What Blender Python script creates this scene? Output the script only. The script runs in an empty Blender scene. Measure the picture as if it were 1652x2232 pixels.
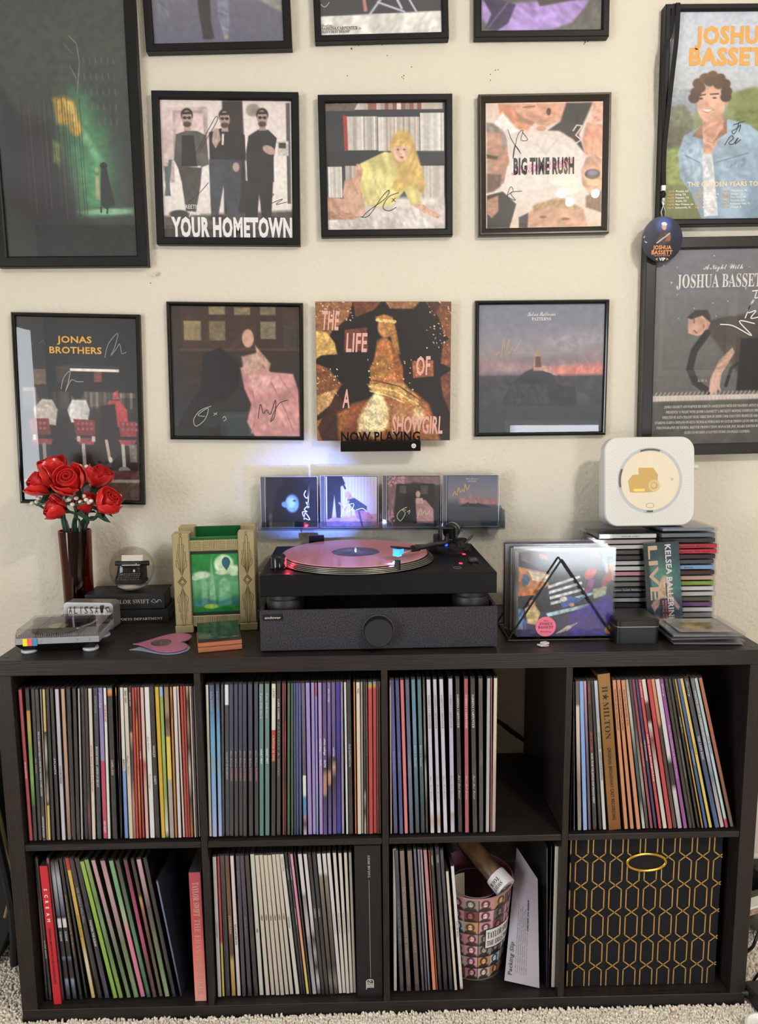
import bpy, math, random
import numpy as np
from mathutils import Vector, Matrix, Euler
PI = math.pi
SC = bpy.context.scene
COL = SC.collection
rng = random.Random(7)

# ------------------------------------------------------------------ camera
CAM = np.array([-0.03156, -1.29780, 1.18997])
RM = np.array([[0.99975881, -0.02010554, -0.00883655],
               [-0.01148904, -0.13589682, -0.99065638],
               [0.01871682, 0.99051897, -0.13609504]])      # rows: right, down, forward
FPX, PW, PH = 1583.65, 1652, 2232
cd = bpy.data.cameras.new('camera'); co = bpy.data.objects.new('camera', cd); COL.objects.link(co)
cd.sensor_fit = 'HORIZONTAL'; cd.sensor_width = 36.0; cd.lens = FPX / PW * 36.0
cd.clip_start = 0.02; cd.clip_end = 100
_m = Matrix.Identity(4)
for _i in range(3):
    _m[_i][0], _m[_i][1], _m[_i][2], _m[_i][3] = RM[0][_i], -RM[1][_i], -RM[2][_i], CAM[_i]
co.matrix_world = _m
SC.camera = co

# ------------------------------------------------------------------ world, daylight, exposure
wd = bpy.data.worlds.new('sky'); SC.world = wd; wd.use_nodes = True
_bg = wd.node_tree.nodes['Background']
_sky = wd.node_tree.nodes.new('ShaderNodeTexSky'); _sky.sky_type = 'HOSEK_WILKIE'
wd.node_tree.links.new(_sky.outputs[0], _bg.inputs[0]); _bg.inputs[1].default_value = 5.0


def area_light(name, loc, target, sx, sy, power, color):
    l = bpy.data.lights.new(name, 'AREA'); l.shape = 'RECTANGLE'; l.size = sx; l.size_y = sy
    l.energy = power; l.color = color
    o = bpy.data.objects.new(name, l); COL.objects.link(o); o.location = loc
    o.rotation_euler = (Vector(target) - Vector(loc)).to_track_quat('-Z', 'Y').to_euler()
    return o


area_light('daylight_patio', (1.285, -3.07, 0.69), (0.2, 0.3, 0.75), 0.60, 0.80, 22, (0.88, 0.94, 1.0))
area_light('left_fill_light', (-2.17, -2.15, 1.05), (-1.17, -2.15, 1.05), 1.36, 1.36, 55, (0.90, 0.95, 1.0))  # added soft fill, set in an invented window of the left wall

vs = SC.view_settings
vs.view_transform = 'Standard'; vs.look = 'None'; vs.gamma = 1.0; vs.use_curve_mapping = False; vs.exposure = 0.06
SC.display_settings.display_device = 'sRGB'
SC.cycles.max_bounces = 8; SC.cycles.transparent_max_bounces = 24; SC.cycles.diffuse_bounces = 4
SC.cycles.caustics_reflective = False; SC.cycles.caustics_refractive = False
SC.cycles.sample_clamp_indirect = 6.0


# ------------------------------------------------------------------ picture geometry
def _ray(u, v):
    return RM.T @ np.array([(u - PW / 2) / FPX, (v - PH / 2) / FPX, 1.0])


def at(u, v, Y):
    d = _ray(u, v); t = (Y - CAM[1]) / d[1]; return Vector(CAM + t * d)


def atz(u, v, Z):
    d = _ray(u, v); t = (Z - CAM[2]) / d[2]; return Vector(CAM + t * d)


WY = 0.36        # face of the back wall
ZT = 0.7433      # top of the cube shelf


# ------------------------------------------------------------------ colours and materials
def s2l(c):
    return c / 12.92 if c <= 0.04045 else ((c + 0.055) / 1.055) ** 2.4


def srgb(h):
    return [int(h[i:i + 2], 16) / 255 for i in (0, 2, 4)]


def lin(h):
    return tuple(s2l(c) for c in srgb(h)) + (1.0,)


_mats = {}


def mat(name, h='808080', rough=0.5, metal=0.0, spec=0.5, emit=None, estr=0.0, bump=None, coat=0.0, attr=False, var=None, trans=0.0):
    """var=(hex2, scale, (sx,sy,sz)) noise-mixes a second colour; bump=(strength, scale, (sx,sy,sz), dist)"""
    if name in _mats:
        return _mats[name]
    m = bpy.data.materials.new(name); m.use_nodes = True
    nt = m.node_tree; b = nt.nodes['Principled BSDF']
    b.inputs['Base Color'].default_value = lin(h)
    b.inputs['Roughness'].default_value = rough
    b.inputs['Metallic'].default_value = metal
    b.inputs['Specular IOR Level'].default_value = spec
    if coat:
        b.inputs['Coat Weight'].default_value = coat; b.inputs['Coat Roughness'].default_value = 0.06
    if trans:
        b.inputs['Transmission Weight'].default_value = trans
    if emit:
        b.inputs['Emission Color'].default_value = lin(emit); b.inputs['Emission Strength'].default_value = estr

    def noise(scale, st):
        tc = nt.nodes.new('ShaderNodeTexCoord'); mp = nt.nodes.new('ShaderNodeMapping'); mp.inputs['Scale'].default_value = st
        n = nt.nodes.new('ShaderNodeTexNoise'); n.inputs['Scale'].default_value = scale; n.inputs['Detail'].default_value = 3
        nt.links.new(tc.outputs['Object'], mp.inputs[0]); nt.links.new(mp.outputs[0], n.inputs['Vector'])
        return n
    if attr:
        a = nt.nodes.new('ShaderNodeAttribute'); a.attribute_name = 'Col'
        nt.links.new(a.outputs['Color'], b.inputs['Base Color'])
    if var:
        n = noise(var[1], var[2]); r = nt.nodes.new('ShaderNodeValToRGB')
        r.color_ramp.elements[0].position = 0.35; r.color_ramp.elements[0].color = lin(h)
        r.color_ramp.elements[1].position = 0.68; r.color_ramp.elements[1].color = lin(var[0])
        nt.links.new(n.outputs[0], r.inputs[0]); nt.links.new(r.outputs[0], b.inputs['Base Color'])
    if bump:
        n = noise(bump[1], bump[2]); bp = nt.nodes.new('ShaderNodeBump')
        bp.inputs['Strength'].default_value = bump[0]; bp.inputs['Distance'].default_value = bump[3]
        nt.links.new(n.outputs[0], bp.inputs['Height']); nt.links.new(bp.outputs[0], b.inputs['Normal'])
    _mats[name] = m
    return m


def glass(name, tint='ffffff', rough=0.02, base=0.045, edge=0.9, power=5.0):
    """thin clear sheet: see-through plus a mirror that grows at grazing angles"""
    if name in _mats:
        return _mats[name]
    m = bpy.data.materials.new(name); m.use_nodes = True; nt = m.node_tree; nt.nodes.clear()
    out = nt.nodes.new('ShaderNodeOutputMaterial'); mx = nt.nodes.new('ShaderNodeMixShader')
    t = nt.nodes.new('ShaderNodeBsdfTransparent'); t.inputs[0].default_value = lin(tint)
    g = nt.nodes.new('ShaderNodeBsdfGlossy'); g.inputs['Roughness'].default_value = rough
    lw = nt.nodes.new('ShaderNodeLayerWeight'); lw.inputs[0].default_value = 0.5
    pw = nt.nodes.new('ShaderNodeMath'); pw.operation = 'POWER'; pw.inputs[1].default_value = power
    ma = nt.nodes.new('ShaderNodeMath'); ma.operation = 'MULTIPLY_ADD'; ma.inputs[1].default_value = edge; ma.inputs[2].default_value = base
    nt.links.new(lw.outputs['Facing'], pw.inputs[0]); nt.links.new(pw.outputs[0], ma.inputs[0]); nt.links.new(ma.outputs[0], mx.inputs[0])
    nt.links.new(t.outputs[0], mx.inputs[1]); nt.links.new(g.outputs[0], mx.inputs[2]); nt.links.new(mx.outputs[0], out.inputs[0])
    _mats[name] = m
    return m


def ink(h, rough=0.5):
    return mat('ink_' + h, h, rough)


# ------------------------------------------------------------------ mesh builder
class MB:
    def __init__(s):
        s.v = []; s.f = []; s.c = []; s.sm = []

    def add(s, vs_, fs, col=None, sm=False):
        k = len(s.v); s.v.extend(tuple(p) for p in vs_)
        for f in fs:
            s.f.append(tuple(i + k for i in f)); s.c.append(col); s.sm.append(sm)
        return k

    def box(s, x0, x1, y0, y1, z0, z1, bev=0.0, col=None):
        if bev <= 0:
            V = [(x, y, z) for z in (z0, z1) for y in (y0, y1) for x in (x0, x1)]
            return s.add(V, [(0, 2, 3, 1), (4, 5, 7, 6), (0, 1, 5, 4), (2, 6, 7, 3), (0, 4, 6, 2), (1, 3, 7, 5)], col)
        X, Y, Z = (x0, x1), (y0, y1), (z0, z1); V = []; idx = {}
        for i in (0, 1):
            for j in (0, 1):
                for k in (0, 1):
                    p = (X[i], Y[j], Z[k]); d = (bev if i == 0 else -bev, bev if j == 0 else -bev, bev if k == 0 else -bev)
                    for a in range(3):
                        q = [p[b] + (d[b] if b != a else 0) for b in range(3)]
                        idx[i, j, k, a] = len(V); V.append(q)
        F = []
        for a in range(3):
            b, c = (a + 1) % 3, (a + 2) % 3
            for e in (0, 1):
                def ky(bb, cc):
                    t = [0, 0, 0]; t[a] = e; t[b] = bb; t[c] = cc; return idx[t[0], t[1], t[2], a]
                q = [ky(0, 0), ky(1, 0), ky(1, 1), ky(0, 1)]
                F.append(tuple(q if e else q[::-1]))
            for bb in (0, 1):
                for cc in (0, 1):
                    def ke(e, n):
                        t = [0, 0, 0]; t[a] = e; t[b] = bb; t[c] = cc; return idx[t[0], t[1], t[2], n]
                    q = [ke(0, b), ke(1, b), ke(1, c), ke(0, c)]
                    F.append(tuple(q if bb == cc else q[::-1]))
        for i in (0, 1):
            for j in (0, 1):
                for k in (0, 1):
                    q = [idx[i, j, k, 0], idx[i, j, k, 1], idx[i, j, k, 2]]
                    F.append(tuple(q if (i + j + k) % 2 else q[::-1]))
        return s.add(V, F, col)

    def lathe(s, prof, n=32, c=(0, 0, 0), M=None, col=None, sm=True, a0=0.0, a1=2 * PI):
        full = abs(a1 - a0 - 2 * PI) < 1e-6; m = n if full else n + 1; V = []
        for (r, z) in prof:
            for i in range(m):
                a = a0 + (a1 - a0) * i / n
                p = Vector((r * math.cos(a), r * math.sin(a), z))
                V.append((M @ p if M else p) + Vector(c))
        F = []
        for j in range(len(prof) - 1):
            for i in range(n):
                i2 = (i + 1) % m
                F.append((j * m + i, j * m + i2, (j + 1) * m + i2, (j + 1) * m + i))
        return s.add(V, F, col, sm)

    def tube(s, pts, r, n=8, closed=False, col=None, cap=True):
        P = [Vector(p) for p in pts]; N = len(P); V = []; R = r if isinstance(r, (list, tuple)) else [r] * N
        ref = None
        for i in range(N):
            if closed:
                t = (P[(i + 1) % N] - P[i - 1]).normalized()
            else:
                t = (P[min(i + 1, N - 1)] - P[max(i - 1, 0)]).normalized()
            if ref is None:
                ref = t.orthogonal().normalized()
            ref = (ref - t * ref.dot(t)).normalized(); b = t.cross(ref)
            for k in range(n):
                a = 2 * PI * k / n; V.append(P[i] + (ref * math.cos(a) + b * math.sin(a)) * R[i])
        F = []
        for i in range(N if closed else N - 1):
            for k in range(n):
                a, b2 = i * n + k, i * n + (k + 1) % n; j = ((i + 1) % N) * n
                F.append((a, b2, j + (k + 1) % n, j + k))
        if cap and not closed:
            F.append(tuple(range(n))[::-1]); F.append(tuple((N - 1) * n + k for k in range(n)))
        return s.add(V, F, col, True)

    def prism(s, poly, y0, y1, col=None, sm=False):
        """poly of (x,z) extruded along y"""
        n = len(poly); V = [(p[0], y0, p[1]) for p in poly] + [(p[0], y1, p[1]) for p in poly]
        F = [tuple(range(n)), tuple(range(2 * n - 1, n - 1, -1))]
        s.add(V, F, col)
        return s.add(V, [(i, i + n, (i + 1) % n + n, (i + 1) % n) for i in range(n)], col, sm)

    def slab(s, poly, z0, z1, col=None, sm=False):
        """poly of (x,y) extruded along z"""
        n = len(poly); V = [(p[0], p[1], z0) for p in poly] + [(p[0], p[1], z1) for p in poly]
        s.add(V, [tuple(range(n))[::-1], tuple(range(n, 2 * n))], col)
        return s.add(V, [(i, (i + 1) % n, (i + 1) % n + n, i + n) for i in range(n)], col, sm)

    def grid(s, fn, nu, nv, col=None, sm=True, wrap=False):
        V = [fn(i / nu, j / nv) for j in range(nv + 1) for i in range(nu + 1)]; w = nu + 1
        return s.add(V, [(j * w + i, j * w + i + 1, (j + 1) * w + i + 1, (j + 1) * w + i) for j in range(nv) for i in range(nu)], col, sm)

    def sphere(s, c, r, n=12, sc=(1, 1, 1), col=None, lo=-PI / 2, hi=PI / 2):
        return s.grid(lambda u, v: (c[0] + sc[0] * r * math.cos(lo + (hi - lo) * v) * math.cos(2 * PI * u),
                                    c[1] + sc[1] * r * math.cos(lo + (hi - lo) * v) * math.sin(2 * PI * u),
                                    c[2] + sc[2] * r * math.sin(lo + (hi - lo) * v)), n * 2, n, col)

    def xf(s, M, k=0):
        s.v[k:] = [tuple(M @ Vector(p)) for p in s.v[k:]]
        return s

    def mesh(s, name):
        me = bpy.data.meshes.new(name); me.from_pydata(s.v, [], s.f)
        if any(s.sm):
            me.polygons.foreach_set('use_smooth', s.sm); me.set_sharp_from_angle(angle=0.7)
        if any(c is not None for c in s.c):
            a = me.color_attributes.new('Col', 'FLOAT_COLOR', 'CORNER'); d = []
            for f, c in zip(s.f, s.c):
                if c is None:
                    c = (0.2, 0.2, 0.2, 1)
                if isinstance(c[0], (tuple, list)):
                    for q in c:
                        d.extend(q)
                else:
                    d.extend(tuple(c) * len(f))
            a.data.foreach_set('color', d)
        return me

    def build(s, name, m, parent=None, loc=None, rot=None):
        return link(name, s.mesh(name), m, parent, loc, rot)


def link(name, me, m, parent=None, loc=None, rot=None):
    o = bpy.data.objects.new(name, me); COL.objects.link(o)
    if m is not None:
        me.materials.clear(); me.materials.append(m)
    if parent is not None:
        o.parent = parent
    if loc is not None:
        o.location = loc
    if rot is not None:
        o.rotation_euler = rot
    return o


def tag(o, label, cat, group=None, kind=None):
    o['label'] = label; o['category'] = cat
    if group:
        o['group'] = group
    if kind:
        o['kind'] = kind
    return o


def thing(name, label, cat, loc=(0, 0, 0), rot=(0, 0, 0), group=None):
    o = bpy.data.objects.new(name, None); COL.objects.link(o); o.empty_display_size = 0.02
    o.location = loc; o.rotation_euler = rot
    return tag(o, label, cat, group)


def struct(name, mb, m):
    o = mb.build(name, m); o['kind'] = 'structure'; return o


def rrect(x0, x1, z0, z1, r, n=6):
    P = []
    for cx, cz, a in ((x1 - r, z1 - r, 0), (x0 + r, z1 - r, 90), (x0 + r, z0 + r, 180), (x1 - r, z0 + r, 270)):
        for i in range(n + 1):
            t = math.radians(a + 90 * i / n); P.append((cx + r * math.cos(t), cz + r * math.sin(t)))
    return P


def spline(pts, k=6):
    P = [Vector(p) for p in pts]; out = []
    for i in range(len(P) - 1):
        a, b, c, d = P[max(i - 1, 0)], P[i], P[i + 1], P[min(i + 2, len(P) - 1)]
        for j in range(k):
            t = j / k
            out.append(0.5 * ((2 * b) + (c - a) * t + (2 * a - 5 * b + 4 * c - d) * t * t + (3 * b - a - 3 * c + d) * t ** 3))
    return out + [P[-1]]


# ------------------------------------------------------------------ lettering: glyphs cut once from the built-in type
UP, LO, DG = 'ABCDEFGHIJKLMNOPQRSTUVWXYZ', 'abcdefghijklmnopqrstuvwxyz', '0123456789'
_FONTS = {  # name: (letters cut, upper / lower code points, outline offset)
    'sans': (UP + LO + DG + ".,'&+-/:!?*\"<>()\u2665\u2605", None, 0.0), 'bold': (UP + LO + DG + ".,'&+-:<>\"", None, 0.024), 'heavy': (UP + DG, None, 0.048),
    'serif': ('ABCDEFGHIJKLMNOPRSTUVWXYZabcdefhiklmnoprstuvwyz', (0x1D400, 0x1D41A), 0.0), 'script': ('ABDEFGHIJKLMNOPRSTWYabdefghiklmnoprstuwxy', (0x1D4D0, 0x1D4EA), 0.0)}
GL = {}


def _cut_glyphs():
    SP = 3.0
    for fn, (chars, mp, off) in _FONTS.items():
        lines = ['|', '   |'] + [(c if mp is None else chr(mp[0] + ord(c) - 65) if c.isupper() else chr(mp[1] + ord(c) - 97)) + '   |' for c in chars]
        cu = bpy.data.curves.new('type', 'FONT'); cu.body = '\n'.join(lines); cu.space_line = SP; cu.resolution_u = 2; cu.offset = off
        o = bpy.data.objects.new('type', cu); me = bpy.data.meshes.new_from_object(o)
        n = len(me.vertices); co_ = np.empty(n * 3); me.vertices.foreach_get('co', co_); co_ = co_.reshape(-1, 3)
        me.calc_loop_triangles(); T = np.empty(len(me.loop_triangles) * 3, int); me.loop_triangles.foreach_get('vertices', T); T = T.reshape(-1, 3)
        row = np.rint((0.3 - co_[:, 1]) / SP).astype(int); trow = row[T[:, 0]]
        bar = co_[row == 0]; lsb = bar[:, 0].min(); bw = bar[:, 0].max() - lsb
        sp3 = co_[row == 1][:, 0].min() - lsb; GL['space'] = sp3 / 3
        for i, c in enumerate(chars):
            vi = np.where(row == i + 2)[0]
            xm = co_[vi, 0].max(); barset = set(vi[co_[vi, 0] > xm - bw - 0.01]); adv = xm - bw - lsb - sp3
            tt = [t for t in T[trow == i + 2] if not (t[0] in barset and t[1] in barset)]
            use = sorted({int(a) for t in tt for a in t}); mp2 = {a: k for k, a in enumerate(use)}
            pts = co_[use][:, :2].copy() if use else np.zeros((0, 2)); pts[:, 1] += (i + 2) * SP
            GL[fn, c] = (pts, [tuple(mp2[int(a)] for a in t) for t in tt], adv + off)
        bpy.data.objects.remove(o); bpy.data.curves.remove(cu); bpy.data.meshes.remove(me)


_cut_glyphs()


def text2d(s, font='sans', track=0.0):
    """(points Nx2 with cap height 1, triangles); runs from x = 0"""
    P = []; T = []; x = 0.0; k = 0
    for c in s:
        if c == ' ':
            x += GL['space'] + track; continue
        g = GL.get((font, c)) or GL.get(('bold' if font == 'heavy' else 'sans', c))
        if g is None:
            continue
        P.append(g[0] + [x, 0]); T += [tuple(a + k for a in t) for t in g[1]]; k += len(g[0]); x += g[2] + track
    P = np.concatenate(P) if P else np.zeros((0, 2))
    cap = 0.7 if font in ('serif', 'script') else 0.72
    return P / cap, T


def lettering(parent, s, x, z, cap, colour, font='sans', align='L', width=None, y=0.0, ang=0.0, track=0.0, shear=0.0, name='lettering', m=None, M=None, parts=None):
    """flat letters in the x-z plane (facing -y); (x,z) start / centre / end of the baseline"""
    P, T = text2d(s, font, track)
    if len(P) == 0:
        return None
    P = P * cap; x0, x1 = P[:, 0].min(), P[:, 0].max()
    P[:, 0] -= x0; w = max(x1 - x0, 1e-9)
    if width:
        P[:, 0] *= width / w; w = width
    P[:, 0] -= {'L': 0, 'C': w / 2, 'R': w}[align]
    P[:, 0] += P[:, 1] * shear
    c, sn = math.cos(ang), math.sin(ang)
    V = [(x + a * c - b * sn, y, z + a * sn + b * c) for a, b in P]
    if M is not None:
        V = [M @ Vector(v) for v in V]
    if parts is not None:
        parts.add(V, T); return None
    me = bpy.data.meshes.new(name); me.from_pydata([tuple(v) for v in V], [], T)
    return link(name, me, m or ink(colour), parent)


def ribbon(parent, strokes, width, colour, y=0.0, name='signature', m=None, closed=False):
    """pen strokes in the x-z plane"""
    mb = MB()
    for pts in strokes:
        S = spline([(p[0], 0, p[1]) for p in pts], 5)
        V = []
        for i, p in enumerate(S):
            t = (S[min(i + 1, len(S) - 1)] - S[max(i - 1, 0)]); nrm = Vector((-t.z, 0, t.x))
            nrm = nrm.normalized() if nrm.length > 1e-9 else Vector((1, 0, 0))
            V += [p + nrm * width / 2 + Vector((0, y, 0)), p - nrm * width / 2 + Vector((0, y, 0))]
        mb.add(V, [(2 * i, 2 * i + 1, 2 * i + 3, 2 * i + 2) for i in range(len(S) - 1)])
    return mb.build(name, m or ink(colour), parent)


# ------------------------------------------------------------------ flat print: colour masses painted on a fine grid
def paint(ops, rect, w, h, nx, seed=1):
    """ops use picture coordinates inside rect=(x0,y0,x1,y1); gives a mesh w x h in x-z with print colours"""
    x0, y0, x1, y1 = rect; ny = max(2, int(nx * h / w))
    X, Y = np.meshgrid(np.linspace(x0, x1, nx + 1), np.linspace(y0, y1, ny + 1))
    I = np.zeros(X.shape + (3,)); R = np.random.RandomState(seed); px = (x1 - x0) / nx

    def over(mask, c):
        I[:] = I * (1 - mask[..., None]) + np.array(srgb(c)) * mask[..., None]
    def weave(mask, cs, ang):      # soft folds and tone changes inside a colour mass
        ca, sa = math.cos(ang), math.sin(ang); P_, Q_ = (X * ca + Y * sa) / (cs * 2.2), (-X * sa + Y * ca) / cs; P_, Q_ = P_ - P_.min(), Q_ - Q_.min()
        G = R.rand(int(Q_.max()) + 3, int(P_.max()) + 3) - .5; ix, iy = P_.astype(int), Q_.astype(int); tx, ty = P_ - ix, Q_ - iy; tx, ty = tx * tx * (3 - 2 * tx), ty * ty * (3 - 2 * ty)
        N = G[iy, ix] * (1 - tx) * (1 - ty) + G[iy, ix + 1] * tx * (1 - ty) + G[iy + 1, ix] * (1 - tx) * ty + G[iy + 1, ix + 1] * tx * ty
        I[:] = np.clip(I * (1 + .20 * (N * mask)[..., None]), 0, 1)
    for op in ops:
        k = op[0]
        if k == 'bg':
            st = op[1:]; n = len(st); t = (Y - y0) / (y1 - y0) * (n - 1); i = np.clip(t.astype(int), 0, max(n - 2, 0)); f = (t - i)[..., None]
            C = np.array([srgb(c) for c in st] + [srgb(st[-1])]); I[:] = C[i] * (1 - f) + C[i + 1] * f
        elif k == 'e':       # cx cy rx ry col soft ang alpha
            cx, cy, rx, ry, c = op[1:6]; so = op[6] if len(op) > 6 else 0.1; an = math.radians(op[7]) if len(op) > 7 else 0; al = op[8] if len(op) > 8 else 1
            dx, dy = X - cx, Y - cy; a = dx * math.cos(an) + dy * math.sin(an); b = -dx * math.sin(an) + dy * math.cos(an)
            d = np.sqrt((a / rx) ** 2 + (b / ry) ** 2); m_ = np.clip((1 + so / 2 - d) / max(so, px / min(rx, ry)), 0, 1) * al; over(m_, c)
            if min(rx, ry) > 8 * px:
                weave(m_, max(min(rx, ry) / 2.2, 3 * px), R.uniform(0, 3.1))
        elif k == 'p':       # points col soft(px) alpha
            pts = op[1]; c = op[2]; so = max(op[3] if len(op) > 3 else px, px); al = op[4] if len(op) > 4 else 1
            ins = np.zeros(X.shape, bool); dmin = np.full(X.shape, 1e9); n = len(pts)
            for i in range(n):
                (ax, ay), (bx_, by_) = pts[i], pts[(i + 1) % n]
                cr = ((ay > Y) != (by_ > Y)) & (X < (bx_ - ax) * (Y - ay) / ((by_ - ay) or 1e-9) + ax); ins ^= cr
                L = (bx_ - ax) ** 2 + (by_ - ay) ** 2 or 1e-9; t = np.clip(((X - ax) * (bx_ - ax) + (Y - ay) * (by_ - ay)) / L, 0, 1)
                dmin = np.minimum(dmin, np.hypot(X - ax - t * (bx_ - ax), Y - ay - t * (by_ - ay)))
            sd = np.where(ins, dmin, -dmin); m_ = np.clip(0.5 + sd / so, 0, 1) * al; over(m_, c); inr = dmin[ins].max() if ins.any() else 0
            if inr > 4 * px:
                weave(m_, max(inr / 1.6, 3 * px), R.uniform(0, 3.1)); weave(m_, max(inr / 4.5, 2 * px), R.uniform(0, 3.1))
        elif k == 'l':       # points width col alpha
            pts, wd_, c = op[1:4]; al = op[4] if len(op) > 4 else 1; dmin = np.full(X.shape, 1e9)
            for (ax, ay), (bx_, by_) in zip(pts[:-1], pts[1:]):
                L = (bx_ - ax) ** 2 + (by_ - ay) ** 2 or 1e-9; t = np.clip(((X - ax) * (bx_ - ax) + (Y - ay) * (by_ - ay)) / L, 0, 1)
                dmin = np.minimum(dmin, np.hypot(X - ax - t * (bx_ - ax), Y - ay - t * (by_ - ay)))
            over(np.clip(0.5 + (wd_ / 2 - dmin) / px, 0, 1) * al, c)
        elif k == 'v':       # x0 y0 x1 y1 n colours : upright stripes
            a, b, c_, d, n, cs = op[1:7]; al = op[7] if len(op) > 7 else 1; idx = np.clip(((X - a) / (c_ - a) * n).astype(int), 0, n - 1); pick = R.randint(0, len(cs), n)
            C = np.array([srgb(q) for q in cs])[pick] * (0.85 + 0.15 * R.rand(n))[:, None]; M_ = ((X >= a) & (X <= c_) & (Y >= b) & (Y <= d))[..., None] * al
            I[:] = I * (1 - M_) + C[idx] * M_
        elif k == 'n':       # mottling: amplitude, cell size px, (optional box)
            am, cs = op[1:3]; gx, gy = int((x1 - x0) / cs) + 3, int((y1 - y0) / cs) + 3; G = R.rand(gy, gx) - 0.5
            fx, fy = (X - x0) / cs, (Y - y0) / cs; ix, iy = fx.astype(int), fy.astype(int); tx, ty = fx - ix, fy - iy
            N = G[iy, ix] * (1 - tx) * (1 - ty) + G[iy, ix + 1] * tx * (1 - ty) + G[iy + 1, ix] * (1 - tx) * ty + G[iy + 1, ix + 1] * tx * ty
            if len(op) > 3:
                a, b, c_, d = op[3]; N = N * ((X >= a) & (X <= c_) & (Y >= b) & (Y <= d))
            I[:] = np.clip(I * (1 + 2 * am * N[..., None]), 0, 1)
        elif k == 'd':       # scattered dots n r col box
            n, r, c, (a, b, c_, d) = op[1:5]
            for _ in range(n):
                over((np.hypot(X - R.uniform(a, c_), Y - R.uniform(b, d)) < r * R.uniform(.6, 1.2)).astype(float), c)
    L = np.where(I <= 0.04045, I / 12.92, ((I + 0.055) / 1.055) ** 2.4)
    xs = (X - x0) / (x1 - x0) * w - w / 2; zs = h / 2 - (Y - y0) / (y1 - y0) * h
    return grid_mesh('print', xs, np.zeros_like(xs), zs, L)


def grid_mesh(name, xs, ys, zs, L):
    n1, n2 = xs.shape; V = np.stack([xs, ys, zs], -1).reshape(-1, 3)
    q = (np.arange(n1 - 1)[:, None] * n2 + np.arange(n2 - 1)[None]).ravel()
    F = np.stack([q, q + n2, q + n2 + 1, q + 1], -1)
    me = bpy.data.meshes.new(name); me.vertices.add(len(V)); me.vertices.foreach_set('co', V.ravel())
    me.loops.add(F.size); me.loops.foreach_set('vertex_index', F.ravel()); me.polygons.add(len(F))
    me.polygons.foreach_set('loop_start', np.arange(len(F)) * 4); me.update(calc_edges=True)
    a = me.color_attributes.new('Col', 'FLOAT_COLOR', 'POINT'); C = np.ones((len(V), 4)); C[:, :3] = L.reshape(-1, 3); a.data.foreach_set('color', C.ravel())
    return me


M_PRINT = mat('printed_paper', rough=0.45, attr=True)
M_CARD = mat('printed_card', rough=0.38, attr=True)
M_GLASS = glass('picture_glass', rough=0.012, base=0.05)
M_CASE = glass('clear_plastic', 'f4f6f8', rough=0.04, base=0.06)
M_SLEEVE = glass('poly_sleeve', 'fafafa', rough=0.10, base=0.065, edge=0.8, power=3.0)
M_BLACKF = mat('black_frame_paint', '0b0b0b', 0.45, spec=0.3)
M_BLACKG = mat('black_gloss_frame', '0b0b0c', 0.14)
M_BLACKP = mat('black_plastic', '111113', 0.45)
M_DARKM = mat('matte_black', '19191b', 0.62)
M_WHITE = mat('white_plastic', 'ecebe8', 0.4)
M_CHROME = mat('bright_steel', 'd8d8da', 0.18, metal=1.0)
# ------------------------------------------------------------------ the room
RX0, RX1, RY0, RZ = -2.2, 2.8, -3.1, 2.44
M_WALL = mat('cream_wall_paint', 'dad2c2', 0.6, spec=0.3, bump=(0.5, 95, (1, 1, 1), 0.006))
M_CEIL = mat('ceiling_paint', 'e9e6de', 0.8)
M_TRIM = mat('white_trim_paint', 'e9e6df', 0.4)
M_CARPET = mat('beige_carpet', 'd9c8b2', 0.95, spec=0.1, var=('b8a48c', 260, (1, 1, 1)), bump=(0.8, 300, (1, 1, 1), 0.006))
b = MB(); b.box(RX0, RX1, WY, WY + 0.1, -0.05, RZ); wall = struct('wall_back', b, M_WALL)
b = MB(); b.box(RX0 - 0.1, RX0, RY0 - 0.1, -2.9, -0.05, RZ); b.box(RX0 - 0.1, RX0, -1.4, WY + 0.1, -0.05, RZ); b.box(RX0 - 0.1, RX0, -2.9, -1.4, -0.05, 0.3); b.box(RX0 - 0.1, RX0, -2.9, -1.4, 1.8, RZ); struct('wall_left', b, M_WALL)
b = MB(); b.box(RX1, RX1 + 0.1, RY0 - 0.1, WY + 0.1, -0.05, RZ); struct('wall_right', b, M_WALL)
b = MB(); b.box(RX0 - 0.1, RX1 + 0.1, RY0 - 0.1, WY + 0.1, RZ, RZ + 0.1); struct('ceiling', b, M_CEIL)
b = MB(); b.box(RX0 - 0.1, RX1 + 0.1, RY0 - 0.1, WY + 0.1, -0.1, 0.0); struct('floor', b, M_CARPET)
# front wall (behind the camera) with two window openings
w1 = (-2.9, -1.4, 0.3, 1.8); w4 = (-1.06, -0.80, 0.3, 1.20); w2 = (0.95, 1.62, 0.25, 1.13); w3 = (2.0, 2.55, 1.42, 2.0)
b = MB(); xs = sorted({RX0, RX1, w2[0], w2[1], w3[0], w3[1], w4[0], w4[1]}); zs_ = sorted({-0.05, RZ, w2[2], w2[3], w3[2], w3[3], w4[2], w4[3]})
for i in range(len(xs) - 1):
    for j in range(len(zs_) - 1):
        mx_, mz_ = (xs[i] + xs[i + 1]) / 2, (zs_[j] + zs_[j + 1]) / 2
        if not any(w[0] < mx_ < w[1] and w[2] < mz_ < w[3] for w in (w2, w3, w4)):
            b.box(xs[i], xs[i + 1], RY0 - 0.1, RY0, zs_[j], zs_[j + 1])
struct('wall_front', b, mat('darkened_wall_paint', '80766a', 0.7))  # unseen wall, darkened to cut haze in the picture glass
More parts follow.
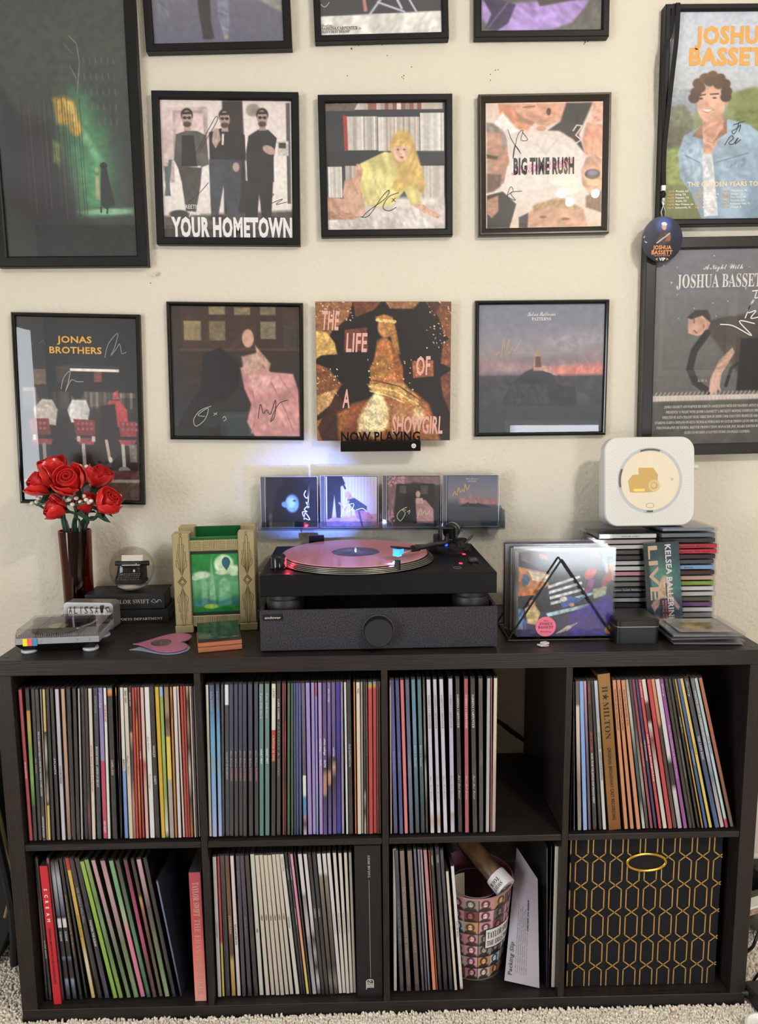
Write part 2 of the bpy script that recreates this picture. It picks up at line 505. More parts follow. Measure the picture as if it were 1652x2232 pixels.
for n_, w in enumerate((w1, w2, w3, w4)):
    b = MB(); t_ = 0.04
    b.box(w[0], w[0] + t_, RY0 - 0.09, RY0 - 0.03, w[2], w[3]); b.box(w[1] - t_, w[1], RY0 - 0.09, RY0 - 0.03, w[2], w[3])
    b.box(w[0] + t_, w[1] - t_, RY0 - 0.09, RY0 - 0.03, w[2], w[2] + t_); b.box(w[0] + t_, w[1] - t_, RY0 - 0.09, RY0 - 0.03, w[3] - t_, w[3])
    b2 = MB(); b2.box(w[0] + t_, w[1] - t_, RY0 - 0.063, RY0 - 0.057, w[2] + t_, w[3] - t_)
    if n_ == 0:      # added, unseen window in the left wall, put in for the soft fill
        q_ = Matrix.Translation((RX0 - RY0, 0, 0)) @ Matrix(((0, 1, 0, 0), (1, 0, 0, 0), (0, 0, 1, 0), (0, 0, 0, 1))); b.xf(q_); b2.xf(q_)
    wo = struct('window_%d' % (n_ + 1), b, M_TRIM); b2.build('pane', M_CASE, wo)
hg = thing('garden_hedge', 'green garden hedge outside the small high window', 'hedge', (2.4, -4.6, 0))
R2 = random.Random(4)
b = MB(); b.box(-1.6, 1.6, -.3, .3, 0, 2.6); b.build('core', mat('hedge_core', '2c4a24', 0.8), hg)
b = MB()
for k in range(1400):
    c = Vector((R2.uniform(-1.6, 1.6), R2.uniform(.25, .5), R2.uniform(.6, 2.7))); e = Vector((R2.gauss(0, 1), R2.gauss(0, 1), R2.gauss(0, 1))).normalized(); f = e.orthogonal().normalized(); s_ = R2.uniform(.03, .07)
    b.add([c - e * s_, c + f * s_ * .5, c + e * s_, c - f * s_ * .5], [(0, 1, 2, 3)])
o = b.build('leaves', mat('hedge_leaf', '6fa055', 0.5, var=('a8cc80', 5, (1, 1, 1))), hg); o['kind'] = 'stuff'
b = MB(); b.box(RX0, RX1, WY - 0.013, WY - 0.0002, 0.0, 0.095, 0.003)
struct('baseboard_back', b, M_TRIM)

# ceiling lamp, warm bulbs (mirrored in the glass of one picture)
lx, ly, lz = 0.90, -1.32, 2.17
lamp = thing('ceiling_lamp', 'ceiling lamp with three small frosted shades above the room', 'lamp', (lx, ly, lz + 0.19))
b = MB(); b.tube([(0, 0, 0), (0, 0, RZ - lz - .19)], 0.008); b.lathe([(0.0, -0.03), (0.05, -0.028), (0.07, -0.01), (0.07, 0.0)], 24); b.build('canopy', mat('brass', 'b08a4a', 0.3, 1.0), lamp)
b = MB(); b.tube([(0, 0, -0.03), (0, 0, -0.13)], 0.008); b.build('stem', mat('brass'), lamp)
M_BULB = mat('lit_bulb', 'fff2d0', 0.4, emit='ffe3a8', estr=5)
M_SHADE = mat('lit_frosted_shade', 'ffeac0', 0.4, emit='ffd27a', estr=2.2)
for k in range(3):
    a = 2 * PI * k / 3 + 0.5; px_, py_ = 0.085 * math.cos(a), 0.085 * math.sin(a)
    b = MB(); b.tube([(0, 0, -0.12), (px_ * .6, py_ * .6, -0.11), (px_, py_, -0.13)], 0.005); b.build('arm', mat('brass'), lamp)
    b = MB(); b.lathe([(0.018, -0.13), (0.034, -0.16), (0.040, -0.20)], 20, (px_, py_, 0)); b.build('shade', M_SHADE, lamp)
    b = MB(); b.sphere((px_, py_, -0.195), 0.018, 8); b.build('bulb', M_BULB, lamp)
for k in range(3):
    a = 2 * PI * k / 3 + 0.5
    l = bpy.data.lights.new('bulb_light', 'POINT'); l.energy = 17; l.color = (1.0, 0.95, 0.88); l.shadow_soft_size = 0.016
    o = bpy.data.objects.new('bulb_light', l); COL.objects.link(o); o.location = (lx + 0.085 * math.cos(a), ly + 0.085 * math.sin(a), lz - 0.055)

# small nail holes and scuffs left in the paint
M_HOLE = mat('bare_nail_hole', '6d6250', 0.9)
for (u, v, r_) in ((757, 165, 1.0), (880, 165, 1.2), (879, 171, 1.0), (897, 146, 1.0), (876, 168, 1.0), (844, 121, .9), (1069, 162, 1.0), (1080, 153, 1.0), (1086, 152, .9), (1069, 175, 1.0), (766, 106, 1.6), (782, 99, 1.0), (833, 98, 1.0), (1275, 92, 1.6), (1281, 90, 1.3), (1273, 96, 1.0), (328, 617, 1.1)):
    p = at(u, v, WY); rr_ = r_ * 0.0013
    b = MB(); b.lathe([(rr_, 0.0), (rr_ * .8, 0.0006), (0.0, 0.0003)], 8, (p.x, WY, p.z), Matrix.Rotation(PI / 2, 4, 'X')); b.build('nail_hole', M_HOLE, wall)

# clear push pin under the tall poster
p = at(343, 597, WY)
pin = thing('push_pin', 'clear plastic push pin stuck in the wall below the tall dark poster', 'pin', (p.x, WY, p.z), (PI / 2 + 0.25, 0, -0.35))
b = MB(); b.lathe([(0.0, 0.001), (0.0045, 0.001), (0.0045, 0.003), (0.0025, 0.004), (0.0022, 0.009), (0.0038, 0.0105), (0.0038, 0.012), (0.0, 0.0122)], 14); b.build('head', mat('frosted_clear_plastic', 'd8d2c4', 0.15, spec=0.8), pin)
b = MB(); b.tube([(0, 0, -0.004), (0, 0, 0.002)], 0.0005); b.build('needle', M_CHROME, pin)

# ------------------------------------------------------------------ cube shelf
t, o_, ot, h, cw, SD = 0.0121, 0.0304, 0.0292, 0.3364, 0.335, 0.343
XD = [-(cw + t), 0.0, cw + t]; xR = 2 * cw + 1.5 * t; XO = xR + o_
ZB = ot; ZM0 = ot + h; ZM = ZM0 + t; ZI = ZM + h


def wood(name, sx, sz):
    return mat(name, '1d1817', 0.40, spec=0.35, var=('2a2422', 9, (sx, 30, sz)), bump=(0.25, 9, (sx, 30, sz), 0.002))


WH, WV = wood('black_brown_wood_level', 1.2, 45), wood('black_brown_wood_upright', 45, 1.2)
shelf = thing('cube_shelf', 'black-brown cube shelf of eight open compartments standing on the carpet against the wall', 'shelf', (0, 0, 0))
b = MB(); b.box(-XO, XO, 0, SD + .003, ZI, ZT, 0.0008); b.build('top_panel', WH, shelf)
b = MB(); b.box(-XO, XO, 0, SD + .003, 0.0, ZB, 0.0008); b.build('bottom_panel', WH, shelf)
for s in (-1, 1):
    b = MB(); b.box(min(s * xR, s * XO), max(s * xR, s * XO), 0, SD + .003, ZB, ZI, 0.0006); b.build('side_panel', WV, shelf)
for x in XD:
    b = MB(); b.box(x - t / 2, x + t / 2, 0.0004, SD, ZB, ZI, 0.0005); b.build('divider', WV, shelf)
for i in range(4):
    x0 = -xR + i * (cw + t); b = MB(); b.box(x0 + 0.0006, x0 + cw - 0.0008, 0.0012, SD, ZM0, ZM, 0.0005); b.build('shelf_board', WH, shelf)
for (u, v) in ((14, 1432), (1641, 1409)):
    p = atz(u, v, ZT); b = MB(); b.lathe([(0.0, 0.0006), (0.004, 0.0006), (0.0046, 0.0)], 14, (p.x, p.y, ZT)); b.build('screw_cap', mat('screw_cap_plastic', '1b1817', 0.3), shelf)


def cell(col, row):
    """inner left x and floor z of a compartment"""
    return -xR + col * (cw + t), (ZM if row == 0 else ZB)


# ------------------------------------------------------------------ carpet pile (tufts stand where the picture shows them)
def pile():
    R = np.random.RandomState(3); P = []
    for (x0, x1, y0, y1, d) in ((-0.86, 0.86, -0.16, -0.003, 0.0037), (XO + 0.003, 0.98, -0.003, 0.34, 0.0046), (-0.98, -XO - 0.003, -0.003, 0.34, 0.0050), (-1.5, 1.6, -0.62, -0.155, 0.0085), (0.975, 1.6, -0.155, 0.34, 0.0085), (-1.5, -0.86, -0.155, 0.34, 0.0085)):
        gx, gy = np.meshgrid(np.arange(x0, x1, d), np.arange(y0, y1, d)); g = np.stack([gx.ravel(), gy.ravel()], -1); P.append(np.c_[g + R.uniform(-.5, .5, g.shape) * d, np.full(len(g), max(1.0, d / .0050))])
    P = np.concatenate(P); n = len(P); k = 4
    hgt = R.uniform(.008, .0110, n); rad = R.uniform(.0024, .0034, n) * P[:, 2]; lean = R.normal(0, .0032, (n, 2)); a0 = R.uniform(0, 6.28, n)
    V = np.zeros((n, 2 * k + 1, 3))
    for i in range(k):
        a = a0 + 2 * PI * i / k
        V[:, i, 0] = P[:, 0] + rad * np.cos(a); V[:, i, 1] = P[:, 1] + rad * np.sin(a); V[:, i, 2] = 0.001
        V[:, k + i, 0] = P[:, 0] + lean[:, 0] * .8 + rad * .9 * np.cos(a); V[:, k + i, 1] = P[:, 1] + lean[:, 1] * .8 + rad * .9 * np.sin(a); V[:, k + i, 2] = hgt * .75
    V[:, 2 * k, 0] = P[:, 0] + lean[:, 0]; V[:, 2 * k, 1] = P[:, 1] + lean[:, 1]; V[:, 2 * k, 2] = hgt
    base = []
    for i in range(k):
        j = (i + 1) % k; base += [(i, j, k + j), (i, k + j, k + i), (k + i, k + j, 2 * k)]
    F = (np.arange(n)[:, None, None] * (2 * k + 1) + np.array(base)[None]).reshape(-1, 3)
    me = bpy.data.meshes.new('carpet_pile'); me.vertices.add(n * (2 * k + 1)); me.vertices.foreach_set('co', V.ravel())
    me.loops.add(F.size); me.loops.foreach_set('vertex_index', F.ravel()); me.polygons.add(len(F)); me.polygons.foreach_set('loop_start', np.arange(len(F)) * 3); me.update(calc_edges=True)
    tint = np.array([s2l(c) for c in srgb('f2e8da')]) * R.uniform(.82, 1.12, (n, 1)) * (1 + R.normal(0, .03, (n, 3)))
    C = np.ones((n, 2 * k + 1, 4)); C[:, :, :3] = tint[:, None]
    a = me.color_attributes.new('Col', 'FLOAT_COLOR', 'POINT'); a.data.foreach_set('color', C.ravel())
    o = link('carpet_pile', me, mat('carpet_yarn', rough=0.95, spec=0.1, attr=True))
    tag(o, 'beige cut pile of the carpet in front of and beside the shelf', 'carpet', kind='stuff')


pile()


# ------------------------------------------------------------------ framed pictures
class Sheet:
    """a flat print of w x h (local x-z, centred, at depth y) addressed in picture coordinates"""
    def __init__(s, parent, rect, w, h, y, M=None):
        s.p = parent; s.r = rect; s.w = w; s.h = h; s.y = y; s.k = w / (rect[2] - rect[0]); s.M = M

    def px(s, x, y):
        x0, y0, x1, y1 = s.r
        return (x - x0) / (x1 - x0) * s.w - s.w / 2, s.h / 2 - (y - y0) / (y1 - y0) * s.h

    def art(s, ops, nx, m=None, seed=1):
        o = link('print', paint(ops, s.r, s.w, s.h, nx, seed), m or M_PRINT, s.p); o.location = (0, s.y, 0); return o

    def t(s, txt, x, y, cap, col, font='bold', align='L', width=None, dy=0.0006, **k):
        X, Z = s.px(x, y)
        return lettering(s.p, txt, X, Z, cap * s.k, col, font, align, width * s.k if width else None, s.y - dy, **k)

    def sig(s, strokes, wd_, col, dy=0.0009):
        return ribbon(s.p, [[s.px(*q) for q in st] for st in strokes], wd_ * s.k, col, s.y - dy)


def frame(name, label, quad, rail, rect, ops, nx=150, m=None, depth=0.02, style='flat', seed=1, group=None, extend=None):
    Q = [at(u, v, WY - depth) for u, v in quad]; TL, TR, BR, BL = Q
    c = (TL + TR + BR + BL) / 4; dx = ((TR + BR) - (TL + BL)) / 2; dz = ((TL + TR) - (BL + BR)) / 2
    w, h_ = dx.length, dz.length; ang = -math.atan2(dx.z, dx.x)
    m = m or M_BLACKF
    r = rail * w / abs(quad[1][0] - quad[0][0])
    T = thing(name, label, 'picture', (c.x, WY - 0.0006, c.z), (0, ang, 0), group)
    if style == 'flat':
        prof = [(0, 0), (0, -depth + .0015), (.0015, -depth), (r - .0035, -depth), (r - .001, -depth + .002), (r, -depth + .004), (r, -.004)]
    elif style == 'bevel':
        prof = [(0, 0), (0, -depth + .003), (.002, -depth), (.005, -depth), (r - .002, -depth + .007), (r, -depth + .0085), (r, -.004)]
    else:
        prof = [(0, 0), (0, -depth + .004), (r * .25, -depth + .0012), (r * .5, -depth), (r * .75, -depth + .0012), (r, -depth + .004), (r, -.004)]
    X, Z = w / 2, h_ / 2
    for sd in range(4):
        V = []
        for e in (-1, 1):
            for (s_, y_) in prof:
                if sd == 0: V.append((e * (X - s_), y_, Z - s_))
                elif sd == 1: V.append((X - s_, y_, -e * (Z - s_)))
                elif sd == 2: V.append((-e * (X - s_), y_, -Z + s_))
                else: V.append((-X + s_, y_, e * (Z - s_)))
        n = len(prof); b = MB(); b.add(V, [(i, i + 1, n + i + 1, n + i) for i in range(n - 1)], sm=style == 'round'); b.build('rail', m, T)
    iw, ih = w - 2 * r, h_ - 2 * r
    b = MB(); b.box(-iw / 2 - .002, iw / 2 + .002, -.006, -.003, -ih / 2 - .002, ih / 2 + .002); b.build('backing_board', mat('backing_board', '2a2724', 0.8), T)
    S = Sheet(T, rect, iw, ih, -depth + .0078); S.art(ops, nx, seed=seed)
    b = MB(); b.add([(-iw / 2, -depth + .0058, -ih / 2), (iw / 2, -depth + .0058, -ih / 2), (iw / 2, -depth + .0058, ih / 2), (-iw / 2, -depth + .0058, ih / 2)], [(0, 1, 2, 3)])
    b.build('glass_pane', M_GLASS, T)
    return S


# --- tall dark poster, far left
S = frame('framed_poster', 'tall dark green poster in a wide black frame at the far left of the wall', [(-64, -220), (279, -220), (322, 580), (-12, 582)], 24,
          (-14, -196, 297, 558), [
    ('bg', '3a3c3b', '434645', '424543', '313333', '262828', '2c2e2e'),  # upper greys carry haze of the glass reflection, painted into the print
    ('p', [(0, 180), (45, 250), (60, 420), (80, 470), (0, 430)], '1b1a20', 30), ('p', [(0, 250), (120, 255), (135, 470), (60, 470), (0, 400)], '17151a', 40),
    ('e', 195, 320, 60, 130, '3f7a52', 0.9, -14, .8), ('p', [(170, 190), (192, 200), (235, 345), (225, 455), (165, 455), (160, 330)], '4a8a5c', 40, .8),
    ('p', [(185, 260), (232, 348), (222, 352), (180, 290)], '7fb08c', 12, .7),
    ('p', [(160, 455), (295, 445), (295, 462), (190, 466)], '5f9470', 10, .85), ('e', 235, 455, 50, 7, '86ad8e', .6),
    ('p', [(118, 200), (150, 194), (168, 205), (183, 270), (176, 284), (160, 280), (150, 260), (125, 255)], 'b08d38', 10), ('p', [(140, 200), (166, 210), (180, 268), (165, 262)], 'd0b45f', 8),
    ('p', [(112, 290), (130, 300), (125, 352), (108, 340)], '5d6a3a', 8), ('l', [(165, 62), (182, 80), (186, 120), (176, 190)], 2.2, '8a8b83', .8), ('l', [(152, 80), (170, 100)], 1.6, '8a8b83', .7), ('l', [(163, 128), (176, 155)], 2, '8a8b83', .8)]
    + [('l', [(x, 190 + (x * 37 % 50)), (x + 3, 440 + (x * 53 % 40))], 1.4 + (x % 3) * .8, c, .75) for x, c in zip(range(42, 182, 6), ['14110f', '4a3a33', '120f0f', '655046', '15120f', '1b1712'] * 5)]
    + [('l', [(x, y), (x + 1, y + 13)], 2.2, '6c706d', .6) for x in range(195, 270, 14) for y in range(110, 250, 34)]
    + [('p', [(222, 352), (234, 352), (240, 385), (250, 440), (228, 448), (216, 440), (219, 385)], '15171a', 3), ('e', 228, 350, 9, 8, '15171a', .2), ('p', [(207, 372), (216, 372), (215, 428), (205, 426)], '9a9a72', 3), ('e', 211, 359, 5, 6, '8f8d6e', .3),
       ('l', [(216, 445), (216, 456)], 4, '15171a'), ('l', [(232, 445), (230, 458)], 4, '15171a'), ('n', .12, 9)], 190, depth=0.022)

# --- top row (cut by the frame of the picture)
S = frame('framed_record_sleeve', 'black framed picture of two walkers on grey pavement, topmost of the left column', [(297, -207), (620, -214), (638, 105), (317, 113)], 18,
          (316, -192, 622, 89), [
    ('bg', '8f8f94', '87868e', '7b7983', '6b6a78', '66657a'), ('p', [(530, -192), (622, -100), (622, 25), (560, -10)], '8b8a86', 6),
    ('p', [(420, -80), (456, -80), (452, 40), (458, 76), (432, 78), (425, 20)], '3a3634', 3), ('p', [(470, -80), (498, -80), (496, 50), (490, 78), (482, 78), (470, 30)], '7f8296', 3), ('e', 486, 76, 6, 6, 'a89878'),
    ('e', 444, 76, 16, 5, '2f2c2c', .2), ('p', [(328, -40), (350, -40), (356, 30), (330, 40)], '77788a', 5), ('e', 438, -110, 30, 40, '2f2d2c'), ('e', 486, -110, 26, 40, '9a9aa8'), ('n', .06, 7)], 110)
S = frame('framed_record_sleeve', 'black framed picture with a white lettered band, topmost of the middle column', [(671, -205), (968, -212), (983, 83), (689, 91)], 15,
          (702, -190, 967, 66), [
    ('bg', '39383a', '3b3a3d', '424145', '434247'), ('p', [(700, 24), (968, 18), (968, 68), (700, 68)], 'e6e2dd', 1.5),
    ('l', [(808, 24), (850, -30)], 4, 'c7ccdc'), ('l', [(828, -4), (886, 18)], 4, 'c7ccdc'), ('l', [(880, 10), (860, -30)], 5, 'c7ccdc'), ('l', [(912, 18), (885, -30)], 4, 'c7ccdc'), ('p', [(794, -20), (800, -20), (805, 14), (797, 16)], 'c08080', 2), ('e', 850, -90, 60, 50, '8a4a52', .2)], 110)
S.t('Presenting...', 703, 46, 6, '2a2829', 'script', width=26); S.t('SABRINA CARPENTER', 703, 54, 7, '2a2829', 'serif', width=79); S.t('IN', 784, 54, 4, '2a2829', 'serif', width=6)
S.t('MAN\'S BEST FRIEND"', 703, 60.5, 5.5, '2a2829', 'serif', width=62); S.sig([[(703, -2), (712, 4), (722, -6)]], 1.6, 'b9b9c4')
S = frame('framed_record_sleeve', 'black framed purple picture of dark hair on lilac, topmost of the right column', [(1031, -214), (1333, -217), (1328, 79), (1037, 82)], 16,
          (1053, -198, 1314, 58), [
    ('bg', '6b6962', '6b6a60', '5f5e58', '5b5b57'), ('p', [(1053, -10), (1090, 0), (1240, -12), (1285, -8), (1270, 30), (1235, 55), (1150, 58), (1085, 58), (1053, 30)], 'ab8fd0', 8),
    ('p', [(1058, -12), (1095, -12), (1128, 0), (1112, 40), (1085, 58), (1062, 50), (1075, 20)], '3a3150', 4), ('l', [(1068, 50), (1110, -4)], 3, '6f5f96'), ('p', [(1150, -60), (1270, -60), (1290, -14), (1180, 4)], '4a4340', 5),
    ('p', [(1200, 58), (1250, 40), (1290, -5), (1314, -30), (1314, 58)], '5f5d58', 6), ('n', .08, 8)], 110)

# --- second row
S = frame('framed_record_sleeve', 'black framed picture of three men in dark suits with white block lettering below', [(328.8, 197), (649.6, 199.8), (654, 534.6), (341.6, 531.4)], 16.5,
          (345, 216, 637, 517), [
    ('bg', 'e2d3cf', 'ece0dc', 'f0e8e4', 'e9dfda', 'dcd2cc'), ('p', [(345, 232), (450, 230), (450, 345), (345, 350)], 'd9c2c0', 2), ('p', [(372, 238), (446, 238), (446, 330), (372, 330)], 'b9a0a2', 2), ('p', [(378, 244), (440, 244), (440, 326), (378, 326)], 'd8bfc0', 2),
    ('p', [(483, 216), (528, 216), (535, 470), (482, 470)], '332c2b', 4), ('p', [(345, 350), (372, 352), (372, 395), (350, 398)], 'b9a4a2', 3), ('p', [(350, 360), (358, 360), (362, 425), (352, 425)], '4a5a58', 2),
    ('p', [(360, 345), (368, 345), (356, 425), (348, 425)], '5a6a66', 2), ('p', [(625, 220), (634, 220), (634, 440), (626, 440)], '5a5250', 2), ('e', 552, 236, 16, 14, '9a8f88', .3), ('p', [(604, 302), (630, 302), (630, 334), (606, 334)], 'cfc6c0', 1), ('p', [(608, 306), (624, 306), (624, 318), (608, 318)], '3a3838', 1),
    ('p', [(345, 470), (640, 455), (640, 517), (345, 517)], '5a524e', 8), ('p', [(345, 498), (640, 498), (640, 517), (345, 517)], '4a4442', 3),
    # three figures
    ('p', [(378, 290), (400, 282), (425, 282), (446, 292), (450, 355), (432, 362), (432, 358), (380, 362), (372, 345)], '565250', 2), ('p', [(392, 292), (418, 292), (424, 360), (388, 360)], '231f20', 2), ('p', [(380, 360), (434, 362), (430, 400), (418, 460), (395, 458), (388, 395)], '4c4744', 2), ('e', 404, 248, 13.5, 15, '221d1c', .2), ('p', [(398, 264), (410, 264), (412, 282), (396, 282)], 'b59a90', 2), ('e', 404, 255, 11.5, 17, 'b59a90', .15), ('p', [(392, 242), (416, 240), (412, 246), (395, 247)], '221d1c', 2), ('e', 404, 268, 9, 6, '4a3a34', .5), ('e', 399, 254, 4.5, 3.6, '1e1a1a', .3), ('e', 409, 254, 4.5, 3.6, '1e1a1a', .3), ('l', [(395, 253), (413, 253)], 1.2, '1e1a1a'), ('e', 404, 265, 4, 1.4, '8a5a52', .4),
    ('p', [(452, 285), (478, 276), (500, 278), (532, 290), (534, 345), (520, 348), (452, 345)], '2a2728', 2), ('p', [(450, 344), (524, 344), (520, 420), (512, 470), (490, 470), (482, 400), (468, 470), (452, 470)], '43454e', 2), ('e', 488, 249, 13.5, 15, '221d1c', .2), ('p', [(482, 265), (494, 265), (496, 283), (480, 283)], 'b59a90', 2), ('e', 488, 256, 11.5, 17, 'b59a90', .15), ('p', [(476, 243), (500, 241), (496, 247), (479, 248)], '221d1c', 2), ('e', 488, 269, 9, 6, '4a3a34', .5), ('e', 483, 255, 4.5, 3.6, '1e1a1a', .3), ('e', 493, 255, 4.5, 3.6, '1e1a1a', .3), ('l', [(479, 254), (497, 254)], 1.2, '1e1a1a'), ('e', 488, 266, 4, 1.4, '8a5a52', .4), ('p', [(463, 276), (474, 276), (478, 300), (466, 320), (458, 305)], 'b89c92', 2), ('e', 511, 360, 8, 11, 'b89c92'), ('p', [(481, 288), (486, 288), (484, 312), (480, 312)], 'e8e2de', 1),
    ('p', [(540, 292), (562, 278), (585, 278), (604, 296), (596, 340), (596, 392), (536, 392), (534, 330)], '2c2a2c', 2), ('p', [(530, 390), (594, 390), (588, 480), (568, 480), (562, 420), (556, 480), (530, 480)], '302e30', 2), ('e', 572, 246, 13.5, 15, '221d1c', .2), ('p', [(566, 262), (578, 262), (580, 280), (564, 280)], 'ad9288', 2), ('e', 572, 253, 11.5, 17, 'ad9288', .15), ('p', [(560, 240), (584, 238), (580, 244), (563, 245)], '221d1c', 2), ('e', 572, 266, 9, 6, '4a3a34', .5), ('e', 567, 252, 4.5, 3.6, '1e1a1a', .3), ('e', 577, 252, 4.5, 3.6, '1e1a1a', .3), ('l', [(563, 251), (581, 251)], 1.2, '1e1a1a'), ('e', 572, 263, 4, 1.4, '8a5a52', .4), ('e', 586, 322, 15, 9, 'b89c92', .2, 25),
    ('e', 380, 465, 22, 9, '3a3432', .3), ('e', 470, 474, 24, 8, '3a3432', .3), ('e', 590, 476, 24, 7, '3a3432', .3), ('n', .05, 5)], 170)
S.t('YOUR HOMETOWN', 361, 515, 42, 'eeeae8', 'heavy', width=275); S.t('GREETINGS', 387, 453, 9, 'f2efec', 'sans', width=52); S.t('from', 402, 467, 10, 'f2efec', 'script', width=25)
S.sig([[(420, 335), (445, 290), (468, 252), (470, 262), (440, 310), (428, 330)], [(400, 440), (425, 420), (448, 395)]], 1.1, '242022'); S.sig([[(565, 455), (585, 425), (595, 420), (575, 445), (600, 435), (615, 430), (600, 442), (625, 436)]], 1.2, '242022')

S = frame('framed_record_sleeve', 'black framed picture of a blond woman in pale yellow before record shelves', [(692.3, 205.7), (985.2, 204), (987.3, 512.1), (700.1, 516.5)], 15.5,
          (709, 222, 971, 497), [
    ('bg', '2c2f36', '30333a', '3a3d44', 'c9bfb8'), ('v', 730, 222, 965, 236, 26, ['d8cfc8', 'cfc4ba', 'b7a79c', 'e5ded6', '9a5a52']), ('p', [(709, 222), (780, 222), (772, 238), (709, 238)], '6a5e58', 3),
    ('v', 756, 250, 822, 323, 17, ['d6d0ca', 'e8e4df', 'bcb4ac', 'cfc8c2']), ('v', 824, 252, 915, 325, 22, ['d6d0ca', 'cfc4ba', 'bfb0a6', 'e2dbd4']), ('v', 917, 243, 968, 327, 14, ['e2dcd6', 'd6cec6', 'ece7e2']), ('p', [(747, 247), (756, 249), (757, 323), (749, 323)], 'a33a30', 1.2),
    ('p', [(709, 324), (971, 326), (971, 360), (709, 358)], '262a31', 3), ('v', 712, 358, 742, 425, 9, ['e6e1dc', 'cfc8c0', 'f0ece8']), ('v', 750, 356, 790, 420, 9, ['cfc8c0', 'b8a8a0', 'e6e1dc']), ('v', 908, 358, 968, 450, 15, ['d8d0c8', 'e4ddd6', 'c6bcb2']),
    ('p', [(709, 440), (800, 425), (971, 430), (971, 497), (709, 497)], 'd9d0ca', 10), ('p', [(709, 455), (971, 445), (971, 497), (709, 497)], 'd6cdc8', 12),
    ('p', [(709, 424), (750, 428), (790, 440), (778, 470), (709, 474)], 'c99e88', 3), ('p', [(709, 455), (775, 462), (770, 474), (709, 474)], 'b98c76', 3), ('p', [(748, 388), (780, 378), (795, 420), (790, 462), (768, 468), (742, 420)], 'd3a994', 4),
    ('p', [(775, 352), (800, 356), (785, 400), (788, 430), (772, 438), (762, 400)], 'd2a48c', 3), ('e', 768, 428, 15, 12, 'd8ae98', .2, 40),
    ('p', [(782, 352), (838, 326), (870, 332), (905, 372), (918, 440), (895, 444), (880, 412), (850, 446), (798, 446), (780, 400), (790, 366)], 'e0d38c', 3), ('p', [(800, 372), (850, 380), (845, 440), (800, 440)], 'e8dc9a', 14), ('p', [(894, 440), (920, 442), (960, 466), (955, 474), (925, 462)], 'd2a890', 3),
    ('e', 876, 318, 26, 38, 'cda95f', .25), ('p', [(852, 320), (900, 300), (918, 360), (928, 400), (920, 420), (895, 400), (865, 415), (852, 405), (868, 370)], 'd2b06c', 6), ('e', 874, 326, 17, 23, 'e2b8a2', .15), ('p', [(858, 304), (876, 298), (893, 306), (890, 315), (860, 315)], 'd3b06a', 4), ('e', 867, 322, 3.5, 2, '4a3a34', .3), ('e', 881, 322, 3.5, 2, '4a3a34', .3), ('e', 875, 339, 4.5, 2.5, '9a4a48', .3), ('e', 874, 331, 1.8, 2.5, 'c89580', .4), ('n', .05, 5)], 170)
S.sig([[(781, 468), (800, 466), (830, 425), (846, 410), (838, 428), (800, 455), (785, 470)], [(868, 416), (845, 425), (832, 448), (845, 456), (862, 448)], [(852, 428), (860, 436)], [(860, 427), (851, 437)]], 1.4, '1d1b1c')

